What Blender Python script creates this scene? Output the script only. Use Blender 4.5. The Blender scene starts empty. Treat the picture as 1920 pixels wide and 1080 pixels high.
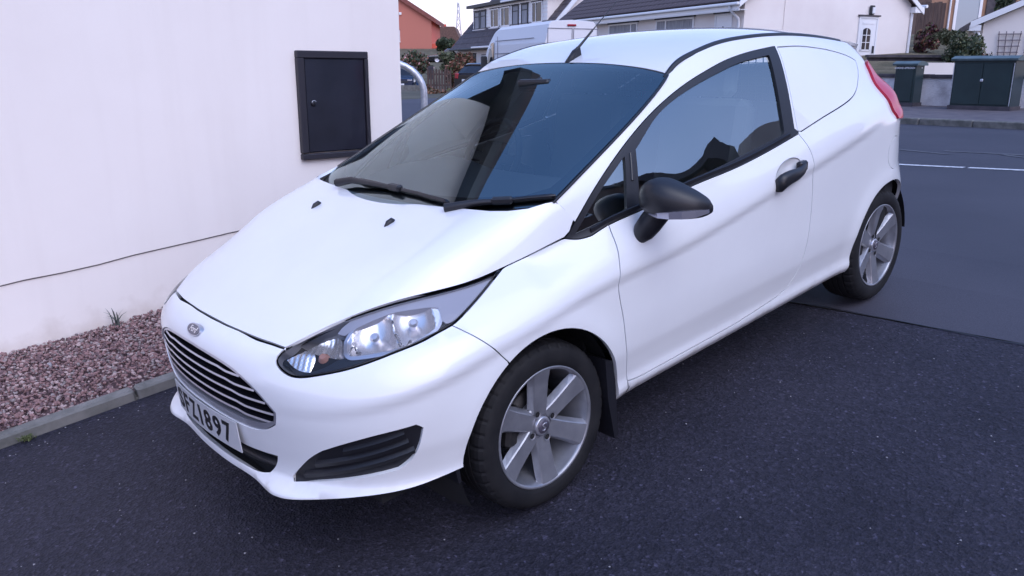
import bpy, bmesh, math, random
import numpy as np
from mathutils import Vector, Matrix
from mathutils.geometry import delaunay_2d_cdt
R = math.radians
scene = bpy.context.scene
col = scene.collection
rng = np.random.default_rng(7)
random.seed(7)

# ------------------------------------------------------------------ camera
cam_d = bpy.data.cameras.new('camera')
cam_d.sensor_width = 36.0
cam_d.lens = 1522.2 / 1920 * 36.0
cam_d.clip_start = 0.05
cam_d.clip_end = 3000
cam = bpy.data.objects.new('camera', cam_d)
col.objects.link(cam)
_r = Vector((0.74019727, -0.67238221, 0.00318889)); _d = Vector((-0.17130672, -0.19316624, -0.96609565)); _f = Vector((0.65020151, 0.71455509, -0.25816471))
cam.matrix_world = Matrix(((_r.x, -_d.x, -_f.x, -1.84961078), (_r.y, -_d.y, -_f.y, -2.63455425), (_r.z, -_d.z, -_f.z, 1.48276606), (0, 0, 0, 1)))
scene.camera = cam

# ------------------------------------------------------------------ sky, sun, exposure
SUN_EL, SUN_AZ = R(50), R(262)          # low, soft evening light from behind the viewer; azimuth measured from +x towards +y
SKY_TINT = [(0, (1.45, 1.08, 1.30)), (.12, (1.52, 1.20, 1.36)), (.45, (1.26, 1.24, 1.42)), (1.0, (1.10, 1.42, 1.85))]
world = bpy.data.worlds.new('World'); scene.world = world
world.use_nodes = True
nt = world.node_tree
bg = nt.nodes['Background']
sky = nt.nodes.new('ShaderNodeTexSky')
sky.sky_type = 'NISHITA'; sky.sun_disc = False
sky.sun_elevation = SUN_EL
sky.sun_rotation = R(90) - SUN_AZ
sky.air_density = 1.0; sky.dust_density = 1.6; sky.ozone_density = 2.6; sky.altitude = 20
# dusk air: rosy white towards the horizon, clear blue overhead
tc = nt.nodes.new('ShaderNodeTexCoord'); sx = nt.nodes.new('ShaderNodeSeparateXYZ'); nt.links.new(tc.outputs['Generated'], sx.inputs[0])
rp = nt.nodes.new('ShaderNodeValToRGB'); nt.links.new(sx.outputs['Z'], rp.inputs['Fac'])
while len(rp.color_ramp.elements) < 4: rp.color_ramp.elements.new(.5)
for e, (p_, c_) in zip(rp.color_ramp.elements, SKY_TINT): e.position = p_; e.color = (*c_, 1)
tint = nt.nodes.new('ShaderNodeMix'); tint.data_type = 'RGBA'; tint.blend_type = 'MULTIPLY'
tint.inputs['Factor'].default_value = 1.0
nt.links.new(rp.outputs['Color'], tint.inputs[7])
nt.links.new(sky.outputs['Color'], tint.inputs[6])
nt.links.new(tint.outputs[2], bg.inputs['Color'])
bg.inputs['Strength'].default_value = 0.15
sun_d = bpy.data.lights.new('sun', 'SUN')
sun_d.energy = 0.5; sun_d.angle = R(70); sun_d.color = (1.0, 0.88, 0.80)
sun = bpy.data.objects.new('sun', sun_d); col.objects.link(sun)
_s = Vector((math.cos(SUN_EL) * math.cos(SUN_AZ), math.cos(SUN_EL) * math.sin(SUN_AZ), math.sin(SUN_EL)))
sun.rotation_euler = _s.to_track_quat('Z', 'Y').to_euler()
scene.view_settings.view_transform = 'Standard'
scene.view_settings.look = 'None'
scene.view_settings.exposure = 0.56
scene.view_settings.gamma = 1.0
scene.view_settings.use_curve_mapping = False

# ------------------------------------------------------------------ helpers
def link(o, parent=None):
    col.objects.link(o)
    if parent is not None: o.parent = parent
    return o
def tag(o, label=None, cat=None, group=None, kind=None):
    if label: o['label'] = label
    if cat: o['category'] = cat
    if group: o['group'] = group
    if kind: o['kind'] = kind
    return o
def empty(name, loc, label, cat, rot=(0, 0, 0), group=None):
    o = bpy.data.objects.new(name, None)
    o.empty_display_size = .2
    o.location = loc; o.rotation_euler = rot
    link(o); return tag(o, label, cat, group)
class MB:
    """collects geometry for one mesh object"""
    def __init__(s): s.v = []; s.f = []; s.m = []; s.sm = []
    def add(s, vs, fs, m=0, smooth=False):
        b = len(s.v); s.v += [tuple(map(float, p)) for p in vs]
        for f in fs: s.f.append(tuple(int(i) + b for i in f)); s.m.append(m); s.sm.append(smooth)
        return s
    def box(s, c, size, m=0, M=None):
        cx, cy, cz = c; a, b, d = size[0] / 2, size[1] / 2, size[2] / 2
        vs = [(x, y, z) for x in (-a, a) for y in (-b, b) for z in (-d, d)]
        if M is not None: vs = [tuple(M @ Vector(v)) for v in vs]
        vs = [(v[0] + cx, v[1] + cy, v[2] + cz) for v in vs]
        return s.add(vs, [(0, 1, 3, 2), (4, 6, 7, 5), (0, 4, 5, 1), (2, 3, 7, 6), (0, 2, 6, 4), (1, 5, 7, 3)], m)
    def bbox(s, c, size, bev=.01, m=0, M=None):
        """box with all edges chamfered"""
        hx, hy, hz = [q / 2 for q in size]; b = min(bev, hx * .49, hy * .49, hz * .49); vs = []; idx = {}
        for sx in (-1, 1):
            for sy in (-1, 1):
                for sz in (-1, 1):
                    for ax in range(3):
                        p = [sx * (hx - b), sy * (hy - b), sz * (hz - b)]
                        p[ax] = (sx * hx, sy * hy, sz * hz)[ax]
                        idx[(sx, sy, sz, ax)] = len(vs); vs.append(p)
        g = lambda *k: idx[k]; fs = []
        for ax in range(3):
            o1, o2 = [k for k in range(3) if k != ax]
            for sg in (-1, 1):
                q = []
                for (a1, a2) in ((-1, -1), (1, -1), (1, 1), (-1, 1)):
                    k = [0, 0, 0]; k[ax] = sg; k[o1] = a1; k[o2] = a2; q.append(g(*k, ax))
                fs.append(q)
            for s1 in (-1, 1):
                for s2 in (-1, 1):
                    k = [0, 0, 0]; k[o1] = s1; k[o2] = s2; q = []
                    for sg, ft in ((-1, o1), (1, o1), (1, o2), (-1, o2)):
                        k[ax] = sg; q.append(g(*k, ft))
                    fs.append(q)
        for sx in (-1, 1):
            for sy in (-1, 1):
                for sz in (-1, 1): fs.append([g(sx, sy, sz, 0), g(sx, sy, sz, 1), g(sx, sy, sz, 2)])
        if M is not None: vs = [tuple(M @ Vector(v)) for v in vs]
        return s.add([(v[0] + c[0], v[1] + c[1], v[2] + c[2]) for v in vs], fs, m)
    def prism(s, poly, axis, a, b, m=0):
        """2-D polygon extruded along an axis from a to b; poly gives the other two coordinates in order"""
        n = len(poly)
        def P(q, t):
            o = [0, 0, 0]; k = [i for i in range(3) if i != axis]; o[k[0]], o[k[1]] = q; o[axis] = t; return tuple(o)
        vs = [P(q, a) for q in poly] + [P(q, b) for q in poly]
        fs = [tuple(range(n))[::-1], tuple(range(n, 2 * n))] + [(i, (i + 1) % n, n + (i + 1) % n, n + i) for i in range(n)]
        return s.add(vs, fs, m)
    def tube(s, path, r, n=10, m=0, cap=True, smooth=True):
        P = [Vector(p) for p in path]; rr = r if hasattr(r, '__len__') else [r] * len(P); vs = []; up = None
        for i, p in enumerate(P):
            t = (P[min(i + 1, len(P) - 1)] - P[max(i - 1, 0)]).normalized()
            if up is None:
                up = t.orthogonal().normalized()
            up = (up - t * up.dot(t)).normalized(); w = t.cross(up)
            for k in range(n):
                a = 2 * math.pi * k / n; vs.append(p + (up * math.cos(a) + w * math.sin(a)) * rr[i])
        fs = []
        for i in range(len(P) - 1):
            for k in range(n):
                a, b = i * n + k, i * n + (k + 1) % n; fs.append((a, b, b + n, a + n))
        s.add(vs, fs, m, smooth)
        if cap:
            s.add(vs[:n], [tuple(range(n))[::-1]], m); s.add(vs[-n:], [tuple(range(n))], m)
        return s
    def lathe(s, prof, n=48, axis=1, m=0, smooth=True, closed=False):
        """profile [(along axis, radius)] revolved about an axis through the origin"""
        vs = []
        for (t, r) in prof:
            for k in range(n):
                a = 2 * math.pi * k / n; q = [0, 0, 0]; o = [i for i in range(3) if i != axis]
                q[axis] = t; q[o[0]] = r * math.cos(a); q[o[1]] = r * math.sin(a); vs.append(q)
        fs = []; L = len(prof)
        for i in range(L if closed else L - 1):
            for k in range(n):
                a, b = i * n + k, i * n + (k + 1) % n; c, d = ((i + 1) % L) * n + (k + 1) % n, ((i + 1) % L) * n + k
                fs.append((a, b, c, d))
        return s.add(vs, fs, m, smooth)
    def xf(s, M):
        s.v = [tuple(M @ Vector(v)) for v in s.v]; return s
    def mirror_y(s):
        s.v = [(x, -y, z) for x, y, z in s.v]; s.f = [f[::-1] for f in s.f]; return s
    def mesh(s, name, mats, fix=True):
        me = bpy.data.meshes.new(name)
        me.from_pydata(s.v, [], s.f)
        for mt in (mats if isinstance(mats, (list, tuple)) else [mats]): me.materials.append(mt)
        me.polygons.foreach_set('material_index', s.m)
        me.polygons.foreach_set('use_smooth', s.sm)
        if fix:
            bm = bmesh.new(); bm.from_mesh(me)
            bmesh.ops.recalc_face_normals(bm, faces=bm.faces); bm.to_mesh(me); bm.free()
        me.update(); return me
    def build(s, name, mats, parent=None, fix=True):
        return link(bpy.data.objects.new(name, s.mesh(name, mats, fix)), parent)
def text_mesh(name, body, size, M, material, parent=None, extrude=.0008, bold=0., shear=0., xs=1., spacing=1.):
    cu = bpy.data.curves.new(name, 'FONT'); cu.body = body; cu.size = size; cu.align_x = 'CENTER'; cu.align_y = 'CENTER'
    cu.extrude = extrude; cu.offset = bold; cu.shear = shear; cu.space_character = spacing; cu.resolution_u = 3
    o = bpy.data.objects.new(name, cu); col.objects.link(o)
    bpy.context.view_layer.update()
    me = bpy.data.meshes.new_from_object(o.evaluated_get(bpy.context.evaluated_depsgraph_get()))
    bpy.data.objects.remove(o); bpy.data.curves.remove(cu)
    me.transform(M @ Matrix.Diagonal((xs, 1, 1, 1))); me.materials.clear(); me.materials.append(material); me.name = name
    return link(bpy.data.objects.new(name, me), parent)

# ------------------------------------------------------------------ materials
def nodes(m): return m.node_tree.nodes, m.node_tree.links
def mat(name, c, rough=.5, metal=0., coat=0., spec=.5, coat_rough=.03):
    m = bpy.data.materials.new(name); m.use_nodes = True
    b = m.node_tree.nodes['Principled BSDF']
    b.inputs['Base Color'].default_value = (*c, 1); b.inputs['Roughness'].default_value = rough
    b.inputs['Metallic'].default_value = metal; b.inputs['Coat Weight'].default_value = coat
    b.inputs['Coat Roughness'].default_value = coat_rough; b.inputs['Specular IOR Level'].default_value = spec
    return m
def coords(m, scale=(1, 1, 1), kind='Object'):
    n, l = nodes(m); t = n.new('ShaderNodeTexCoord'); mp = n.new('ShaderNodeMapping'); mp.inputs['Scale'].default_value = scale
    l.new(t.outputs[kind], mp.inputs['Vector']); return mp.outputs['Vector']
def noise_col(m, c1, c2, scale=5., detail=6., vec=None, lo=.35, hi=.65, rough=.55):
    n, l = nodes(m); t = n.new('ShaderNodeTexNoise'); t.inputs['Scale'].default_value = scale; t.inputs['Detail'].default_value = detail
    t.inputs['Roughness'].default_value = rough
    l.new(vec if vec is not None else coords(m), t.inputs['Vector'])
    r = n.new('ShaderNodeValToRGB'); r.color_ramp.elements[0].position = lo; r.color_ramp.elements[1].position = hi
    r.color_ramp.elements[0].color = (*c1, 1); r.color_ramp.elements[1].color = (*c2, 1)
    l.new(t.outputs['Fac'], r.inputs['Fac']); l.new(r.outputs['Color'], n['Principled BSDF'].inputs['Base Color']); return r, t
def bump(m, scale=60., strength=.2, dist=.01, detail=4., vec=None, tex='noise'):
    n, l = nodes(m)
    if tex == 'noise':
        t = n.new('ShaderNodeTexNoise'); t.inputs['Detail'].default_value = detail; out = t.outputs['Fac']
    else:
        t = n.new('ShaderNodeTexVoronoi'); out = t.outputs['Distance']
    t.inputs['Scale'].default_value = scale
    l.new(vec if vec is not None else coords(m), t.inputs['Vector'])
    b = n.new('ShaderNodeBump'); b.inputs['Strength'].default_value = strength; b.inputs['Distance'].default_value = dist
    l.new(out, b.inputs['Height'])
    bs = n['Principled BSDF']
    if bs.inputs['Normal'].is_linked: l.new(bs.inputs['Normal'].links[0].from_socket, b.inputs['Normal'])
    l.new(b.outputs['Normal'], bs.inputs['Normal']); return t
def mixcol(m, a, b, fac, blend='MIX'):
    n, l = nodes(m); x = n.new('ShaderNodeMix'); x.data_type = 'RGBA'; x.blend_type = blend
    for s, v in ((6, a), (7, b)):
        if isinstance(v, tuple): x.inputs[s].default_value = (*v, 1)
        else: l.new(v, x.inputs[s])
    if isinstance(fac, float): x.inputs['Factor'].default_value = fac
    else: l.new(fac, x.inputs['Factor'])
    return x.outputs[2]
def ramp(m, fac, stops):
    n, l = nodes(m); r = n.new('ShaderNodeValToRGB'); cr = r.color_ramp
    while len(cr.elements) < len(stops): cr.elements.new(.5)
    for e, (p, c) in zip(cr.elements, stops): e.position = p; e.color = (*c, 1) if len(c) == 3 else c
    l.new(fac, r.inputs['Fac']); return r.outputs['Color']
def glass(name, tint, ior=1.55, rough=0.0, refl=(1, 1, 1)):
    """thin sheet of glass: clear tinted transmission under a Fresnel reflection"""
    m = bpy.data.materials.new(name); m.use_nodes = True; n, l = nodes(m); n.clear()
    o = n.new('ShaderNodeOutputMaterial'); t = n.new('ShaderNodeBsdfTransparent'); g = n.new('ShaderNodeBsdfGlossy'); f = n.new('ShaderNodeFresnel'); x = n.new('ShaderNodeMixShader')
    t.inputs['Color'].default_value = (*tint, 1); g.inputs['Roughness'].default_value = rough; g.inputs['Color'].default_value = (*refl, 1); f.inputs['IOR'].default_value = ior
    l.new(f.outputs[0], x.inputs[0]); l.new(t.outputs[0], x.inputs[1]); l.new(g.outputs[0], x.inputs[2]); l.new(x.outputs[0], o.inputs[0]); return m
def pchip(xk,yk):
    xk=np.asarray(xk,float);yk=np.asarray(yk,float)
    h=np.diff(xk);d=np.diff(yk)/h
    m=np.zeros_like(yk)
    for i in range(1,len(xk)-1):
        if d[i-1]*d[i]>0:
            w1=2*h[i]+h[i-1];w2=h[i]+2*h[i-1]
            m[i]=(w1+w2)/(w1/d[i-1]+w2/d[i])
    m[0]=d[0];m[-1]=d[-1]
    def f(x):
        x=np.asarray(x,float)
        i=np.clip(np.searchsorted(xk,x)-1,0,len(h)-1)
        t=(x-xk[i])/h[i]
        lo=x<xk[0];hi=x>xk[-1]
        t2=t*t;t3=t2*t
        r=(2*t3-3*t2+1)*yk[i]+(t3-2*t2+t)*h[i]*m[i]+(-2*t3+3*t2)*yk[i+1]+(t3-t2)*h[i]*m[i+1]
        r=np.where(lo,yk[0]+m[0]*(x-xk[0]),r);r=np.where(hi,yk[-1]+m[-1]*(x-xk[-1]),r)
        return r
    return f
def spl(xk,yk):
    # natural cubic spline with linear extrapolation
    xk=np.asarray(xk,float);yk=np.asarray(yk,float);n=len(xk);h=np.diff(xk)
    A=np.zeros((n,n));b=np.zeros(n);A[0,0]=A[-1,-1]=1
    for i in range(1,n-1):
        A[i,i-1]=h[i-1];A[i,i]=2*(h[i-1]+h[i]);A[i,i+1]=h[i]
        b[i]=6*((yk[i+1]-yk[i])/h[i]-(yk[i]-yk[i-1])/h[i-1])
    M=np.linalg.solve(A,b)
    def f(x):
        x=np.asarray(x,float);i=np.clip(np.searchsorted(xk,x)-1,0,n-2)
        a=xk[i+1]-x;c=x-xk[i];hh=h[i]
        r=(M[i]*a**3+M[i+1]*c**3)/(6*hh)+(yk[i]/hh-M[i]*hh/6)*a+(yk[i+1]/hh-M[i+1]*hh/6)*c
        s0=(yk[1]-yk[0])/h[0]-h[0]*(2*M[0]+M[1])/6
        s1=(yk[-1]-yk[-2])/h[-1]+h[-1]*(2*M[-1]+M[-2])/6
        r=np.where(x<xk[0],yk[0]+s0*(x-xk[0]),r);r=np.where(x>xk[-1],yk[-1]+s1*(x-xk[-1]),r)
        return r
    return f
# ---- side body feature curves
zb_=spl([-.75,-.4,-.05,.25,.6,.92,1.36,1.64,2.0,2.4,2.8,3.1],[.74,.815,.868,.905,.945,.967,.999,1.033,1.085,1.14,1.17,1.18])
wb_=pchip([-.75,-.4,-.05,.25,.6,1.0,1.6,2.0,2.3,2.5,2.7,2.9,3.1],[.70,.70,.712,.745,.785,.802,.803,.79,.757,.716,.660,.60,.55])
wc_=pchip([-1,2.1,2.4,2.6,2.75,2.9,3.1],[.858,.858,.845,.812,.775,.735,.70])
zc_=spl([-.75,-.3,.1,.35,.66,1.0,1.37,1.85,2.36,2.8,3.1],[.60,.68,.735,.757,.772,.805,.852,.914,.985,1.02,1.03])
zr_=spl([.1,.25,.6,.8,1.02,1.2,1.37,1.585,1.82,2.1,2.5,2.85,3.1],[.97,1.035,1.205,1.29,1.373,1.427,1.452,1.459,1.451,1.42,1.362,1.30,1.25])
wr_=spl([.1,.25,.6,1.02,1.37,1.8,2.2,2.6,3.1],[.725,.705,.65,.585,.573,.573,.566,.535,.48])
xn_=pchip([.15,.2,.26,.34,.45,.55,.64,.70,.735,.748,.756,.7615,.768,.79,.83,.9],[-.79,-.815,-.832,-.826,-.835,-.842,-.842,-.832,-.815,-.801,-.778,-.749,-.738,-.727,-.70,-.62])
xr_=spl([.2,.5,.8,.95,1.1,1.25,1.4],[3.06,3.13,3.13,3.09,3.02,2.95,2.86])
GX=np.arange(-.95,3.25,.01);GZ=np.arange(.1,1.66,.005)
def build_grid():
    G=np.zeros((len(GX),len(GZ)))
    for i,x in enumerate(GX):
        xe=min(max(x,-.75),3.1)
        zb,wb,zc=float(zb_(xe)),float(wb_(xe)),float(zc_(xe))
        zr=max(float(zr_(max(xe,.1))),zb+.06);wr=float(wr_(max(xe,.1)))
        fr=np.clip((xe-.0)/.35,0,1)  # 0 at front
        fr=fr*fr*(3-2*fr)
        zz=[.10,.20,.235,.262,.296,.312,.335,.39,.46,.58]
        ww=[.74,.765,.785,.806,.827,.826,.823,.831,.844,.850]
        wc=float(wc_(xe))
        zz+= [zc-.060,zc-.042,zc-.004]; ww+=[min(.8500,wc+.02),min(.8495,wc+.02),wc]
        zm=zc+.35*(zb-zc)
        zz+=[zm,zb]; ww+=[wc-.16*(wc-wb)-.002,wb]
        if x>.05:
            for t in (.25,.5,.75,.9,1.0,1.1):
                f=.80*t+.2*t**6
                zz.append(zb+(zr-zb)*t);ww.append(wb-(wb-wr)*f)
        else:
            for t in (.04,.10,.3): zz.append(zb+t);ww.append(wb-t*1.3-2*t*t)
        G[i]=pchip(zz,ww)(GZ)
    G=np.clip(G,.05,.9)
    def sm(a,s,ax):
        k=np.exp(-.5*(np.arange(-12,13)/s)**2);k/=k.sum()
        pad=[(0,0),(0,0)];pad[ax]=(12,12);b=np.pad(a,pad,mode='edge')
        return np.apply_along_axis(lambda v:np.convolve(v,k,'valid'),ax,b)
    G=sm(G,1.5,1);G=sm(G,2.5,0)
    return G
GRID=build_grid()
def _cr(t):
    return np.stack([-.5*t+t*t-.5*t**3,1-2.5*t*t+1.5*t**3,.5*t+2*t*t-1.5*t**3,-.5*t*t+.5*t**3])
def grid(x,z):
    x=np.asarray(x,float);z=np.asarray(z,float)
    u=np.clip((x-GX[0])/.01,1,len(GX)-3);v=np.clip((z-GZ[0])/.005,1,len(GZ)-3)
    i=np.floor(u).astype(int);j=np.floor(v).astype(int);a=_cr(u-i);b=_cr(v-j)
    r=0
    for k in range(4):
        for l in range(4):
            r=r+a[k]*b[l]*GRID[i+k-1,j+l-1]
    return r
def arch(x,z):
    r=0
    for cx,cz,R in ((0.0,.302,.362),(2.489,.305,.355)):
        d=np.hypot(x-cx,z-cz)
        r=r+.010*np.exp(-np.maximum(d-R,0)**2/(2*.045**2))*(z>.1)
    return r
def gn(x,z):
    t=np.clip((x-xn_(z))/.75,0,1);return (1-(1-t)**3.6)**(1/2.2)
def gr(x,z):
    L=np.interp(z,[.72,.95,1.1,1.2],[.70,.52,.46,.42])
    t=np.clip((xr_(z)-x)/L,0,1);return (1-(1-t)**2.2)**(1/2.6)
def lipd(y,z):
    # forward protrusion of the chin lip, strongest at the two chin corners
    y=np.abs(y);k=np.exp(-(np.maximum(z-.300,0)/.016)**2)*np.exp(-(np.maximum(.27-z,0)/.05)**2)
    return k*(.006+.050*np.exp(-((y-.46)/.13)**2)+.012*np.clip((y-.45)/.2,0,1))
def w0(x,z):
    return (grid(x,z)+arch(x,z))*gn(x,z)*gr(x,z)
def w(x,z):
    return w0(x,z)
def side_F(P):
    """signed distance-like function of the whole lower body: >0 outside"""
    x=P[...,0];y=np.abs(P[...,1]);z=P[...,2]
    return y-w0(x+np.where(x<-.2,lipd(y,z)*np.clip((-.2-x)/.25,0,1),0),z)
BX=.10
def bumper(th,z):
    """point of the front body skin at polar angle th (0 = nose, + = near side) and height z"""
    th=np.asarray(th,float);z=np.asarray(z,float)
    lo=np.full(th.shape,.3);hi=np.full(th.shape,1.4)
    c=np.cos(th);sn=np.sin(th)
    for _ in range(36):
        m=(lo+hi)/2
        f=side_F(np.stack([BX-m*c,-m*sn,z],-1))
        lo=np.where(f<0,m,lo);hi=np.where(f<0,hi,m)
    m=(lo+hi)/2
    return np.stack([BX-m*c,-m*sn,z],-1)
# ---- hood: edge line (half width, height), centre profile and crown exponent along x
ye_=spl([-.80,-.745,-.70,-.61,-.514,-.418,-.349,-.272,-.215,-.129,-.041,.045,.14,.219,.30],
        [.375,.412,.442,.500,.548,.594,.625,.660,.681,.700,.710,.719,.730,.739,.748])
ze_=spl([-.80,-.745,-.70,-.61,-.514,-.40,-.272,-.129,-.041,.045,.14,.219,.30],
        [.700,.733,.756,.796,.825,.846,.855,.863,.873,.884,.899,.911,.922])
hc_=spl([-.82,-.745,-.6,-.4,-.157,0,.12,.25,.32],[.735,.766,.840,.912,.988,1.028,1.052,1.072,1.08])
hn_=pchip([-.8,-.7,-.6,-.5,-.4,-.25,0,.1,.225,.32],[2.6,2.8,3.4,4.6,7,12,14,18,30,36])
def hood(x,q):
    """q in [-1,1]; -1 far side, +1 near side"""
    x=np.asarray(x,float);q=np.asarray(q,float)
    a=np.abs(q);yy=1-(1-np.clip(a,0,1))**1.5+np.maximum(a-1,0)*.3
    z=ze_(x)+(hc_(x)-ze_(x))*(1-yy**hn_(x))
    return np.stack([x,-np.sign(q)*ye_(x)*yy,z],-1)
def hood_q(x,y):
    r=np.clip(np.abs(y)/ye_(x),0,1)
    return -np.sign(y)*(1-(1-r)**(1/1.5))
def hood_F(P):
    x,y,z=P[...,0],P[...,1],P[...,2]
    r=np.abs(y)/ye_(x)
    return z-(ze_(x)+(hc_(x)-ze_(x))*(1-r**hn_(x)))
# ---- windscreen
wsE_t=[0,.07,.2,.36,.50,.66,.80,.93,1.0]
wsE=np.array([(.233,.700,1.040),(.290,.694,1.062),(.400,.683,1.107),(.525,.670,1.157),(.645,.656,1.205),(.775,.638,1.259),(.895,.617,1.310),(.975,.600,1.348),(1.004,.590,1.362)])
wsC=np.array([(-.012,0,1.032),(.07,0,1.068),(.21,0,1.126),(.38,0,1.192),(.53,0,1.246),(.70,0,1.303),(.85,0,1.350),(.985,0,1.391),(1.037,0,1.405)])
_we=[pchip(wsE_t,wsE[:,i]) for i in range(3)];_wc=[pchip(wsE_t,wsC[:,i]) for i in range(3)]
def screen(s,t):
    s=np.asarray(s,float);t=np.asarray(t,float);a=np.abs(s)
    k=.55*a**2+.45*a**3.2
    x=_wc[0](t)+(_we[0](t)-_wc[0](t))*k
    z=_wc[2](t)+(_we[2](t)-_wc[2](t))*k
    return np.stack([x,-s*_we[1](t),z],-1)
# ---- roof
rc_=spl([1.037,1.2,1.4,1.6,1.8,2.0,2.4,2.8,2.95],[1.405,1.449,1.479,1.490,1.489,1.478,1.437,1.378,1.352])
rdw_=spl([1.0,1.06,1.18,1.34,1.55,1.78,2.1,2.5,2.9],[.583,.575,.570,.568,.571,.573,.566,.541,.50])
rdz_=spl([1.0,1.06,1.18,1.343,1.554,1.781,2.108,2.5,2.9],[1.366,1.398,1.430,1.454,1.461,1.453,1.421,1.360,1.285])
def roof(u,s):
    """u metres from the front edge, s in [-1,1] (+ near side)"""
    u=np.asarray(u,float);s=np.asarray(s,float);a=np.abs(s)
    x=1.037-.033*(.55*a**2+.45*a**3.2)+u
    return np.stack([x,-s*rdw_(x),rc_(x)+(rdz_(x)-rc_(x))*(.6*a**2+.4*a**3.5)],-1)
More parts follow.
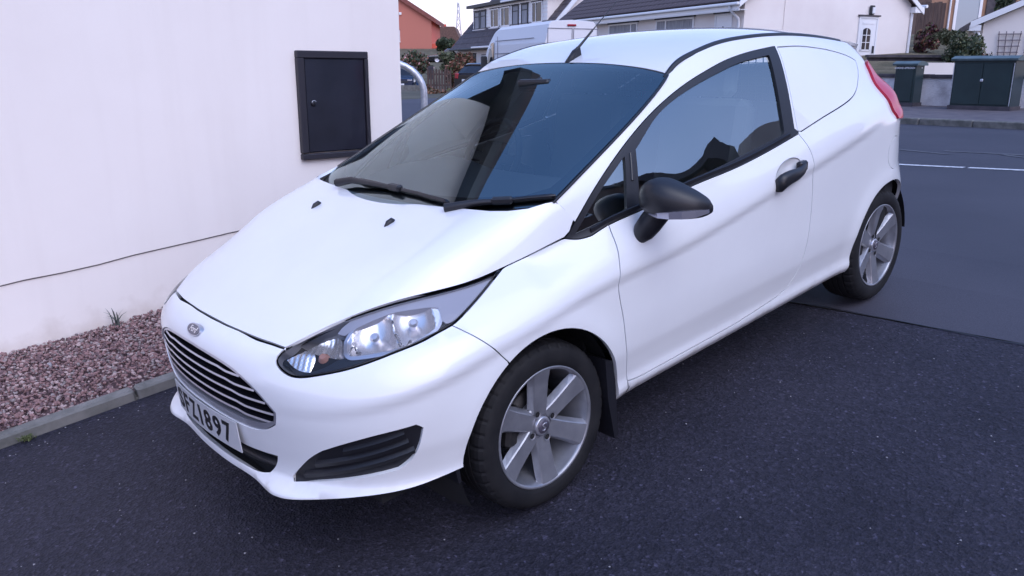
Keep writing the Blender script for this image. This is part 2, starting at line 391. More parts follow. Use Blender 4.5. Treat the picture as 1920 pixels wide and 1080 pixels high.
# outlines of the car's panels, metres on the skin of the body
OUT={'trim':[(0.2261,0.9104),(0.2357,0.9177),(0.2453,0.9249),(0.2549,0.9322),(0.2645,0.9395),(0.274,0.9468),(0.2836,0.9541),(0.2931,0.9615),(0.3027,0.9688),(0.3122,0.9761),(0.3218,0.9834),(0.3314,0.9907),(0.341,0.9979),(0.3507,1.005),(0.3604,1.0121),(0.3701,1.0191),(0.3799,1.026),(0.3897,1.0328),(0.3997,1.0395),(0.4096,1.046),(0.4197,1.0525),(0.4298,1.0589),(0.4399,1.0653),(0.4501,1.0715),(0.4604,1.0777),(0.4707,1.0838),(0.4811,1.0899),(0.4915,1.0959),(0.502,1.1019),(0.5125,1.1078),(0.523,1.1136),(0.5336,1.1193),(0.5442,1.125),(0.5549,1.1307),(0.5656,1.1362),(0.5763,1.1417),(0.587,1.1471),(0.5978,1.1524),(0.6085,1.1577),(0.6194,1.1628),(0.6302,1.1679),(0.641,1.173),(0.6519,1.178),(0.6629,1.1829),(0.6738,1.1877),(0.6848,1.1926),(0.6958,1.1973),(0.7069,1.202),(0.7179,1.2067),(0.729,1.2113),(0.7402,1.2159),(0.7513,1.2204),(0.7625,1.2249),(0.7737,1.2293),(0.7849,1.2336),(0.7962,1.2379),(0.8075,1.2421),(0.8187,1.2463),(0.83,1.2504),(0.8414,1.2544),(0.8527,1.2584),(0.864,1.2624),(0.8754,1.2662),(0.8867,1.2701),(0.8981,1.2738),(0.9095,1.2776),(0.9209,1.2812),(0.9323,1.2849),(0.9438,1.2885),(0.9552,1.2921),(0.9667,1.2956),(0.9782,1.2991),(0.9897,1.3025),(1.0013,1.3059),(1.0128,1.3093),(1.0244,1.3126),(1.036,1.3159),(1.0476,1.319),(1.0592,1.3222),(1.0708,1.3253),(1.0825,1.3283),(1.0941,1.3312),(1.1058,1.3341),(1.1174,1.3369),(1.1291,1.3397),(1.1408,1.3423),(1.1525,1.345),(1.1642,1.3476),(1.1759,1.3501),(1.1876,1.3526),(1.1994,1.3551),(1.2111,1.3576),(1.2229,1.36),(1.2347,1.3624),(1.2465,1.3647),(1.2583,1.367),(1.2702,1.3692),(1.282,1.3714),(1.2938,1.3735),(1.3057,1.3755),(1.3176,1.3774),(1.3294,1.3792),(1.3413,1.3808),(1.3532,1.3824),(1.3651,1.3839),(1.377,1.3853),(1.3889,1.3865),(1.4008,1.3877),(1.4128,1.3888),(1.4247,1.3899),(1.4367,1.3909),(1.4486,1.3919),(1.4606,1.3928),(1.4726,1.3936),(1.4846,1.3944),(1.4966,1.3952),(1.5086,1.3959),(1.5206,1.3965),(1.5326,1.3971),(1.5446,1.3976),(1.5566,1.398),(1.5686,1.3984),(1.5806,1.3987),(1.5926,1.399),(1.6046,1.3992),(1.6166,1.3995),(1.6286,1.3997),(1.6406,1.3999),(1.6526,1.4001),(1.6646,1.4002),(1.6766,1.4004),(1.6886,1.4006),(1.7006,1.4007),(1.7126,1.4009),(1.7246,1.4011),(1.7366,1.4012),(1.7334,1.3894),(1.7302,1.3775),(1.727,1.3656),(1.7238,1.3538),(1.7206,1.3419),(1.7173,1.33),(1.714,1.3182),(1.7107,1.3064),(1.7074,1.2945),(1.704,1.2827),(1.7005,1.2709),(1.697,1.2591),(1.6935,1.2474),(1.6899,1.2356),(1.6862,1.2239),(1.6826,1.2121),(1.6789,1.2004),(1.6751,1.1887),(1.6713,1.177),(1.6675,1.1653),(1.6636,1.1537),(1.6596,1.142),(1.6557,1.1304),(1.6517,1.1187),(1.6477,1.1071),(1.6436,1.0955),(1.6396,1.0839),(1.6356,1.0723),(1.6316,1.0606),(1.6424,1.0526),(1.6533,1.0445),(1.6476,1.0361),(1.6356,1.0345),(1.6237,1.0329),(1.6118,1.0313),(1.5999,1.0297),(1.588,1.0281),(1.5761,1.0264),(1.5642,1.0248),(1.5522,1.0232),(1.5403,1.0215),(1.5284,1.0199),(1.5165,1.0183),(1.5046,1.0166),(1.4927,1.015),(1.4808,1.0134),(1.4688,1.0118),(1.4569,1.0103),(1.445,1.0087),(1.4331,1.0072),(1.4212,1.0057),(1.4092,1.0043),(1.3973,1.0029),(1.3854,1.0015),(1.3734,1.0001),(1.3615,0.9988),(1.3495,0.9974),(1.3376,0.9962),(1.3256,0.9949),(1.3137,0.9936),(1.3017,0.9924),(1.2898,0.9912),(1.2778,0.9899),(1.2658,0.9888),(1.2539,0.9876),(1.2419,0.9865),(1.2299,0.9854),(1.2179,0.9843),(1.206,0.9833),(1.194,0.9823),(1.182,0.9814),(1.17,0.9805),(1.158,0.9796),(1.146,0.9789),(1.134,0.9781),(1.122,0.9774),(1.11,0.9768),(1.098,0.9762),(1.086,0.9757),(1.074,0.9752),(1.062,0.9747),(1.05,0.9742),(1.038,0.9737),(1.026,0.9732),(1.0139,0.9728),(1.0019,0.9723),(0.9899,0.9718),(0.9779,0.9713),(0.9659,0.9708),(0.9539,0.9702),(0.9419,0.9696),(0.9299,0.9689),(0.9179,0.9682),(0.9059,0.9675),(0.8939,0.9667),(0.8819,0.9659),(0.87,0.965),(0.858,0.9641),(0.846,0.9631),(0.834,0.9621),(0.8221,0.9611),(0.8101,0.96),(0.7981,0.9589),(0.7862,0.9577),(0.7742,0.9566),(0.7622,0.9554),(0.7503,0.9542),(0.7383,0.9529),(0.7263,0.9517),(0.7144,0.9504),(0.7024,0.9492),(0.6905,0.9479),(0.6785,0.9466),(0.6666,0.9453),(0.6546,0.944),(0.6426,0.9426),(0.6307,0.9413),(0.6187,0.94),(0.6068,0.9387),(0.5948,0.9374),(0.5829,0.9361),(0.5709,0.9349),(0.5589,0.9336),(0.547,0.9324),(0.535,0.9312),(0.523,0.93),(0.5111,0.9288),(0.4991,0.9276),(0.4871,0.9263),(0.4752,0.925),(0.4632,0.9237),(0.4513,0.9222),(0.4394,0.9205),(0.4276,0.9187),(0.4158,0.9167),(0.404,0.9145),(0.3922,0.9121),(0.3805,0.9095),(0.3688,0.9068),(0.3571,0.9039),(0.3454,0.9011),(0.3337,0.8982),(0.3215,0.8972),(0.3092,0.8966),(0.297,0.8963),(0.2849,0.8967),(0.2728,0.8979),(0.2609,0.8999),(0.2492,0.9028),(0.2376,0.9064)],
'trim_up':[(0.2261,0.9104),(0.2357,0.9177),(0.2453,0.9249),(0.2549,0.9322),(0.2645,0.9395),(0.274,0.9468),(0.2836,0.9541),(0.2931,0.9615),(0.3027,0.9688),(0.3122,0.9761),(0.3218,0.9834),(0.3314,0.9907),(0.341,0.9979),(0.3507,1.005),(0.3604,1.0121),(0.3701,1.0191),(0.3799,1.026),(0.3897,1.0328),(0.3997,1.0395),(0.4096,1.046),(0.4197,1.0525),(0.4298,1.0589),(0.4399,1.0653),(0.4501,1.0715),(0.4604,1.0777),(0.4707,1.0838),(0.4811,1.0899),(0.4915,1.0959),(0.502,1.1019),(0.5125,1.1078),(0.523,1.1136),(0.5336,1.1193),(0.5442,1.125),(0.5549,1.1307),(0.5656,1.1362),(0.5763,1.1417),(0.587,1.1471),(0.5978,1.1524),(0.6085,1.1577),(0.6194,1.1628),(0.6302,1.1679),(0.641,1.173),(0.6519,1.178),(0.6629,1.1829),(0.6738,1.1877),(0.6848,1.1926),(0.6958,1.1973),(0.7069,1.202),(0.7179,1.2067),(0.729,1.2113),(0.7402,1.2159),(0.7513,1.2204),(0.7625,1.2249),(0.7737,1.2293),(0.7849,1.2336),(0.7962,1.2379),(0.8075,1.2421),(0.8187,1.2463),(0.83,1.2504),(0.8414,1.2544),(0.8527,1.2584),(0.864,1.2624),(0.8754,1.2662),(0.8867,1.2701),(0.8981,1.2738),(0.9095,1.2776),(0.9209,1.2812),(0.9323,1.2849),(0.9438,1.2885),(0.9552,1.2921),(0.9667,1.2956),(0.9782,1.2991),(0.9897,1.3025),(1.0013,1.3059),(1.0128,1.3093),(1.0244,1.3126),(1.036,1.3159),(1.0476,1.319),(1.0592,1.3222),(1.0708,1.3253),(1.0825,1.3283),(1.0941,1.3312),(1.1058,1.3341),(1.1174,1.3369),(1.1291,1.3397),(1.1408,1.3423),(1.1525,1.345),(1.1642,1.3476),(1.1759,1.3501),(1.1876,1.3526),(1.1994,1.3551),(1.2111,1.3576),(1.2229,1.36),(1.2347,1.3624),(1.2465,1.3647),(1.2583,1.367),(1.2702,1.3692),(1.282,1.3714),(1.2938,1.3735),(1.3057,1.3755),(1.3176,1.3774),(1.3294,1.3792),(1.3413,1.3808),(1.3532,1.3824),(1.3651,1.3839),(1.377,1.3853),(1.3889,1.3865),(1.4008,1.3877),(1.4128,1.3888),(1.4247,1.3899),(1.4367,1.3909),(1.4486,1.3919),(1.4606,1.3928),(1.4726,1.3936),(1.4846,1.3944),(1.4966,1.3952),(1.5086,1.3959),(1.5206,1.3965),(1.5326,1.3971),(1.5446,1.3976),(1.5566,1.398),(1.5686,1.3984),(1.5806,1.3987),(1.5926,1.399),(1.6046,1.3992),(1.6166,1.3995),(1.6286,1.3997),(1.6406,1.3999),(1.6526,1.4001),(1.6646,1.4002),(1.6766,1.4004),(1.6886,1.4006),(1.7006,1.4007),(1.7126,1.4009),(1.7246,1.4011),(1.7366,1.4012)],
'trim_lo':[(1.6476,1.0361),(1.6356,1.0345),(1.6237,1.0329),(1.6118,1.0313),(1.5999,1.0297),(1.588,1.0281),(1.5761,1.0264),(1.5642,1.0248),(1.5522,1.0232),(1.5403,1.0215),(1.5284,1.0199),(1.5165,1.0183),(1.5046,1.0166),(1.4927,1.015),(1.4808,1.0134),(1.4688,1.0118),(1.4569,1.0103),(1.445,1.0087),(1.4331,1.0072),(1.4212,1.0057),(1.4092,1.0043),(1.3973,1.0029),(1.3854,1.0015),(1.3734,1.0001),(1.3615,0.9988),(1.3495,0.9974),(1.3376,0.9962),(1.3256,0.9949),(1.3137,0.9936),(1.3017,0.9924),(1.2898,0.9912),(1.2778,0.9899),(1.2658,0.9888),(1.2539,0.9876),(1.2419,0.9865),(1.2299,0.9854),(1.2179,0.9843),(1.206,0.9833),(1.194,0.9823),(1.182,0.9814),(1.17,0.9805),(1.158,0.9796),(1.146,0.9789),(1.134,0.9781),(1.122,0.9774),(1.11,0.9768),(1.098,0.9762),(1.086,0.9757),(1.074,0.9752),(1.062,0.9747),(1.05,0.9742),(1.038,0.9737),(1.026,0.9732),(1.0139,0.9728),(1.0019,0.9723),(0.9899,0.9718),(0.9779,0.9713),(0.9659,0.9708),(0.9539,0.9702),(0.9419,0.9696),(0.9299,0.9689),(0.9179,0.9682),(0.9059,0.9675),(0.8939,0.9667),(0.8819,0.9659),(0.87,0.965),(0.858,0.9641),(0.846,0.9631),(0.834,0.9621),(0.8221,0.9611),(0.8101,0.96),(0.7981,0.9589),(0.7862,0.9577),(0.7742,0.9566),(0.7622,0.9554),(0.7503,0.9542),(0.7383,0.9529),(0.7263,0.9517),(0.7144,0.9504),(0.7024,0.9492),(0.6905,0.9479),(0.6785,0.9466),(0.6666,0.9453),(0.6546,0.944),(0.6426,0.9426),(0.6307,0.9413),(0.6187,0.94),(0.6068,0.9387),(0.5948,0.9374),(0.5829,0.9361),(0.5709,0.9349),(0.5589,0.9336),(0.547,0.9324),(0.535,0.9312),(0.523,0.93),(0.5111,0.9288),(0.4991,0.9276),(0.4871,0.9263),(0.4752,0.925),(0.4632,0.9237),(0.4513,0.9222),(0.4394,0.9205),(0.4276,0.9187),(0.4158,0.9167),(0.404,0.9145),(0.3922,0.9121),(0.3805,0.9095),(0.3688,0.9068),(0.3571,0.9039),(0.3454,0.9011),(0.3337,0.8982)],
'glass':[(0.6547,1.1353),(0.6653,1.1411),(0.6758,1.147),(0.6864,1.1529),(0.6969,1.1589),(0.7074,1.1648),(0.7179,1.1708),(0.7284,1.1768),(0.7389,1.1828),(0.7495,1.1887),(0.76,1.1945),(0.7706,1.2002),(0.7813,1.2058),(0.792,1.2112),(0.8027,1.2164),(0.8135,1.2214),(0.8244,1.2263),(0.8353,1.2309),(0.8464,1.2354),(0.8575,1.2397),(0.8687,1.2438),(0.8799,1.2478),(0.8912,1.2517),(0.9026,1.2555),(0.914,1.2593),(0.9255,1.2629),(0.937,1.2664),(0.9486,1.2699),(0.9602,1.2733),(0.9718,1.2766),(0.9835,1.2798),(0.9951,1.2829),(1.0068,1.286),(1.0185,1.289),(1.0302,1.2919),(1.0419,1.2948),(1.0535,1.2976),(1.0652,1.3003),(1.0769,1.303),(1.0886,1.3057),(1.1004,1.3082),(1.1121,1.3107),(1.1239,1.3132),(1.1356,1.3156),(1.1474,1.318),(1.1592,1.3203),(1.171,1.3226),(1.1829,1.3248),(1.1947,1.327),(1.2066,1.3291),(1.2184,1.3312),(1.2303,1.3333),(1.2421,1.3353),(1.254,1.3372),(1.2658,1.3392),(1.2777,1.3411),(1.2896,1.3431),(1.3014,1.345),(1.3133,1.3469),(1.3252,1.3488),(1.3371,1.3506),(1.349,1.3525),(1.3609,1.3542),(1.3728,1.3558),(1.3848,1.3574),(1.3967,1.3587),(1.4086,1.36),(1.4206,1.3611),(1.4325,1.362),(1.4445,1.3628),(1.4565,1.3635),(1.4684,1.3641),(1.4804,1.3646),(1.4924,1.3651),(1.5044,1.3655),(1.5164,1.3659),(1.5284,1.3663),(1.5405,1.3666),(1.5525,1.3669),(1.5645,1.3673),(1.5765,1.3676),(1.5886,1.3679),(1.6006,1.3682),(1.6126,1.3685),(1.6246,1.3688),(1.6367,1.3692),(1.6487,1.3695),(1.6511,1.3681),(1.6473,1.3563),(1.6435,1.3444),(1.6397,1.3326),(1.6359,1.3207),(1.6321,1.3089),(1.6283,1.297),(1.6245,1.2851),(1.6207,1.2733),(1.617,1.2614),(1.6132,1.2496),(1.6094,1.2377),(1.6056,1.2259),(1.6018,1.214),(1.598,1.2022),(1.5942,1.1903),(1.5904,1.1784),(1.5866,1.1666),(1.5828,1.1547),(1.579,1.1429),(1.5752,1.131),(1.5714,1.1192),(1.5676,1.1073),(1.5638,1.0955),(1.56,1.0836),(1.5562,1.0718),(1.5524,1.0599),(1.5385,1.0491),(1.5265,1.0478),(1.5145,1.0466),(1.5026,1.0453),(1.4906,1.044),(1.4786,1.0428),(1.4666,1.0415),(1.4546,1.0402),(1.4426,1.0389),(1.4306,1.0377),(1.4186,1.0364),(1.4066,1.0351),(1.3946,1.0338),(1.3827,1.0325),(1.3707,1.0312),(1.3587,1.0299),(1.3467,1.0287),(1.3347,1.0274),(1.3227,1.0261),(1.3107,1.0249),(1.2987,1.0236),(1.2867,1.0224),(1.2747,1.0212),(1.2627,1.0199),(1.2507,1.0187),(1.2388,1.0175),(1.2268,1.0163),(1.2148,1.0152),(1.2028,1.014),(1.1908,1.0129),(1.1788,1.0117),(1.1667,1.0106),(1.1547,1.0095),(1.1427,1.0085),(1.1307,1.0074),(1.1187,1.0064),(1.1067,1.0054),(1.0947,1.0044),(1.0827,1.0035),(1.0706,1.0025),(1.0586,1.0016),(1.0466,1.0006),(1.0346,0.9997),(1.0226,0.9987),(1.0105,0.9977),(0.9985,0.9968),(0.9865,0.9958),(0.9745,0.9948),(0.9625,0.9937),(0.9505,0.9927),(0.9385,0.9916),(0.9265,0.9905),(0.9145,0.9893),(0.9025,0.9882),(0.8905,0.987),(0.8785,0.9858),(0.8665,0.9846),(0.8545,0.9833),(0.8425,0.9821),(0.8305,0.9808),(0.8185,0.9795),(0.8065,0.9782),(0.7945,0.9769),(0.7826,0.9755),(0.7706,0.9742),(0.7586,0.9729),(0.7466,0.9715),(0.7346,0.9702),(0.7226,0.9688),(0.7107,0.9674),(0.6987,0.9661),(0.6867,0.9647),(0.6747,0.9634),(0.6627,0.962),(0.6508,0.9606),(0.6388,0.9593),(0.6268,0.9579),(0.6148,0.9566),(0.6028,0.9553),(0.5908,0.9539),(0.5789,0.9526),(0.5836,0.964),(0.5883,0.9754),(0.5931,0.9869),(0.5978,0.9983),(0.6026,1.0097),(0.6073,1.0211),(0.6121,1.0325),(0.6168,1.044),(0.6215,1.0554),(0.6263,1.0668),(0.631,1.0782),(0.6358,1.0896),(0.6405,1.101),(0.6453,1.1125),(0.65,1.1239)],
'quarter_glass':[(0.5882,1.1219),(0.5834,1.1106),(0.5786,1.0994),(0.5737,1.0881),(0.5689,1.0769),(0.5641,1.0656),(0.5592,1.0543),(0.5544,1.0431),(0.5496,1.0318),(0.5447,1.0206),(0.5399,1.0093),(0.5351,0.9981),(0.5302,0.9868),(0.5254,0.9755),(0.5206,0.9643),(0.5157,0.953),(0.5036,0.9512),(0.4915,0.9495),(0.4794,0.9477),(0.4673,0.9459),(0.4552,0.9441),(0.4431,0.9423),(0.431,0.9405),(0.4189,0.9387),(0.4068,0.9369),(0.3947,0.9351),(0.3825,0.9334),(0.3704,0.9316),(0.3583,0.9298),(0.3462,0.928),(0.3341,0.9262),(0.322,0.9244),(0.3099,0.9226),(0.2978,0.9208),(0.2857,0.919),(0.2736,0.9173),(0.2832,0.9246),(0.2929,0.932),(0.3025,0.9394),(0.3122,0.9468),(0.3218,0.9543),(0.3314,0.9617),(0.3411,0.9691),(0.3507,0.9764),(0.3604,0.9837),(0.3701,0.991),(0.3799,0.9981),(0.3898,1.0052),(0.3997,1.0121),(0.4097,1.0189),(0.4198,1.0255),(0.43,1.0321),(0.4402,1.0385),(0.4505,1.0448),(0.4609,1.051),(0.4714,1.0571),(0.4819,1.0631),(0.4925,1.069),(0.5031,1.075),(0.5137,1.0808),(0.5244,1.0867),(0.5351,1.0925),(0.5457,1.0984),(0.5564,1.1042),(0.567,1.1101),(0.5776,1.116)],
'door':[(1.6476,1.0361),(1.6356,1.0345),(1.6237,1.0329),(1.6118,1.0313),(1.5999,1.0297),(1.588,1.0281),(1.5761,1.0264),(1.5642,1.0248),(1.5522,1.0232),(1.5403,1.0215),(1.5284,1.0199),(1.5165,1.0183),(1.5046,1.0166),(1.4927,1.015),(1.4808,1.0134),(1.4688,1.0118),(1.4569,1.0103),(1.445,1.0087),(1.4331,1.0072),(1.4212,1.0057),(1.4092,1.0043),(1.3973,1.0029),(1.3854,1.0015),(1.3734,1.0001),(1.3615,0.9988),(1.3495,0.9974),(1.3376,0.9962),(1.3256,0.9949),(1.3137,0.9936),(1.3017,0.9924),(1.2898,0.9912),(1.2778,0.9899),(1.2658,0.9888),(1.2539,0.9876),(1.2419,0.9865),(1.2299,0.9854),(1.2179,0.9843),(1.206,0.9833),(1.194,0.9823),(1.182,0.9814),(1.17,0.9805),(1.158,0.9796),(1.146,0.9789),(1.134,0.9781),(1.122,0.9774),(1.11,0.9768),(1.098,0.9762),(1.086,0.9757),(1.074,0.9752),(1.062,0.9747),(1.05,0.9742),(1.038,0.9737),(1.026,0.9732),(1.0139,0.9728),(1.0019,0.9723),(0.9899,0.9718),(0.9779,0.9713),(0.9659,0.9708),(0.9539,0.9702),(0.9419,0.9696),(0.9299,0.9689),(0.9179,0.9682),(0.9059,0.9675),(0.8939,0.9667),(0.8819,0.9659),(0.87,0.965),(0.858,0.9641),(0.846,0.9631),(0.834,0.9621),(0.8221,0.9611),(0.8101,0.96),(0.7981,0.9589),(0.7862,0.9577),(0.7742,0.9566),(0.7622,0.9554),(0.7503,0.9542),(0.7383,0.9529),(0.7263,0.9517),(0.7144,0.9504),(0.7024,0.9492),(0.6905,0.9479),(0.6785,0.9466),(0.6666,0.9453),(0.6546,0.944),(0.6426,0.9426),(0.6307,0.9413),(0.6187,0.94),(0.6068,0.9387),(0.5948,0.9374),(0.5829,0.9361),(0.5709,0.9349),(0.5589,0.9336),(0.547,0.9324),(0.535,0.9312),(0.523,0.93),(0.5111,0.9288),(0.4991,0.9276),(0.4871,0.9263),(0.4752,0.925),(0.4632,0.9237),(0.4513,0.9222),(0.4394,0.9205),(0.4276,0.9187),(0.4158,0.9167),(0.4117,0.8946),(0.4088,0.8829),(0.4055,0.8712),(0.4018,0.8597),(0.3977,0.8483),(0.3933,0.8369),(0.3888,0.8256),(0.3844,0.8142),(0.3802,0.8028),(0.3764,0.7912),(0.3731,0.7796),(0.3705,0.7678),(0.3684,0.7559),(0.3669,0.7439),(0.3659,0.7318),(0.3654,0.7197),(0.3655,0.7076),(0.3661,0.6956),(0.3672,0.6835),(0.3689,0.6715),(0.371,0.6595),(0.3734,0.6476),(0.3759,0.6356),(0.3783,0.6236),(0.3805,0.6116),(0.3824,0.5996),(0.3841,0.5875),(0.3856,0.5754),(0.3869,0.5633),(0.3881,0.5512),(0.3893,0.5391),(0.3905,0.5269),(0.3918,0.5148),(0.3932,0.5027),(0.3946,0.4906),(0.3962,0.4785),(0.3978,0.4664),(0.3994,0.4543),(0.4011,0.4423),(0.4028,0.4302),(0.4045,0.4181),(0.4061,0.4061),(0.4077,0.394),(0.4093,0.3819),(0.4108,0.3698),(0.4123,0.3577),(0.4137,0.3456),(0.4152,0.3335),(0.4166,0.3214),(0.4285,0.3192),(0.4405,0.3171),(0.4525,0.3153),(0.4644,0.3137),(0.4764,0.3124),(0.4884,0.3116),(0.5005,0.311),(0.5125,0.3107),(0.5246,0.3105),(0.5366,0.3105),(0.5487,0.3105),(0.5608,0.3105),(0.5729,0.3105),(0.5851,0.3106),(0.5972,0.3106),(0.6093,0.3106),(0.6214,0.3107),(0.6336,0.3107),(0.6457,0.3108),(0.6578,0.3108),(0.67,0.3108),(0.6821,0.3109),(0.6943,0.3109),(0.7064,0.3109),(0.7185,0.3109),(0.7307,0.311),(0.7428,0.311),(0.7549,0.311),(0.767,0.311),(0.7791,0.311),(0.7912,0.311),(0.8034,0.311),(0.8155,0.311),(0.8276,0.3111),(0.8397,0.3111),(0.8518,0.3111),(0.8639,0.3111),(0.8761,0.3111),(0.8882,0.3111),(0.9003,0.3111),(0.9124,0.3111),(0.9245,0.3111),(0.9366,0.3111),(0.9487,0.3111),(0.9609,0.3111),(0.973,0.3111),(0.9851,0.3111),(0.9972,0.3112),(1.0093,0.3112),(1.0214,0.3112),(1.0335,0.3113),(1.0456,0.3114),(1.0577,0.3115),(1.0698,0.3116),(1.082,0.3118),(1.0941,0.3121),(1.1062,0.3124),(1.1183,0.3127),(1.1304,0.3131),(1.1425,0.3135),(1.1546,0.3139),(1.1667,0.3144),(1.1788,0.3149),(1.1909,0.3154),(1.203,0.316),(1.2151,0.3166),(1.2272,0.3172),(1.2394,0.3178),(1.2515,0.3184),(1.2636,0.319),(1.2757,0.3197),(1.2878,0.3203),(1.2999,0.321),(1.312,0.3216),(1.324,0.3223),(1.3361,0.323),(1.3482,0.3237),(1.3603,0.3244),(1.3724,0.3252),(1.3845,0.3259),(1.3966,0.3268),(1.4087,0.3276),(1.4207,0.3285),(1.4328,0.3295),(1.4449,0.3304),(1.457,0.3313),(1.4691,0.3322),(1.4811,0.3332),(1.4933,0.3357),(1.5054,0.3384),(1.5173,0.3412),(1.529,0.3443),(1.5403,0.3478),(1.5512,0.352),(1.5616,0.3571),(1.5715,0.3631),(1.581,0.3701),(1.5899,0.378),(1.5984,0.3867),(1.6063,0.3961),(1.6138,0.4059),(1.6208,0.4159),(1.6273,0.4262),(1.6334,0.4367),(1.6392,0.4474),(1.6446,0.4583),(1.6497,0.4694),(1.6544,0.4807),(1.6589,0.4921),(1.663,0.5036),(1.6668,0.5152),(1.6702,0.5268),(1.6734,0.5385),(1.6764,0.5503),(1.6791,0.5621),(1.6816,0.5739),(1.684,0.5859),(1.6861,0.5978),(1.6881,0.6099),(1.69,0.6219),(1.6917,0.6339),(1.6932,0.646),(1.6946,0.6581),(1.696,0.6701),(1.6972,0.6822),(1.6984,0.6943),(1.6994,0.7064),(1.7003,0.7185),(1.7011,0.7307),(1.7017,0.7428),(1.7021,0.7549),(1.7023,0.767),(1.7023,0.7792),(1.702,0.7913),(1.7016,0.8034),(1.701,0.8155),(1.7003,0.8277),(1.6994,0.8398),(1.6984,0.8519),(1.6973,0.864),(1.6961,0.8761),(1.6949,0.8882),(1.6934,0.9004),(1.6919,0.9125),(1.6901,0.9245),(1.688,0.9366),(1.6857,0.9484),(1.6829,0.9602),(1.6796,0.9717),(1.6758,0.9829),(1.6712,0.9939),(1.666,1.0046),(1.6602,1.0152),(1.654,1.0257)],
'door_front':[(0.4144,0.9065),(0.4117,0.8946),(0.4088,0.8829),(0.4055,0.8712),(0.4018,0.8597),(0.3977,0.8483),(0.3933,0.8369),(0.3888,0.8256),(0.3844,0.8142),(0.3802,0.8028),(0.3764,0.7912),(0.3731,0.7796),(0.3705,0.7678),(0.3684,0.7559),(0.3669,0.7439),(0.3659,0.7318),(0.3654,0.7197),(0.3655,0.7076),(0.3661,0.6956),(0.3672,0.6835),(0.3689,0.6715),(0.371,0.6595),(0.3734,0.6476),(0.3759,0.6356),(0.3783,0.6236),(0.3805,0.6116),(0.3824,0.5996),(0.3841,0.5875),(0.3856,0.5754),(0.3869,0.5633),(0.3881,0.5512),(0.3893,0.5391),(0.3905,0.5269),(0.3918,0.5148),(0.3932,0.5027),(0.3946,0.4906),(0.3962,0.4785),(0.3978,0.4664),(0.3994,0.4543),(0.4011,0.4423),(0.4028,0.4302),(0.4045,0.4181),(0.4061,0.4061),(0.4077,0.394),(0.4093,0.3819),(0.4108,0.3698),(0.4123,0.3577),(0.4137,0.3456),(0.4152,0.3335),(0.4166,0.3214)],
'door_bottom':[(0.4166,0.3214),(0.4285,0.3192),(0.4405,0.3171),(0.4525,0.3153),(0.4644,0.3137),(0.4764,0.3124),(0.4884,0.3116),(0.5005,0.311),(0.5125,0.3107),(0.5246,0.3105),(0.5366,0.3105),(0.5487,0.3105),(0.5608,0.3105),(0.5729,0.3105),(0.5851,0.3106),(0.5972,0.3106),(0.6093,0.3106),(0.6214,0.3107),(0.6336,0.3107),(0.6457,0.3108),(0.6578,0.3108),(0.67,0.3108),(0.6821,0.3109),(0.6943,0.3109),(0.7064,0.3109),(0.7185,0.3109),(0.7307,0.311),(0.7428,0.311),(0.7549,0.311),(0.767,0.311),(0.7791,0.311),(0.7912,0.311),(0.8034,0.311),(0.8155,0.311),(0.8276,0.3111),(0.8397,0.3111),(0.8518,0.3111),(0.8639,0.3111),(0.8761,0.3111),(0.8882,0.3111),(0.9003,0.3111),(0.9124,0.3111),(0.9245,0.3111),(0.9366,0.3111),(0.9487,0.3111),(0.9609,0.3111),(0.973,0.3111),(0.9851,0.3111),(0.9972,0.3112),(1.0093,0.3112),(1.0214,0.3112),(1.0335,0.3113),(1.0456,0.3114),(1.0577,0.3115),(1.0698,0.3116),(1.082,0.3118),(1.0941,0.3121),(1.1062,0.3124),(1.1183,0.3127),(1.1304,0.3131),(1.1425,0.3135),(1.1546,0.3139),(1.1667,0.3144),(1.1788,0.3149),(1.1909,0.3154),(1.203,0.316),(1.2151,0.3166),(1.2272,0.3172),(1.2394,0.3178),(1.2515,0.3184),(1.2636,0.319),(1.2757,0.3197),(1.2878,0.3203),(1.2999,0.321),(1.312,0.3216),(1.324,0.3223),(1.3361,0.323),(1.3482,0.3237),(1.3603,0.3244),(1.3724,0.3252),(1.3845,0.3259),(1.3966,0.3268),(1.4087,0.3276),(1.4207,0.3285),(1.4328,0.3295),(1.4449,0.3304),(1.457,0.3313),(1.4691,0.3322),(1.4811,0.3332)],
'door_rear':[(1.4811,0.3332),(1.4933,0.3357),(1.5054,0.3384),(1.5173,0.3412),(1.529,0.3443),(1.5403,0.3478),(1.5512,0.352),(1.5616,0.3571),(1.5715,0.3631),(1.581,0.3701),(1.5899,0.378),(1.5984,0.3867),(1.6063,0.3961),(1.6138,0.4059),(1.6208,0.4159),(1.6273,0.4262),(1.6334,0.4367),(1.6392,0.4474),(1.6446,0.4583),(1.6497,0.4694),(1.6544,0.4807),(1.6589,0.4921),(1.663,0.5036),(1.6668,0.5152),(1.6702,0.5268),(1.6734,0.5385),(1.6764,0.5503),(1.6791,0.5621),(1.6816,0.5739),(1.684,0.5859),(1.6861,0.5978),(1.6881,0.6099),(1.69,0.6219),(1.6917,0.6339),(1.6932,0.646),(1.6946,0.6581),(1.696,0.6701),(1.6972,0.6822),(1.6984,0.6943),(1.6994,0.7064),(1.7003,0.7185),(1.7011,0.7307),(1.7017,0.7428),(1.7021,0.7549),(1.7023,0.767),(1.7023,0.7792),(1.702,0.7913),(1.7016,0.8034),(1.701,0.8155),(1.7003,0.8277),(1.6994,0.8398),(1.6984,0.8519),(1.6973,0.864),(1.6961,0.8761),(1.6949,0.8882),(1.6934,0.9004),(1.6919,0.9125),(1.6901,0.9245),(1.688,0.9366),(1.6857,0.9484),(1.6829,0.9602),(1.6796,0.9717),(1.6758,0.9829),(1.6712,0.9939),(1.666,1.0046),(1.6602,1.0152),(1.654,1.0257),(1.6476,1.0361)],
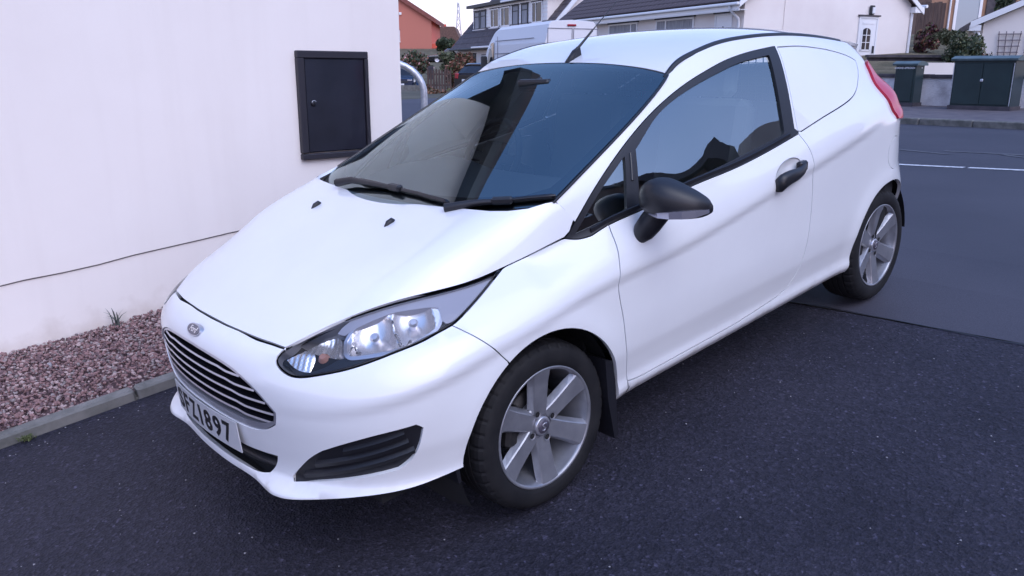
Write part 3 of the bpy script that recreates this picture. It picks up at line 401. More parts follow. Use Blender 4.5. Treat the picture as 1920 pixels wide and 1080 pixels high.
'fender':[(-0.0414,0.8711),(-0.0242,0.875),(-0.0133,0.8764),(-0.0025,0.8777),(0.0084,0.8791),(0.0193,0.8805),(0.0302,0.8819),(0.0411,0.8834),(0.052,0.885),(0.0629,0.8866),(0.0737,0.8883),(0.0846,0.89),(0.0955,0.8918),(0.1064,0.8935),(0.1173,0.8953),(0.1282,0.8971),(0.1391,0.8988),(0.1499,0.9006),(0.1608,0.9023),(0.1717,0.904),(0.1826,0.9056),(0.1935,0.9073),(0.2044,0.9089),(0.2153,0.9105),(0.2261,0.9104),(0.2376,0.9064),(0.2492,0.9028),(0.2609,0.8999),(0.2728,0.8979),(0.2849,0.8967),(0.297,0.8963),(0.3092,0.8966),(0.3215,0.8972),(0.3337,0.8982),(0.3337,0.8982),(0.3454,0.9011),(0.3571,0.9039),(0.3688,0.9068),(0.3805,0.9095),(0.3922,0.9121),(0.404,0.9145),(0.4158,0.9167),(0.4117,0.8946),(0.4088,0.8829),(0.4055,0.8712),(0.4018,0.8597),(0.3977,0.8483),(0.3933,0.8369),(0.3888,0.8256),(0.3844,0.8142),(0.3802,0.8028),(0.3764,0.7912),(0.3731,0.7796),(0.3705,0.7678),(0.3684,0.7559),(0.3669,0.7439),(0.3659,0.7318),(0.3654,0.7197),(0.3655,0.7076),(0.3661,0.6956),(0.3672,0.6835),(0.3689,0.6715),(0.371,0.6595),(0.3734,0.6476),(0.3759,0.6356),(0.3783,0.6236),(0.3805,0.6116),(0.3824,0.5996),(0.3841,0.5875),(0.3856,0.5754),(0.3869,0.5633),(0.3881,0.5512),(0.3893,0.5391),(0.3905,0.5269),(0.3918,0.5148),(0.3932,0.5027),(0.3946,0.4906),(0.3962,0.4785),(0.3978,0.4664),(0.3994,0.4543),(0.4011,0.4423),(0.4028,0.4302),(0.4045,0.4181),(0.4061,0.4061),(0.4077,0.394),(0.4093,0.3819),(0.4108,0.3698),(0.4123,0.3577),(0.4137,0.3456),(0.4152,0.3335),(0.4166,0.3214),(0.424,0.262),(0.4112,0.258),(0.3984,0.258),(0.3856,0.258),(0.3728,0.258),(0.36,0.258),(0.3543,0.2579),(0.3557,0.2718),(0.3566,0.2858),(0.357,0.2999),(0.3568,0.3139),(0.3561,0.3279),(0.3548,0.3419),(0.353,0.3558),(0.3506,0.3696),(0.3477,0.3833),(0.3443,0.3969),(0.3404,0.4104),(0.3359,0.4237),(0.331,0.4368),(0.3255,0.4497),(0.3195,0.4624),(0.3131,0.4749),(0.3061,0.4871),(0.2987,0.499),(0.2909,0.5106),(0.2826,0.5219),(0.2738,0.5329),(0.2647,0.5435),(0.2551,0.5538),(0.2452,0.5637),(0.2348,0.5732),(0.2241,0.5822),(0.2131,0.5909),(0.2018,0.5991),(0.1901,0.6069),(0.1781,0.6143),(0.1659,0.6211),(0.1534,0.6275),(0.1407,0.6334),(0.1277,0.6388),(0.1146,0.6437),(0.1012,0.6481),(0.0878,0.6519),(0.0741,0.6552),(0.0604,0.658),(0.0465,0.6603),(0.0326,0.662),(0.0186,0.6632),(0.0046,0.6639),(-0.0094,0.664),(-0.0234,0.6635),(-0.0374,0.6625),(-0.0513,0.661),(-0.0652,0.659),(-0.079,0.6564),(-0.0927,0.6532),(-0.1062,0.6496),(-0.1196,0.6454),(-0.1328,0.6407),(-0.1459,0.6355),(-0.1587,0.6298),(-0.1712,0.6236),(-0.1788,0.6329),(-0.1863,0.6423),(-0.1939,0.6517),(-0.2014,0.661),(-0.209,0.6704),(-0.2166,0.6797),(-0.2242,0.689),(-0.232,0.6981),(-0.2398,0.7072),(-0.2478,0.7161),(-0.256,0.7249),(-0.2643,0.7335),(-0.2727,0.742),(-0.2814,0.7503),(-0.2901,0.7585),(-0.2989,0.7667),(-0.3077,0.7749),(-0.2962,0.7789),(-0.2846,0.7828),(-0.273,0.7868),(-0.2615,0.7908),(-0.2499,0.7949),(-0.2384,0.7989),(-0.2268,0.8029),(-0.2153,0.807),(-0.2038,0.8111),(-0.1922,0.8152),(-0.1807,0.8193),(-0.1692,0.8234),(-0.1577,0.8276),(-0.1462,0.8318),(-0.1347,0.836),(-0.1232,0.8402),(-0.1118,0.8445),(-0.1003,0.8488),(-0.0889,0.8531),(-0.0774,0.8574),(-0.066,0.8617),(-0.0545,0.866)],
'body_side':[(0.233,1.04),(0.2443,1.0444),(0.2556,1.0487),(0.2669,1.0531),(0.2782,1.0575),(0.2894,1.0619),(0.3007,1.0664),(0.3119,1.0709),(0.3232,1.0755),(0.3344,1.0801),(0.3456,1.0847),(0.3568,1.0893),(0.368,1.0939),(0.3792,1.0984),(0.3904,1.103),(0.4016,1.1076),(0.4129,1.1121),(0.4241,1.1167),(0.4353,1.1212),(0.4466,1.1257),(0.4578,1.1302),(0.4691,1.1347),(0.4803,1.1392),(0.4916,1.1437),(0.5028,1.1481),(0.5141,1.1526),(0.5253,1.1571),(0.5366,1.1616),(0.5478,1.1661),(0.5591,1.1706),(0.5703,1.1751),(0.5816,1.1795),(0.5928,1.184),(0.6041,1.1885),(0.6153,1.1931),(0.6265,1.1976),(0.6378,1.2021),(0.649,1.2067),(0.6602,1.2113),(0.6714,1.2159),(0.6826,1.2205),(0.6938,1.2251),(0.705,1.2297),(0.7162,1.2344),(0.7274,1.2391),(0.7385,1.2437),(0.7497,1.2484),(0.7609,1.2531),(0.7721,1.2577),(0.7832,1.2624),(0.7944,1.2671),(0.8056,1.2718),(0.8168,1.2765),(0.8279,1.2812),(0.8391,1.2859),(0.8502,1.2906),(0.8613,1.2954),(0.8725,1.3002),(0.8835,1.3051),(0.8946,1.3101),(0.9056,1.3151),(0.9166,1.3202),(0.9276,1.3253),(0.9385,1.3305),(0.9494,1.3357),(0.9604,1.341),(0.9713,1.3462),(0.9822,1.3515),(0.9931,1.3567),(1.004,1.362),(1.059,1.3875),(1.088,1.3989),(1.1169,1.4073),(1.1459,1.4138),(1.1749,1.4191),(1.2039,1.4241),(1.2329,1.429),(1.2619,1.4336),(1.2908,1.4378),(1.3198,1.4415),(1.3488,1.4446),(1.3778,1.447),(1.4068,1.4488),(1.4358,1.45),(1.4647,1.4508),(1.4937,1.4512),(1.5227,1.4512),(1.5517,1.451),(1.5807,1.4506),(1.6097,1.4501),(1.6386,1.4494),(1.6676,1.4485),(1.6966,1.4473),(1.7256,1.446),(1.7546,1.4445),(1.7836,1.4428),(1.8125,1.4409),(1.8415,1.4388),(1.8705,1.4365),(1.8995,1.434),(1.9285,1.4313),(1.9575,1.4285),(1.9864,1.4254),(2.0154,1.4222),(2.0444,1.4189),(2.0734,1.4154),(2.1024,1.4117),(2.1314,1.4079),(2.1603,1.404),(2.1893,1.4),(2.2183,1.3958),(2.2473,1.3915),(2.2763,1.3871),(2.3053,1.3826),(2.3342,1.378),(2.3632,1.3733),(2.3922,1.3685),(2.4212,1.3637),(2.4502,1.3587),(2.4792,1.3537),(2.5081,1.3486),(2.5371,1.3434),(2.5661,1.3382),(2.5951,1.3329),(2.6241,1.3275),(2.6531,1.3221),(2.682,1.3167),(2.711,1.3112),(2.74,1.3057),(2.5695,1.2235),(2.5658,1.2118),(2.5618,1.2003),(2.5574,1.189),(2.5523,1.1781),(2.5465,1.1675),(2.5398,1.1574),(2.5328,1.1475),(2.5257,1.1377),(2.5192,1.1278),(2.5137,1.1176),(2.5094,1.107),(2.5064,1.0959),(2.5046,1.0845),(2.5037,1.0727),(2.5039,1.061),(2.5052,1.0494),(2.5076,1.038),(2.5114,1.027),(2.5165,1.0162),(2.5226,1.0057),(2.5294,0.9953),(2.5366,0.985),(2.5482,0.9801),(2.56,0.9752),(2.572,0.9704),(2.5842,0.9657),(2.5967,0.9611),(2.6093,0.9565),(2.6221,0.952),(2.635,0.9475),(2.6478,0.943),(2.6606,0.9385),(2.6732,0.9339),(2.6857,0.9293),(2.6979,0.9246),(2.7098,0.9197),(2.7214,0.9148),(2.7324,0.9096),(2.743,0.9043),(2.753,0.8988),(2.7624,0.893),(2.7711,0.887),(2.779,0.8807),(2.7862,0.874),(2.7927,0.8669),(2.7985,0.8592),(2.8038,0.851),(2.8086,0.8419),(2.8132,0.8321),(2.8175,0.8216),(2.8216,0.8103),(2.8255,0.7985),(2.8291,0.7863),(2.8324,0.7737),(2.8353,0.761),(2.8379,0.7482),(2.8402,0.7354),(2.842,0.7228),(2.8435,0.7103),(2.8447,0.698),(2.8456,0.6858),(2.8464,0.6737),(2.8471,0.6616),(2.8477,0.6495),(2.8482,0.6374),(2.8486,0.6252),(2.849,0.6131),(2.8493,0.6009),(2.8495,0.5888),(2.8496,0.5767),(2.8495,0.5646),(2.849,0.5526),(2.8483,0.5406),(2.8471,0.5286),(2.8456,0.5166),(2.8437,0.5047),(2.8416,0.4927),(2.8393,0.4808),(2.8368,0.4689),(2.8344,0.4569),(2.832,0.445),(2.8296,0.4331),(2.8273,0.4211),(2.8218,0.4353),(2.8157,0.4492),(2.809,0.4629),(2.8018,0.4763),(2.794,0.4893),(2.7856,0.502),(2.7767,0.5144),(2.7673,0.5263),(2.7574,0.5379),(2.7471,0.549),(2.7362,0.5597),(2.725,0.5699),(2.7133,0.5796),(2.7012,0.5888),(2.6887,0.5975),(2.6759,0.6057),(2.6627,0.6133),(2.6493,0.6204),(2.6355,0.6268),(2.6215,0.6327),(2.6072,0.638),(2.5928,0.6427),(2.5781,0.6468),(2.5633,0.6502),(2.5484,0.6531),(2.5333,0.6553),(2.5182,0.6568),(2.503,0.6577),(2.4878,0.658),(2.4726,0.6576),(2.4574,0.6566),(2.4423,0.655),(2.4273,0.6527),(2.4124,0.6497),(2.3976,0.6462),(2.383,0.642),(2.3685,0.6372),(2.3543,0.6319),(2.3403,0.6259),(2.3266,0.6193),(2.3132,0.6122),(2.3001,0.6044),(2.2873,0.5962),(2.2749,0.5874),(2.2629,0.5781),(2.2512,0.5683),(2.24,0.558),(2.2293,0.5473),(2.219,0.5361),(2.2092,0.5245),(2.1999,0.5125),(2.1911,0.5001),(2.1828,0.4873),(2.1751,0.4742),(2.1679,0.4608),(2.1613,0.4471),(2.1553,0.4331),(2.1499,0.4189),(2.1451,0.4045),(2.1409,0.3899),(2.1373,0.3751),(2.1344,0.3602),(2.1321,0.3451),(2.1304,0.33),(2.1294,0.3148),(2.129,0.2996),(2.1293,0.2844),(2.1301,0.2693),(2.1317,0.2541),(2.1217,0.262),(2.0704,0.2618),(2.0192,0.2615),(1.9679,0.2612),(1.9166,0.261),(1.8654,0.2607),(1.8141,0.2604),(1.7628,0.2601),(1.7116,0.2598),(1.6603,0.2595),(1.6091,0.2592),(1.5578,0.259),(1.5065,0.2587),(1.4553,0.2585),(1.404,0.2583),(1.3527,0.2582),(1.3015,0.2581),(1.2502,0.258),(1.199,0.258),(1.1477,0.258),(1.0964,0.258),(1.0452,0.258),(0.9939,0.258),(0.9426,0.258),(0.8914,0.258),(0.8401,0.258),(0.7888,0.258),(0.7376,0.258),(0.6863,0.258),(0.6351,0.258),(0.5838,0.258),(0.5325,0.258),(0.4813,0.258),(0.43,0.258),(0.43,0.29),(0.4166,0.3214),(0.4285,0.3192),(0.4405,0.3171),(0.4525,0.3153),(0.4644,0.3137),(0.4764,0.3124),(0.4884,0.3116),(0.5005,0.311),(0.5125,0.3107),(0.5246,0.3105),(0.5366,0.3105),(0.5487,0.3105),(0.5608,0.3105),(0.5729,0.3105),(0.5851,0.3106),(0.5972,0.3106),(0.6093,0.3106),(0.6214,0.3107),(0.6336,0.3107),(0.6457,0.3108),(0.6578,0.3108),(0.67,0.3108),(0.6821,0.3109),(0.6943,0.3109),(0.7064,0.3109),(0.7185,0.3109),(0.7307,0.311),(0.7428,0.311),(0.7549,0.311),(0.767,0.311),(0.7791,0.311),(0.7912,0.311),(0.8034,0.311),(0.8155,0.311),(0.8276,0.3111),(0.8397,0.3111),(0.8518,0.3111),(0.8639,0.3111),(0.8761,0.3111),(0.8882,0.3111),(0.9003,0.3111),(0.9124,0.3111),(0.9245,0.3111),(0.9366,0.3111),(0.9487,0.3111),(0.9609,0.3111),(0.973,0.3111),(0.9851,0.3111),(0.9972,0.3112),(1.0093,0.3112),(1.0214,0.3112),(1.0335,0.3113),(1.0456,0.3114),(1.0577,0.3115),(1.0698,0.3116),(1.082,0.3118),(1.0941,0.3121),(1.1062,0.3124),(1.1183,0.3127),(1.1304,0.3131),(1.1425,0.3135),(1.1546,0.3139),(1.1667,0.3144),(1.1788,0.3149),(1.1909,0.3154),(1.203,0.316),(1.2151,0.3166),(1.2272,0.3172),(1.2394,0.3178),(1.2515,0.3184),(1.2636,0.319),(1.2757,0.3197),(1.2878,0.3203),(1.2999,0.321),(1.312,0.3216),(1.324,0.3223),(1.3361,0.323),(1.3482,0.3237),(1.3603,0.3244),(1.3724,0.3252),(1.3845,0.3259),(1.3966,0.3268),(1.4087,0.3276),(1.4207,0.3285),(1.4328,0.3295),(1.4449,0.3304),(1.457,0.3313),(1.4691,0.3322),(1.4811,0.3332),(1.4933,0.3357),(1.5054,0.3384),(1.5173,0.3412),(1.529,0.3443),(1.5403,0.3478),(1.5512,0.352),(1.5616,0.3571),(1.5715,0.3631),(1.581,0.3701),(1.5899,0.378),(1.5984,0.3867),(1.6063,0.3961),(1.6138,0.4059),(1.6208,0.4159),(1.6273,0.4262),(1.6334,0.4367),(1.6392,0.4474),(1.6446,0.4583),(1.6497,0.4694),(1.6544,0.4807),(1.6589,0.4921),(1.663,0.5036),(1.6668,0.5152),(1.6702,0.5268),(1.6734,0.5385),(1.6764,0.5503),(1.6791,0.5621),(1.6816,0.5739),(1.684,0.5859),(1.6861,0.5978),(1.6881,0.6099),(1.69,0.6219),(1.6917,0.6339),(1.6932,0.646),(1.6946,0.6581),(1.696,0.6701),(1.6972,0.6822),(1.6984,0.6943),(1.6994,0.7064),(1.7003,0.7185),(1.7011,0.7307),(1.7017,0.7428),(1.7021,0.7549),(1.7023,0.767),(1.7023,0.7792),(1.702,0.7913),(1.7016,0.8034),(1.701,0.8155),(1.7003,0.8277),(1.6994,0.8398),(1.6984,0.8519),(1.6973,0.864),(1.6961,0.8761),(1.6949,0.8882),(1.6934,0.9004),(1.6919,0.9125),(1.6901,0.9245),(1.688,0.9366),(1.6857,0.9484),(1.6829,0.9602),(1.6796,0.9717),(1.6758,0.9829),(1.6712,0.9939),(1.666,1.0046),(1.6602,1.0152),(1.654,1.0257),(1.6476,1.0361),(1.6316,1.0606),(1.6356,1.0723),(1.6396,1.0839),(1.6436,1.0955),(1.6477,1.1071),(1.6517,1.1187),(1.6557,1.1304),(1.6596,1.142),(1.6636,1.1537),(1.6675,1.1653),(1.6713,1.177),(1.6751,1.1887),(1.6789,1.2004),(1.6826,1.2121),(1.6862,1.2239),(1.6899,1.2356),(1.6935,1.2474),(1.697,1.2591),(1.7005,1.2709),(1.704,1.2827),(1.7074,1.2945),(1.7107,1.3064),(1.714,1.3182),(1.7173,1.33),(1.7206,1.3419),(1.7238,1.3538),(1.727,1.3656),(1.7302,1.3775),(1.7334,1.3894),(1.7366,1.4012),(1.7246,1.4011),(1.7126,1.4009),(1.7006,1.4007),(1.6886,1.4006),(1.6766,1.4004),(1.6646,1.4002),(1.6526,1.4001),(1.6406,1.3999),(1.6286,1.3997),(1.6166,1.3995),(1.6046,1.3992),(1.5926,1.399),(1.5806,1.3987),(1.5686,1.3984),(1.5566,1.398),(1.5446,1.3976),(1.5326,1.3971),(1.5206,1.3965),(1.5086,1.3959),(1.4966,1.3952),(1.4846,1.3944),(1.4726,1.3936),(1.4606,1.3928),(1.4486,1.3919),(1.4367,1.3909),(1.4247,1.3899),(1.4128,1.3888),(1.4008,1.3877),(1.3889,1.3865),(1.377,1.3853),(1.3651,1.3839),(1.3532,1.3824),(1.3413,1.3808),(1.3294,1.3792),(1.3176,1.3774),(1.3057,1.3755),(1.2938,1.3735),(1.282,1.3714),(1.2702,1.3692),(1.2583,1.367),(1.2465,1.3647),(1.2347,1.3624),(1.2229,1.36),(1.2111,1.3576),(1.1994,1.3551),(1.1876,1.3526),(1.1759,1.3501),(1.1642,1.3476),(1.1525,1.345),(1.1408,1.3423),(1.1291,1.3397),(1.1174,1.3369),(1.1058,1.3341),(1.0941,1.3312),(1.0825,1.3283),(1.0708,1.3253),(1.0592,1.3222),(1.0476,1.319),(1.036,1.3159),(1.0244,1.3126),(1.0128,1.3093),(1.0013,1.3059),(0.9897,1.3025),(0.9782,1.2991),(0.9667,1.2956),(0.9552,1.2921),(0.9438,1.2885),(0.9323,1.2849),(0.9209,1.2812),(0.9095,1.2776),(0.8981,1.2738),(0.8867,1.2701),(0.8754,1.2662),(0.864,1.2624),(0.8527,1.2584),(0.8414,1.2544),(0.83,1.2504),(0.8187,1.2463),(0.8075,1.2421),(0.7962,1.2379),(0.7849,1.2336),(0.7737,1.2293),(0.7625,1.2249),(0.7513,1.2204),(0.7402,1.2159),(0.729,1.2113),(0.7179,1.2067),(0.7069,1.202),(0.6958,1.1973),(0.6848,1.1926),(0.6738,1.1877),(0.6629,1.1829),(0.6519,1.178),(0.641,1.173),(0.6302,1.1679),(0.6194,1.1628),(0.6085,1.1577),(0.5978,1.1524),(0.587,1.1471),(0.5763,1.1417),(0.5656,1.1362),(0.5549,1.1307),(0.5442,1.125),(0.5336,1.1193),(0.523,1.1136),(0.5125,1.1078),(0.502,1.1019),(0.4915,1.0959),(0.4811,1.0899),(0.4707,1.0838),(0.4604,1.0777),(0.4501,1.0715),(0.4399,1.0653),(0.4298,1.0589),(0.4197,1.0525),(0.4096,1.046),(0.3997,1.0395),(0.3897,1.0328),(0.3799,1.026),(0.3701,1.0191),(0.3604,1.0121),(0.3507,1.005),(0.341,0.9979),(0.3314,0.9907),(0.3218,0.9834),(0.3122,0.9761),(0.3027,0.9688),(0.2931,0.9615),(0.2836,0.9541),(0.2759,0.9617),(0.2695,0.9732),(0.2628,0.9846),(0.2559,0.9958),(0.2486,1.0067),(0.2409,1.0174),(0.2329,1.0278)],
'quarter_panel':[(1.7517,1.3961),(1.7637,1.3953),(1.7757,1.3946),(1.7878,1.3939),(1.7998,1.3932),(1.8118,1.3925),(1.8238,1.3918),(1.8359,1.391),(1.8479,1.3902),(1.8599,1.3894),(1.8719,1.3885),(1.8839,1.3876),(1.8959,1.3866),(1.9078,1.3855),(1.9198,1.3843),(1.9318,1.383),(1.9437,1.3817),(1.9557,1.3802),(1.9676,1.3787),(1.9796,1.3771),(1.9915,1.3754),(2.0034,1.3737),(2.0154,1.3719),(2.0273,1.3701),(2.0392,1.3682),(2.0511,1.3663),(2.063,1.3644),(2.0749,1.3624),(2.0867,1.3604),(2.0986,1.3584),(2.1105,1.3563),(2.1223,1.3542),(2.1342,1.3521),(2.146,1.3499),(2.1578,1.3476),(2.1697,1.3453),(2.1815,1.3429),(2.1933,1.3405),(2.2051,1.338),(2.2169,1.3355),(2.2286,1.3329),(2.2404,1.3303),(2.2521,1.3276),(2.2638,1.3248),(2.2756,1.322),(2.2873,1.3192),(2.299,1.3163),(2.3107,1.3133),(2.3223,1.3103),(2.334,1.3072),(2.3456,1.304),(2.3572,1.3007),(2.3688,1.2973),(2.3803,1.2937),(2.3917,1.29),(2.403,1.286),(2.4143,1.2818),(2.4254,1.2773),(2.4364,1.2726),(2.4474,1.2677),(2.4584,1.2627),(2.451,1.2532),(2.4435,1.2439),(2.4356,1.2351),(2.4273,1.2268),(2.4184,1.2191),(2.4089,1.212),(2.399,1.2054),(2.3886,1.1991),(2.3781,1.1931),(2.3674,1.1872),(2.3566,1.1814),(2.3459,1.1756),(2.3352,1.1698),(2.3245,1.164),(2.3138,1.1584),(2.303,1.153),(2.2921,1.1478),(2.2811,1.1429),(2.27,1.1384),(2.2587,1.1341),(2.2474,1.1301),(2.2359,1.1264),(2.2243,1.1231),(2.2127,1.12),(2.201,1.1172),(2.1892,1.1146),(2.1774,1.1123),(2.1655,1.1102),(2.1536,1.1082),(2.1417,1.1063),(2.1297,1.1045),(2.1178,1.1027),(2.1058,1.101),(2.0938,1.0994),(2.0818,1.0977),(2.0698,1.0961),(2.0579,1.0945),(2.0459,1.0929),(2.0339,1.0913),(2.0219,1.0897),(2.01,1.0882),(1.998,1.0867),(1.986,1.0852),(1.974,1.0837),(1.962,1.0822),(1.95,1.0807),(1.9381,1.0792),(1.9261,1.0777),(1.9141,1.0762),(1.9021,1.0747),(1.8901,1.0731),(1.8782,1.0715),(1.8662,1.0698),(1.8543,1.0682),(1.8423,1.0665),(1.8304,1.0647),(1.8184,1.063),(1.8065,1.0612),(1.7945,1.0594),(1.7826,1.0576),(1.7707,1.0558),(1.7587,1.0539),(1.7468,1.0521),(1.7349,1.0502),(1.7229,1.0484),(1.711,1.0466),(1.6991,1.0447),(1.6871,1.0429),(1.6752,1.0411),(1.6624,1.0441),(1.6496,1.0471),(1.653,1.0587),(1.6564,1.0703),(1.6598,1.082),(1.6632,1.0936),(1.6666,1.1052),(1.67,1.1169),(1.6734,1.1285),(1.6768,1.1401),(1.6802,1.1518),(1.6836,1.1634),(1.687,1.175),(1.6904,1.1867),(1.6938,1.1983),(1.6972,1.2099),(1.7006,1.2216),(1.704,1.2332),(1.7074,1.2448),(1.7108,1.2565),(1.7142,1.2681),(1.7176,1.2797),(1.721,1.2914),(1.7244,1.303),(1.7278,1.3146),(1.7312,1.3263),(1.7347,1.3379),(1.7381,1.3495),(1.7415,1.3612),(1.7449,1.3728),(1.7483,1.3844)],
'hood_front':[(-0.745,0.),(-0.7448,0.0193),(-0.7447,0.0387),(-0.7445,0.058),(-0.7443,0.0774),(-0.7441,0.0967),(-0.7436,0.1161),(-0.7426,0.1354),(-0.7414,0.1548),(-0.74,0.1741),(-0.7385,0.1935),(-0.737,0.2128),(-0.7354,0.2322),(-0.7335,0.2515),(-0.7315,0.2709),(-0.7292,0.2902),(-0.7267,0.3096),(-0.7235,0.3289),(-0.72,0.3483),(-0.7163,0.3676),(-0.7127,0.387),(-0.7092,0.4063),(-0.7056,0.4257),(-0.702,0.445)],
'headlight':[(0.4028,0.7529),(0.3949,0.7444),(0.3896,0.7357),(0.3888,0.7268),(0.393,0.7185),(0.4011,0.7111),(0.4112,0.7046),(0.4221,0.6992),(0.4335,0.695),(0.4452,0.6924),(0.4572,0.6915),(0.4693,0.6918),(0.4814,0.6931),(0.4935,0.6951),(0.5056,0.6974),(0.5177,0.6997),(0.5298,0.7021),(0.5418,0.7044),(0.5539,0.7066),(0.5659,0.7089),(0.578,0.7113),(0.59,0.7138),(0.6019,0.7165),(0.6139,0.7193),(0.6258,0.7221),(0.6377,0.725),(0.6496,0.728),(0.6616,0.7309),(0.6735,0.7338),(0.6854,0.7367),(0.6973,0.7396),(0.7093,0.7422),(0.7213,0.7447),(0.7333,0.747),(0.7454,0.7492),(0.7575,0.7513),(0.7696,0.7536),(0.7816,0.7559),(0.7936,0.7584),(0.8056,0.761),(0.8176,0.7636),(0.8295,0.7664),(0.8415,0.7692),(0.8534,0.772),(0.8653,0.7749),(0.8769,0.7799),(0.8884,0.7848),(0.8999,0.7898),(0.9114,0.7948),(0.923,0.7997),(0.9345,0.8047),(0.9461,0.8096),(0.9576,0.8144),(0.9692,0.8193),(0.9808,0.8241),(0.9924,0.8289),(1.004,0.8336),(1.0157,0.8383),(1.0273,0.843),(1.039,0.8476),(1.0507,0.8522),(1.0624,0.8567),(1.0741,0.8613),(1.0858,0.8658),(1.0975,0.8704),(1.0817,0.868),(1.067,0.8663),(1.0523,0.8647),(1.0376,0.8632),(1.0231,0.8618),(1.0085,0.8604),(0.994,0.8592),(0.9794,0.8581),(0.9649,0.8572),(0.9503,0.8563),(0.9356,0.8556),(0.9209,0.8549),(0.9061,0.8542),(0.8912,0.8536),(0.8761,0.8531),(0.861,0.8525),(0.8457,0.852),(0.8304,0.8514),(0.815,0.8508),(0.7996,0.8502),(0.7843,0.8494),(0.769,0.8486),(0.7539,0.8476),(0.739,0.8465),(0.7243,0.8453),(0.7097,0.8438),(0.6952,0.8422),(0.6808,0.8403),(0.6664,0.8383),(0.6521,0.836),(0.638,0.8336),(0.6239,0.831),(0.6101,0.8281),(0.5964,0.8252),(0.5829,0.822),(0.5697,0.8187),(0.5567,0.8152),(0.5439,0.8114),(0.5311,0.8074),(0.5184,0.8032),(0.5056,0.7986),(0.4928,0.7938),(0.4798,0.7885),(0.4667,0.783),(0.4536,0.7772),(0.4405,0.7711),(0.4275,0.7649),(0.4146,0.7585)],
'bumper':[(0.,0.763),(0.0183,0.7631),(0.0366,0.7631),(0.0549,0.7631),(0.0731,0.763),(0.0913,0.7628),(0.1094,0.7626),(0.1275,0.7625),(0.1455,0.7624),(0.1635,0.7622),(0.1814,0.762),(0.1992,0.7615),(0.2169,0.761),(0.2345,0.7604),(0.2519,0.7597),(0.2693,0.759),(0.2866,0.7582),(0.304,0.7576),(0.3213,0.757),(0.3385,0.7563),(0.3555,0.7554),(0.3723,0.7542),(0.3889,0.7528),(0.4053,0.752),(0.4028,0.7529),(0.3949,0.7444),(0.3896,0.7357),(0.3888,0.7268),(0.393,0.7185),(0.4011,0.7111),(0.4112,0.7046),(0.4221,0.6992),(0.4335,0.695),(0.4452,0.6924),(0.4572,0.6915),(0.4693,0.6918),(0.4814,0.6931),(0.4935,0.6951),(0.5056,0.6974),(0.5177,0.6997),(0.5298,0.7021),(0.5418,0.7044),(0.5539,0.7066),(0.5659,0.7089),(0.578,0.7113),(0.59,0.7138),(0.6019,0.7165),(0.6139,0.7193),(0.6258,0.7221),(0.6377,0.725),(0.6496,0.728),(0.6616,0.7309),(0.6735,0.7338),(0.6854,0.7367),(0.6973,0.7396),(0.7093,0.7422),(0.7213,0.7447),(0.7333,0.747),(0.7454,0.7492),(0.7575,0.7513),(0.7696,0.7536),(0.7816,0.7559),(0.7936,0.7584),(0.8056,0.761),(0.8176,0.7636),(0.8295,0.7664),(0.8415,0.7692),(0.8534,0.772),(0.8653,0.7749),(0.8791,0.7667),(0.893,0.7585),(0.9057,0.7503),(0.9165,0.742),(0.9263,0.7335),(0.9356,0.7249),(0.9444,0.7161),(0.9528,0.7072),(0.9605,0.6981),(0.9675,0.689),(0.9739,0.6797),(0.9798,0.6704),(0.9858,0.661),(0.9922,0.6517),(0.999,0.6423),(1.0057,0.6329),(1.009,0.6216),(0.9997,0.6155),(0.9907,0.609),(0.9818,0.6021),(0.9733,0.5949),(0.965,0.5873),(0.957,0.5793),(0.9492,0.571),(0.9417,0.5624),(0.9344,0.5535),(0.9274,0.5442),(0.9206,0.5347),(0.9141,0.5249),(0.9079,0.5148),(0.9019,0.5044),(0.8962,0.4938),(0.8907,0.483),(0.8855,0.4719),(0.8806,0.4607),(0.8758,0.4492),(0.8711,0.4376),(0.8665,0.4258),(0.8622,0.4139),(0.8582,0.4018),(0.8546,0.3896),(0.8514,0.3773),(0.8484,0.3649),(0.846,0.3524),(0.8444,0.3398),(0.8437,0.3273),(0.8317,0.3256),(0.8198,0.3239),(0.8078,0.3222),(0.7958,0.3205),(0.7839,0.3189),(0.7719,0.3173),(0.7599,0.3158),(0.7479,0.3144),(0.7359,0.3131),(0.7239,0.3121),(0.7119,0.3111),(0.6998,0.3103),(0.6878,0.3096),(0.6757,0.309),(0.6637,0.3084),(0.6516,0.3079),(0.6395,0.3074),(0.6275,0.3068),(0.6154,0.3063),(0.6033,0.3057),(0.5913,0.305),(0.5792,0.3043),(0.5672,0.3034),(0.5551,0.3026),(0.5431,0.3017),(0.531,0.3007),(0.519,0.2998),(0.5069,0.2989),(0.4949,0.2979),(0.4829,0.297),(0.4708,0.2961),(0.4588,0.2952),(0.4467,0.2944),(0.4347,0.2935),(0.4226,0.2928),(0.4106,0.292),(0.3985,0.2914),(0.3864,0.2907),(0.3744,0.2902),(0.3623,0.2897),(0.3502,0.2893),(0.3382,0.2889),(0.3261,0.2887),(0.314,0.2885),(0.3019,0.2884),(0.2899,0.2883),(0.2778,0.2882),(0.2657,0.2881),(0.2536,0.288),(0.2416,0.288),(0.2295,0.2879),(0.2174,0.2878),(0.2053,0.2877),(0.1932,0.2875),(0.1812,0.2874),(0.1691,0.2873),(0.157,0.2872),(0.1449,0.2872),(0.1329,0.2871),(0.1208,0.2871),(0.1087,0.287),(0.0966,0.287),(0.0845,0.287),(0.0725,0.287),(0.0604,0.287),(0.0483,0.287),(0.0362,0.287),(0.0242,0.287),(0.0121,0.287),(0.,0.287)],
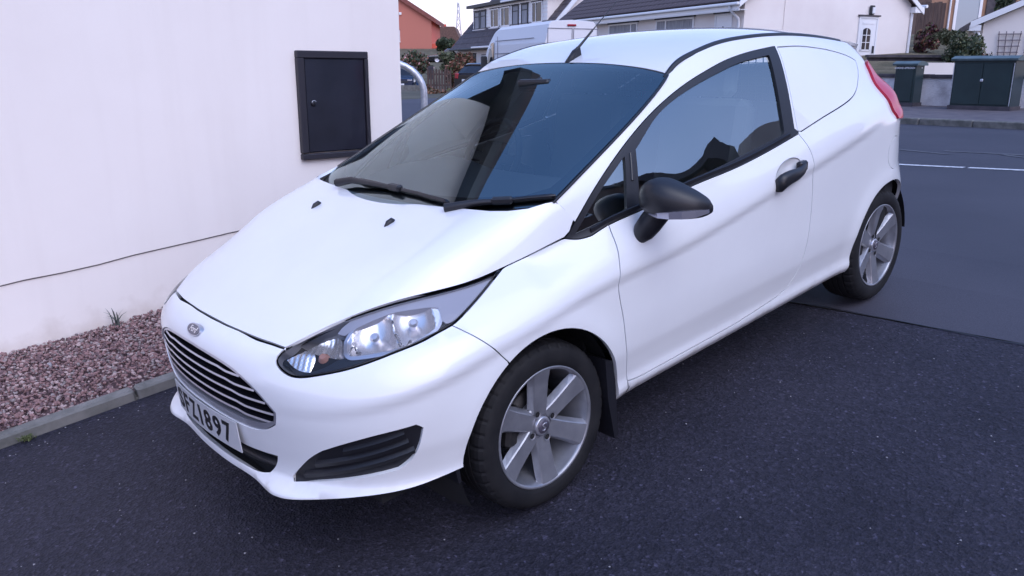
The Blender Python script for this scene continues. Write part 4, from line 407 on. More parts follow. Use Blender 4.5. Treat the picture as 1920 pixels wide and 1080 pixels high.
'grille':[(0.,0.704),(0.0122,0.7037),(0.0245,0.7035),(0.0367,0.7032),(0.0489,0.7029),(0.0612,0.7025),(0.0734,0.7021),(0.0856,0.7016),(0.0978,0.7009),(0.11,0.7002),(0.1222,0.6992),(0.1344,0.6982),(0.1466,0.697),(0.1587,0.6956),(0.1709,0.6942),(0.183,0.6925),(0.1951,0.6906),(0.2071,0.6884),(0.219,0.6859),(0.2308,0.683),(0.2425,0.6795),(0.2539,0.6755),(0.2652,0.671),(0.2763,0.666),(0.2872,0.6605),(0.2978,0.6546),(0.3082,0.6482),(0.3183,0.6414),(0.328,0.6341),(0.3374,0.6264),(0.3463,0.6182),(0.3548,0.6095),(0.363,0.6005),(0.3709,0.5911),(0.3785,0.5816),(0.3861,0.572),(0.3846,0.5611),(0.3826,0.5502),(0.3798,0.5396),(0.3765,0.529),(0.3671,0.5213),(0.3575,0.5139),(0.3476,0.5071),(0.3374,0.501),(0.3267,0.4958),(0.3155,0.4916),(0.3041,0.4884),(0.2923,0.4861),(0.2803,0.4845),(0.2683,0.4835),(0.2561,0.4829),(0.2439,0.4826),(0.2317,0.4826),(0.2195,0.4827),(0.2073,0.4829),(0.1951,0.4832),(0.1829,0.4835),(0.1708,0.4839),(0.1586,0.4841),(0.1464,0.4844),(0.1342,0.4847),(0.122,0.4849),(0.1098,0.4851),(0.0976,0.4854),(0.0854,0.4856),(0.0732,0.4858),(0.061,0.486),(0.0488,0.4862),(0.0366,0.4864),(0.0244,0.4866),(0.0122,0.4868),(0.,0.487)],
'intake':[(0.,0.395),(0.0121,0.3951),(0.0241,0.3951),(0.0362,0.3951),(0.0482,0.3952),(0.0603,0.3952),(0.0724,0.3953),(0.0844,0.3953),(0.0965,0.3953),(0.1085,0.3954),(0.1206,0.3954),(0.1327,0.3955),(0.1447,0.3955),(0.1568,0.3956),(0.1688,0.3957),(0.1809,0.3958),(0.1929,0.3958),(0.205,0.396),(0.2171,0.3961),(0.2291,0.3963),(0.2412,0.3966),(0.2532,0.397),(0.2653,0.3974),(0.2773,0.3979),(0.2894,0.3985),(0.3014,0.3991),(0.3135,0.3998),(0.3255,0.4005),(0.3375,0.4013),(0.3496,0.402),(0.3452,0.3899),(0.3404,0.3781),(0.3345,0.3668),(0.3276,0.3561),(0.3198,0.346),(0.3113,0.3364),(0.3025,0.327),(0.2909,0.3237),(0.2791,0.3208),(0.2672,0.3185),(0.2552,0.3168),(0.2431,0.3156),(0.231,0.3147),(0.2188,0.3142),(0.2067,0.3138),(0.1945,0.3136),(0.1824,0.3135),(0.1702,0.3133),(0.1581,0.3132),(0.1459,0.3131),(0.1337,0.3131),(0.1216,0.313),(0.1094,0.313),(0.0973,0.313),(0.0851,0.3131),(0.0729,0.3132),(0.0608,0.3133),(0.0486,0.3134),(0.0365,0.3136),(0.0243,0.3137),(0.0122,0.3139),(0.,0.314)],
'fog':[(0.3936,0.3245),(0.4056,0.3269),(0.4175,0.3292),(0.4295,0.3315),(0.4415,0.3338),(0.4535,0.3361),(0.4655,0.3385),(0.4774,0.3408),(0.4894,0.3432),(0.5013,0.3457),(0.5133,0.3481),(0.5252,0.3506),(0.5372,0.3531),(0.5491,0.3556),(0.5611,0.3581),(0.573,0.3606),(0.5849,0.3631),(0.5969,0.3656),(0.6088,0.368),(0.6208,0.3705),(0.6328,0.3729),(0.6447,0.3753),(0.6567,0.3777),(0.6686,0.3802),(0.6806,0.3826),(0.6904,0.3901),(0.6998,0.3977),(0.7087,0.4058),(0.7165,0.4145),(0.7232,0.4242),(0.729,0.4346),(0.7339,0.4457),(0.7382,0.457),(0.7418,0.4686),(0.7449,0.4802),(0.7478,0.492),(0.7505,0.5038),(0.7532,0.5156),(0.746,0.5232),(0.7385,0.5304),(0.7263,0.5289),(0.7141,0.5274),(0.7018,0.5259),(0.6896,0.5243),(0.6774,0.5226),(0.6653,0.5206),(0.6533,0.5183),(0.6414,0.5157),(0.6295,0.5126),(0.6177,0.5091),(0.606,0.5052),(0.5943,0.5011),(0.5828,0.4968),(0.5713,0.4923),(0.56,0.4875),(0.5489,0.4824),(0.5378,0.477),(0.5268,0.4714),(0.5159,0.4658),(0.5049,0.4601),(0.4953,0.4527),(0.4858,0.4451),(0.4766,0.4374),(0.4676,0.4292),(0.4591,0.4207),(0.4509,0.4118),(0.4429,0.4027),(0.435,0.3935),(0.4273,0.3841),(0.4195,0.3748),(0.4118,0.3654),(0.4042,0.356),(0.3965,0.3466),(0.3889,0.3372)],
'hood_rear':[(-0.024,0.),(-0.0214,0.1),(-0.018,0.2),(-0.0087,0.3),(0.0027,0.4),(0.0176,0.5),(0.0388,0.58),(0.077,0.63),(0.132,0.667),(0.1922,0.69),(0.2206,0.7)],
'lamp_in':[(0.9435,1.2235),(0.95,1.2127),(0.9566,1.2021),(0.9635,1.1917),(0.9709,1.1816),(0.9789,1.172),(0.9875,1.1629),(0.9966,1.1542),(1.006,1.1458),(1.0153,1.1375),(1.0242,1.1289),(1.0323,1.12),(1.0394,1.1104),(1.0453,1.1002),(1.0502,1.0893),(1.0539,1.0779),(1.0563,1.0661),(1.0573,1.0542),(1.0568,1.0423),(1.0548,1.0306),(1.0513,1.019),(1.0466,1.0076),(1.0412,0.9963),(1.0353,0.985)],
'hl_chrome':[(0.5649,0.7684),(0.5696,0.7753),(0.5743,0.782),(0.5792,0.7884),(0.5845,0.7941),(0.5902,0.799),(0.5966,0.8031),(0.6036,0.8065),(0.611,0.8096),(0.6188,0.8123),(0.6267,0.8147),(0.6346,0.817),(0.6424,0.8191),(0.6502,0.8211),(0.658,0.8231),(0.6659,0.8249),(0.6738,0.8267),(0.6817,0.8282),(0.6897,0.8296),(0.6976,0.8306),(0.7056,0.8313),(0.7136,0.8317),(0.7215,0.832),(0.7296,0.8321),(0.7376,0.8322),(0.7456,0.8323),(0.7536,0.8324),(0.7617,0.8324),(0.7697,0.8325),(0.7778,0.8325),(0.7859,0.8324),(0.794,0.8322),(0.8022,0.8319),(0.8104,0.8314),(0.8184,0.8306),(0.8261,0.8293),(0.8333,0.827),(0.8391,0.8233),(0.8425,0.818),(0.8433,0.8114),(0.8419,0.8041),(0.8389,0.797),(0.8346,0.7906),(0.8292,0.7852),(0.8228,0.7806),(0.8156,0.7767),(0.808,0.7734),(0.8004,0.7705),(0.7927,0.768),(0.785,0.7657),(0.7772,0.7637),(0.7693,0.7619),(0.7614,0.7603),(0.7535,0.7589),(0.7456,0.7575),(0.7376,0.7563),(0.7297,0.7552),(0.7217,0.7541),(0.7137,0.7531),(0.7057,0.7522),(0.6977,0.7513),(0.6897,0.7505),(0.6817,0.7498),(0.6735,0.7491),(0.6652,0.7484),(0.6568,0.7477),(0.6482,0.747),(0.6397,0.7464),(0.6312,0.7458),(0.6228,0.7452),(0.6147,0.7448),(0.6069,0.7444),(0.5996,0.7442),(0.5927,0.7446),(0.5863,0.7461),(0.5805,0.7494),(0.5751,0.7546),(0.5699,0.7612)],
'hl_indicator':[(0.4107,0.7337),(0.4177,0.7378),(0.4246,0.742),(0.4316,0.746),(0.4387,0.7496),(0.4459,0.7529),(0.4534,0.7559),(0.4609,0.7585),(0.4686,0.761),(0.4763,0.7635),(0.4839,0.7661),(0.4915,0.7689),(0.499,0.7718),(0.5065,0.7746),(0.5142,0.7769),(0.5219,0.7784),(0.5296,0.7786),(0.5371,0.7768),(0.5442,0.773),(0.5502,0.7675),(0.5544,0.7613),(0.5559,0.755),(0.5545,0.749),(0.5504,0.7433),(0.5443,0.7379),(0.5372,0.7329),(0.5299,0.7283),(0.5226,0.7241),(0.5153,0.7205),(0.5079,0.7173),(0.5003,0.7145),(0.4926,0.7121),(0.4848,0.7103),(0.4769,0.7092),(0.469,0.7091),(0.4611,0.7099),(0.4533,0.7116),(0.4457,0.714),(0.4383,0.717),(0.4312,0.7206),(0.4243,0.7247),(0.4175,0.7291)],
'hl_black':[(0.436,0.6914),(0.4436,0.6939),(0.4512,0.6965),(0.4588,0.699),(0.4664,0.7016),(0.474,0.7042),(0.4815,0.7068),(0.4891,0.7094),(0.4967,0.712),(0.5043,0.7146),(0.5118,0.7174),(0.5193,0.7202),(0.5267,0.7234),(0.534,0.7269),(0.5413,0.7308),(0.5484,0.7348),(0.5556,0.7385),(0.5629,0.7412),(0.5704,0.7429),(0.5781,0.7434),(0.586,0.7434),(0.594,0.7433),(0.602,0.7434),(0.61,0.7436),(0.618,0.7439),(0.626,0.7443),(0.634,0.7447),(0.642,0.7452),(0.65,0.7458),(0.658,0.7464),(0.666,0.7469),(0.674,0.7476),(0.682,0.7482),(0.69,0.749),(0.698,0.7498),(0.7059,0.7507),(0.7139,0.7516),(0.7218,0.7527),(0.7298,0.7538),(0.7377,0.755),(0.7456,0.7563),(0.7535,0.7577),(0.7614,0.7591),(0.7693,0.7606),(0.7772,0.7623),(0.785,0.7642),(0.7927,0.7662),(0.8004,0.7685),(0.8078,0.7713),(0.8152,0.7745),(0.8224,0.778),(0.8297,0.7815),(0.837,0.7845),(0.8445,0.7868),(0.8522,0.7884),(0.8601,0.7897),(0.8682,0.7907),(0.8765,0.7918),(0.8852,0.793),(0.8945,0.7944),(0.9041,0.796),(0.9133,0.7975),(0.9212,0.7988),(0.9269,0.7997),(0.9298,0.8),(0.9297,0.7994),(0.9267,0.7979),(0.9214,0.7955),(0.9142,0.7923),(0.9058,0.7888),(0.8967,0.785),(0.8873,0.7812),(0.8781,0.7778),(0.8694,0.7748),(0.8612,0.7722),(0.8533,0.7699),(0.8455,0.7679),(0.8377,0.766),(0.8299,0.7641),(0.822,0.7624),(0.8142,0.7607),(0.8063,0.7591),(0.7984,0.7574),(0.7906,0.7558),(0.7827,0.7543),(0.7748,0.7528),(0.767,0.7513),(0.7591,0.7498),(0.7512,0.7484),(0.7433,0.747),(0.7354,0.7455),(0.7276,0.744),(0.7197,0.7425),(0.7118,0.7409),(0.704,0.7393),(0.6961,0.7377),(0.6883,0.736),(0.6805,0.7343),(0.6726,0.7326),(0.6648,0.731),(0.6569,0.7293),(0.6491,0.7277),(0.6412,0.7261),(0.6334,0.7245),(0.6255,0.723),(0.6177,0.7214),(0.6098,0.7199),(0.6019,0.7184),(0.5941,0.7169),(0.5862,0.7153),(0.5783,0.7138),(0.5705,0.7122),(0.5626,0.7106),(0.5547,0.709),(0.5469,0.7073),(0.539,0.7057),(0.5312,0.704),(0.5233,0.7024),(0.5155,0.7009),(0.5076,0.6994),(0.4997,0.6981),(0.4918,0.697),(0.4839,0.696),(0.4759,0.6951),(0.4679,0.6943),(0.46,0.6935),(0.452,0.6928),(0.444,0.6921)],
'hl_strip':[(0.5467,0.784),(0.5533,0.7887),(0.5599,0.7934),(0.5665,0.798),(0.5732,0.8024),(0.5801,0.8065),(0.587,0.8103),(0.5942,0.8137),(0.6015,0.8168),(0.609,0.8198),(0.6166,0.8225),(0.6243,0.8251),(0.632,0.8274),(0.6398,0.8296),(0.6476,0.8315),(0.6554,0.8332),(0.6633,0.8348),(0.6712,0.8363),(0.6791,0.8377),(0.687,0.839),(0.695,0.8403),(0.703,0.8414),(0.711,0.8423),(0.719,0.8431),(0.727,0.8436),(0.735,0.844),(0.743,0.8441),(0.7511,0.8441),(0.7591,0.8441),(0.7671,0.8439),(0.7751,0.8438),(0.7832,0.8437),(0.7912,0.8435),(0.7992,0.8433),(0.8073,0.8431),(0.8153,0.8429),(0.8233,0.8427),(0.8314,0.8424),(0.8394,0.8421),(0.8474,0.8417),(0.8554,0.8413),(0.8635,0.8408),(0.8715,0.8404),(0.8795,0.84),(0.8875,0.8396),(0.8956,0.8393),(0.9037,0.8392),(0.912,0.8392),(0.9207,0.8394),(0.9299,0.8398),(0.9396,0.8404),(0.9497,0.8412),(0.9601,0.8421),(0.9706,0.8432),(0.981,0.8443),(0.9913,0.8455),(1.0012,0.8467),(1.0107,0.848),(1.0195,0.8492),(1.0276,0.8503),(1.0347,0.8513),(1.0408,0.8522),(1.0456,0.8529),(1.049,0.8534),(1.0506,0.8535),(1.0499,0.8529),(1.0465,0.8516),(1.0406,0.8494),(1.0328,0.8464),(1.024,0.8432),(1.0151,0.8399),(1.0067,0.8367),(0.9987,0.8337),(0.991,0.8308),(0.9835,0.8279),(0.9759,0.8251),(0.9684,0.8223),(0.9608,0.8197),(0.9531,0.8172),(0.9451,0.8149),(0.9367,0.8126),(0.9276,0.8104),(0.9179,0.8081),(0.9079,0.8059),(0.8978,0.8038),(0.888,0.8017),(0.8787,0.7999),(0.8704,0.7982),(0.8634,0.7969),(0.858,0.796),(0.8545,0.7961),(0.8527,0.7979),(0.8524,0.8022),(0.853,0.8089),(0.8532,0.8166),(0.8519,0.8234),(0.848,0.8285),(0.8418,0.8318),(0.8341,0.8339),(0.826,0.8353),(0.8179,0.8362),(0.8098,0.8369),(0.8017,0.8374),(0.7937,0.8377),(0.7856,0.8379),(0.7776,0.838),(0.7695,0.838),(0.7615,0.8379),(0.7534,0.8379),(0.7454,0.8378),(0.7374,0.8377),(0.7293,0.8376),(0.7213,0.8375),(0.7134,0.8372),(0.7054,0.8367),(0.6974,0.836),(0.6895,0.8349),(0.6815,0.8336),(0.6736,0.832),(0.6657,0.8303),(0.6578,0.8284),(0.65,0.8265),(0.6422,0.8245),(0.6345,0.8225),(0.6267,0.8203),(0.619,0.818),(0.6113,0.8156),(0.6037,0.813),(0.5961,0.8102),(0.5886,0.8072),(0.5812,0.804),(0.574,0.8006),(0.567,0.7969),(0.5601,0.7929),(0.5533,0.7885)],
'wiper_far_blade':[(-0.32,0.0287),(-0.125,0.0314),(0.1,0.0261),(0.295,0.0156),(0.465,-0.0028),(0.54,-0.0159)],
'wiper_far_arm':[(-0.445,-0.0159),(-0.33,0.0077),(-0.15,0.0183),(0.095,0.0235)],
'wiper_near_blade':[(0.57,-0.0316),(0.66,-0.0159),(0.79,-0.008),(0.905,0.0025),(1.,0.0051)],
'wiper_near_arm':[(0.58,-0.05),(0.66,-0.0421),(0.72,-0.0238),(0.8,-0.0132)]}
OUT = {k: np.array(v, float) for k, v in OUT.items()}
# ================================================================== the street
M_tarmac = mat('driveway_tarmac', (.03, .03, .04), .75, 0, 0, .25)
n_, l_ = nodes(M_tarmac)
vc = coords(M_tarmac)
vo = n_.new('ShaderNodeTexVoronoi'); vo.inputs['Scale'].default_value = 105; l_.new(vc, vo.inputs['Vector'])
big = n_.new('ShaderNodeTexNoise'); big.inputs['Scale'].default_value = 1.1; big.inputs['Detail'].default_value = 9; big.inputs['Roughness'].default_value = .62; l_.new(vc, big.inputs['Vector'])
base_ = ramp(M_tarmac, big.outputs['Fac'], [(.25, (.017, .0160, .025)), (.45, (.027, .0255, .038)), (.75, (.041, .038, .054))])
stone_ = ramp(M_tarmac, vo.outputs['Color'], [(.0, (.45, .45, .48)), (.5, (.8, .8, .82)), (.85, (1.25, 1.22, 1.25)), (.972, (2.8, 2.7, 2.8))])
l_.new(mixcol(M_tarmac, base_, stone_, 1.0, 'MULTIPLY'), n_['Principled BSDF'].inputs['Base Color'])
t_ = bump(M_tarmac, 105, .6, .007, tex='voronoi', vec=vc); bump(M_tarmac, 34, .8, .014, 8, vec=vc)
M_road = mat('road_tarmac', (.07, .07, .08), .72, 0, 0, .45)
vr = coords(M_road)
n_, l_ = nodes(M_road)
b1 = n_.new('ShaderNodeTexNoise'); b1.inputs['Scale'].default_value = .5; b1.inputs['Detail'].default_value = 7; l_.new(vr, b1.inputs['Vector'])
b2 = n_.new('ShaderNodeTexNoise'); b2.inputs['Scale'].default_value = 160; b2.inputs['Detail'].default_value = 3; l_.new(vr, b2.inputs['Vector'])
c1 = ramp(M_road, b1.outputs['Fac'], [(.3, (.032, .030, .042)), (.7, (.056, .052, .068))]); c2 = ramp(M_road, b2.outputs['Fac'], [(.3, (.75, .75, .75)), (.7, (1.2, 1.2, 1.22))])
l_.new(mixcol(M_road, c1, c2, 1.0, 'MULTIPLY'), n_['Principled BSDF'].inputs['Base Color']); bump(M_road, 160, .35, .004, vec=vr)
M_pave = mat('pavement_tarmac', (.11, .09, .10), .8); noise_col(M_pave, (.085, .072, .084), (.135, .112, .118), 3, 6); bump(M_pave, 90, .3, .005)
M_kerb = mat('kerb_concrete', (.26, .26, .26), .85); noise_col(M_kerb, (.10, .10, .092), (.19, .182, .172), 8, 8); bump(M_kerb, 120, .4, .006)
M_soil = mat('verge_soil', (.07, .06, .045), .95); noise_col(M_soil, (.05, .045, .03), (.10, .09, .06), .6, 7)
M_grass = mat('dry_grass', (.08, .09, .04), .95); noise_col(M_grass, (.075, .068, .038), (.17, .14, .088), 1.2, 9); bump(M_grass, 12, .8, .1)
M_line = mat('road_paint', (.55, .55, .57), .7); noise_col(M_line, (.25, .25, .28), (.62, .62, .64), 22, 6, lo=.32, hi=.5)
M_tar = mat('tar_joint', (.012, .012, .015), .5)
M_render = mat('white_masonry_paint', (.86, .80, .75), .85); noise_col(M_render, (.835, .765, .715), (.885, .82, .77), .9, 8, lo=.3, hi=.7); bump(M_render, 70, .10, .004, 6); bump(M_render, 3, .12, .02)
_n, _l = nodes(M_render); _b = _n['Principled BSDF']; _src = _b.inputs['Base Color'].links[0].from_socket
_st = _n.new('ShaderNodeTexNoise'); _st.inputs['Scale'].default_value = 1.0; _st.inputs['Detail'].default_value = 8; _l.new(coords(M_render, (7, 7, .5)), _st.inputs['Vector'])
_fa = ramp(M_render, _st.outputs['Fac'], [(.50, (1, 1, 1)), (.85, (.955, .95, .945))])
_gp = _n.new('ShaderNodeTexCoord'); _sx = _n.new('ShaderNodeSeparateXYZ'); _l.new(_gp.outputs['Object'], _sx.inputs[0])
_ln = _n.new('ShaderNodeMath'); _ln.operation = 'MULTIPLY_ADD'; _l.new(_sx.outputs['X'], _ln.inputs[0]); _ln.inputs[1].default_value = -.105; _l.new(_sx.outputs['Z'], _ln.inputs[2])
_sp = _n.new('ShaderNodeTexNoise'); _sp.inputs['Scale'].default_value = 9; _sp.inputs['Detail'].default_value = 9; _l.new(coords(M_render), _sp.inputs['Vector'])
_ad = _n.new('ShaderNodeMath'); _ad.operation = 'MULTIPLY_ADD'; _l.new(_sp.outputs['Fac'], _ad.inputs[0]); _ad.inputs[1].default_value = -.34; _l.new(_ln.outputs[0], _ad.inputs[2])
_di = ramp(M_render, _ad.outputs[0], [(.0, (.80, .77, .74)), (.16, (1, 1, 1))])
_l.new(mixcol(M_render, mixcol(M_render, _src, _fa, 1.0, 'MULTIPLY'), _di, 1.0, 'MULTIPLY'), _b.inputs['Base Color'])
M_renderB = mat('pale_render', (.85, .77, .73), .85); noise_col(M_renderB, (.81, .725, .68), (.875, .80, .75), .7, 7); bump(M_renderB, 60, .1, .004)
M_rough = mat('roughcast_wall', (.62, .60, .62), .95); noise_col(M_rough, (.50, .46, .48), (.84, .80, .81), 2.2, 9, lo=.28, hi=.5); bump(M_rough, 45, .8, .02)
M_coping = mat('dark_coping', (.06, .05, .06), .8); noise_col(M_coping, (.04, .035, .045), (.09, .075, .085), 4, 6)
M_brick = mat('red_brickwork', (.40, .12, .075), .9)
n_, l_ = nodes(M_brick); tb = n_.new('ShaderNodeTexBrick'); tb.inputs['Color1'].default_value = (.68, .125, .075, 1); tb.inputs['Color2'].default_value = (.58, .105, .068, 1); tb.inputs['Mortar'].default_value = (.50, .18, .13, 1)
tb.inputs['Scale'].default_value = 1; tb.inputs['Brick Width'].default_value = .225; tb.inputs['Row Height'].default_value = .075; tb.inputs['Mortar Size'].default_value = .010
l_.new(coords(M_brick), tb.inputs['Vector']); l_.new(tb.outputs['Color'], n_['Principled BSDF'].inputs['Base Color'])
M_tile = mat('dark_roof_tile', (.075, .055, .06), .75); noise_col(M_tile, (.055, .040, .046), (.105, .080, .082), 5, 7); bump(M_tile, 60, .3, .006)
M_redtile = mat('red_verge_tile', (.22, .07, .055), .8); noise_col(M_redtile, (.17, .055, .045), (.26, .09, .07), 6, 5)
M_brown = mat('brown_roof', (.13, .07, .055), .85); noise_col(M_brown, (.10, .055, .045), (.16, .09, .07), 4, 5)
M_upvc = mat('white_upvc', (.80, .80, .82), .3, 0, .3)
M_pane = mat('dark_window_pane', (.022, .024, .032), .12, 0, 0, .35)
M_net = mat('net_curtain', (.30, .30, .33), .5); noise_col(M_net, (.20, .20, .23), (.38, .38, .40), 6, 4, vec=coords(M_net, (6, 6, .4)))
M_lead = mat('dark_frame', (.03, .03, .035), .5)
M_galv = mat('galvanised_steel', (.56, .57, .61), .38, .55); noise_col(M_galv, (.48, .49, .53), (.64, .65, .69), 22, 4)
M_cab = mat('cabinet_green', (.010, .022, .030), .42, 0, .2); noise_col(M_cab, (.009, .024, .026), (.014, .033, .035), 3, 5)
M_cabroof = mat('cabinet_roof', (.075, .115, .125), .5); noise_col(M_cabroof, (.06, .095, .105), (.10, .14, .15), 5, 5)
M_bark = mat('bark', (.07, .05, .04), .9)
M_leafs = {}
def leafmat(name, c):
    if name not in M_leafs:
        m = mat('leaf_' + name, c, .7); M_leafs[name] = m
        noise_col(m, tuple(q * .65 for q in c), tuple(q * 1.35 for q in c), 2.5, 3)
    return M_leafs[name]
M_timber = mat('stained_timber', (.07, .045, .04), .85); noise_col(M_timber, (.05, .032, .03), (.10, .065, .055), 3, 6, vec=coords(M_timber, (6, 6, .6)))
M_trellis = mat('weathered_trellis', (.16, .13, .15), .85)
M_box = mat('black_painted_timber', (.010, .010, .018), .28, 0, .3); noise_col(M_box, (.008, .008, .014), (.016, .016, .026), 4, 5); bump(M_box, 8, .10, .01)
M_boxframe = mat('black_painted_frame', (.022, .020, .028), .5); bump(M_boxframe, 60, .2, .004)
M_soffit = mat('dark_bargeboard', (.022, .02, .026), .5)

# -- street axes: lateral / distance from the viewpoint, used only to lay the street out
def st(lat, dist): return (-1.8496 + .7402 * lat + .6730 * dist, -2.6346 - .6724 * lat + .7397 * dist)
ST = R(-42.3)
SL = math.tan(R(6.7))
_gx = [-400, -30, -12, -6, -3.5, 2.25, 2.9, 3.6, 4.6, 8, 13.84, 18.5, 24, 31, 60, 3000]; _gz = [-1.2, -1.1, -.95, -.64, -.411, .2643, .330, .368, .388, .445, .558, .64, .45, .14, .14, .14]
def gz(x): return float(np.interp(x, _gx, _gz))
def sheet(name, poly_x, y_fn0, y_fn1, dz, m, ny=2, parent=None, kind='structure'):
    """strip of ground between y_fn0(x) and y_fn1(x), draped on the ground profile"""
    b = MB(); vs = []; xs = sorted(poly_x)
    for x in xs:
        a, c = y_fn0(x), y_fn1(x)
        for k in range(ny): vs.append((x, a + (c - a) * k / (ny - 1), gz(x) + dz))
    fs = [(i * ny + k, (i + 1) * ny + k, (i + 1) * ny + k + 1, i * ny + k + 1) for i in range(len(xs) - 1) for k in range(ny - 1)]
    o = b.add(vs, fs).build(name, m, parent, fix=False)
    if kind: o['kind'] = kind
    return o
sheet('ground', [x for x in _gx if -400 <= x <= 3000], lambda x: -1500, lambda x: 2500, -.012, M_soil)
def seam_x(y): return 2.139 - .1019 * y
# driveway: sheared quads so its far edge follows the joint
b = MB(); vs = []; ysn = np.linspace(-7, 1.355, 12); ts = [0, .3, .45, .62, .8, 1.0]
for t in ts:
    for y in ysn:
        x = -9 + t * (seam_x(y) + 9); vs.append((x, y, (x * SL if x > -3.5 else gz(x)) - .004))
nY = len(ysn)
o = b.add(vs, [(i * nY + k, (i + 1) * nY + k, (i + 1) * nY + k + 1, i * nY + k + 1) for i in range(len(ts) - 1) for k in range(nY - 1)]).build('driveway', M_tarmac, fix=False); o['kind'] = 'structure'
b = MB(); vs = []; yr = np.concatenate([np.linspace(-7, 2.5, 14), [2.9]]); xr = [0, 2.9, 3.6, 4.6, 8, 13.84]
for x in xr:
    for y in yr:
        X = seam_x(y) + .006 if x == 0 else max(x, seam_x(y) + .02 * x); vs.append((X, y, gz(X) + .0))
nY = len(yr)
b.add(vs, [(i * nY + k, (i + 1) * nY + k, (i + 1) * nY + k + 1, i * nY + k + 1) for i in range(len(xr) - 1) for k in range(nY - 1)])
far = [(1.85, 2.9), (4.6, 2.9), (8, 2.9), (13.84, 2.9)]
vs = [(x, y, gz(x)) for y in (2.9, 8, 14, 20, 30, 45, 80) for x in ([max(1.9, 1.9 + (y - 14) * .22), 4.6 + max(0, y - 14) * .25, 8 + max(0, y - 14) * .33, 13.84 + max(0, y - 9) * .42])]
b.add(vs, [(i * 4 + k, i * 4 + k + 1, (i + 1) * 4 + k + 1, (i + 1) * 4 + k) for i in range(6) for k in range(3)])
vs = [(x, y, gz(x)) for y in (-10.5, -7) for x in (2.9, 4.6, 8, 13.84)]
b.add(vs, [(k, k + 1, k + 5, k + 4) for k in range(3)])
o = b.build('road', M_road, fix=True); o['kind'] = 'structure'
b = MB(); yy = np.linspace(-7, 1.34, 60); jit = np.interp(np.arange(60), np.arange(0, 60, 3), rng.normal(0, .020, 20))
vs = []
for y, j in zip(yy, jit):
    x = seam_x(y) + j; wj = max(.0012, .0035 + rng.normal(0, .0025)); vs += [(x - wj, y, x * SL + .003), (x + wj, y, x * SL + .004)]
o = b.add(vs, [(i * 2, i * 2 + 1, i * 2 + 3, i * 2 + 2) for i in range(59)]).build('tar_joint', M_tar, fix=True); o['kind'] = 'structure'
# white line across the mouth of the drive
b = MB(); L = [(9.4, -3.6), (8.27, .21), (7.91, 1.29), (7.2, 4.2), (6.62, 7.3), (6.73, 8.9), (7.6, 12.5), (9.5, 18)]
c = np.r_[0, np.cumsum(np.hypot(*np.diff(np.array(L), axis=0).T))]; tt = np.linspace(0, c[-1], 90); lx, ly = pchip(c, [p[0] for p in L])(tt), pchip(c, [p[1] for p in L])(tt)
for i in range(89):
    if i % 6 == 5: q = .82
    else: q = 1.0
    x0, y0, x1, y1 = lx[i], ly[i], lx[i] + (lx[i + 1] - lx[i]) * q, ly[i] + (ly[i + 1] - ly[i]) * q; h = .055
    b.add([(x0 - h, y0, gz(x0 - h) + .005), (x0 + h, y0, gz(x0 + h) + .005), (x1 + h, y1, gz(x1 + h) + .005), (x1 - h, y1, gz(x1 - h) + .005)], [(0, 1, 2, 3)])
o = b.build('road_line', M_line); o['kind'] = 'structure'
# worn arrow of old paint on the road
b = MB()
for (x, y, w_, l2, a) in ((9.4, 1.75, .05, .8, 1.35), (9.75, 1.1, .05, .9, 1.75), (9.55, .55, .05, .7, 1.1)):
    ca, sa = math.cos(a), math.sin(a); q = [(x + ca * i * l2 / 2 - sa * j * w_, y + sa * i * l2 / 2 + ca * j * w_) for i, j in ((-1, -1), (1, -1), (1, 1), (-1, 1))]
    b.add([(p[0], p[1], gz(p[0]) + .005) for p in q], [(0, 1, 2, 3)])
M_worn = mat('worn_road_paint', (.11, .11, .125), .7); noise_col(M_worn, (.045, .043, .055), (.11, .108, .12), 14, 6)
o = b.build('worn_paint', M_worn); o['kind'] = 'structure'
# pavement, kerb and kerbstones on the far side
b = MB(); b.box((16.17, 1.0, .0), (4.36, 24, .02)); b.v = [(x, y, gz(x) + .105 + (0 if z > 0 else -.15)) for x, y, z in b.v]
o = b.build('pavement', M_pave); o['kind'] = 'structure'
kb = MB(); kb.box((13.915, 1.0, .50), (.10, 24, .10)); ko = kb.build('far_kerb', M_kerb); ko['kind'] = 'structure'
km = MB(); km.bbox((0, 0, 0), (.15, .905, .16), .018); kme = km.mesh('kerb_stone', M_kerb)
for i in range(26):
    o = link(bpy.data.objects.new('kerb_stone', kme), ko); o.location = (13.915 + rng.normal(0, .004), -10.6 + .914 * i, gz(13.9) + .038 + rng.normal(0, .003)); o.rotation_euler = (rng.normal(0, .004), 0, rng.normal(0, .004))

# -- the house on the left
house = empty('gable_house', (1.697, 2.5, 0), 'white rendered gable wall of the house beside the drive, with a black meter cupboard', 'house')
hx = 1.697
def hb(): return MB()
b = MB()  # gable wall and flank; local x is measured from the corner
ap = (-4.0, 7.05); poly = [(0, -.9), (0, 3.02), ap, (-8.0, 3.02), (-8.0, -1.4)]
b.prism([(p[0], p[1]) for p in poly], 1, 0, .30)
b.box((-.15, 5.3, .9), (.30, 10, 4.24))
wall = b.build('wall', M_render, house)
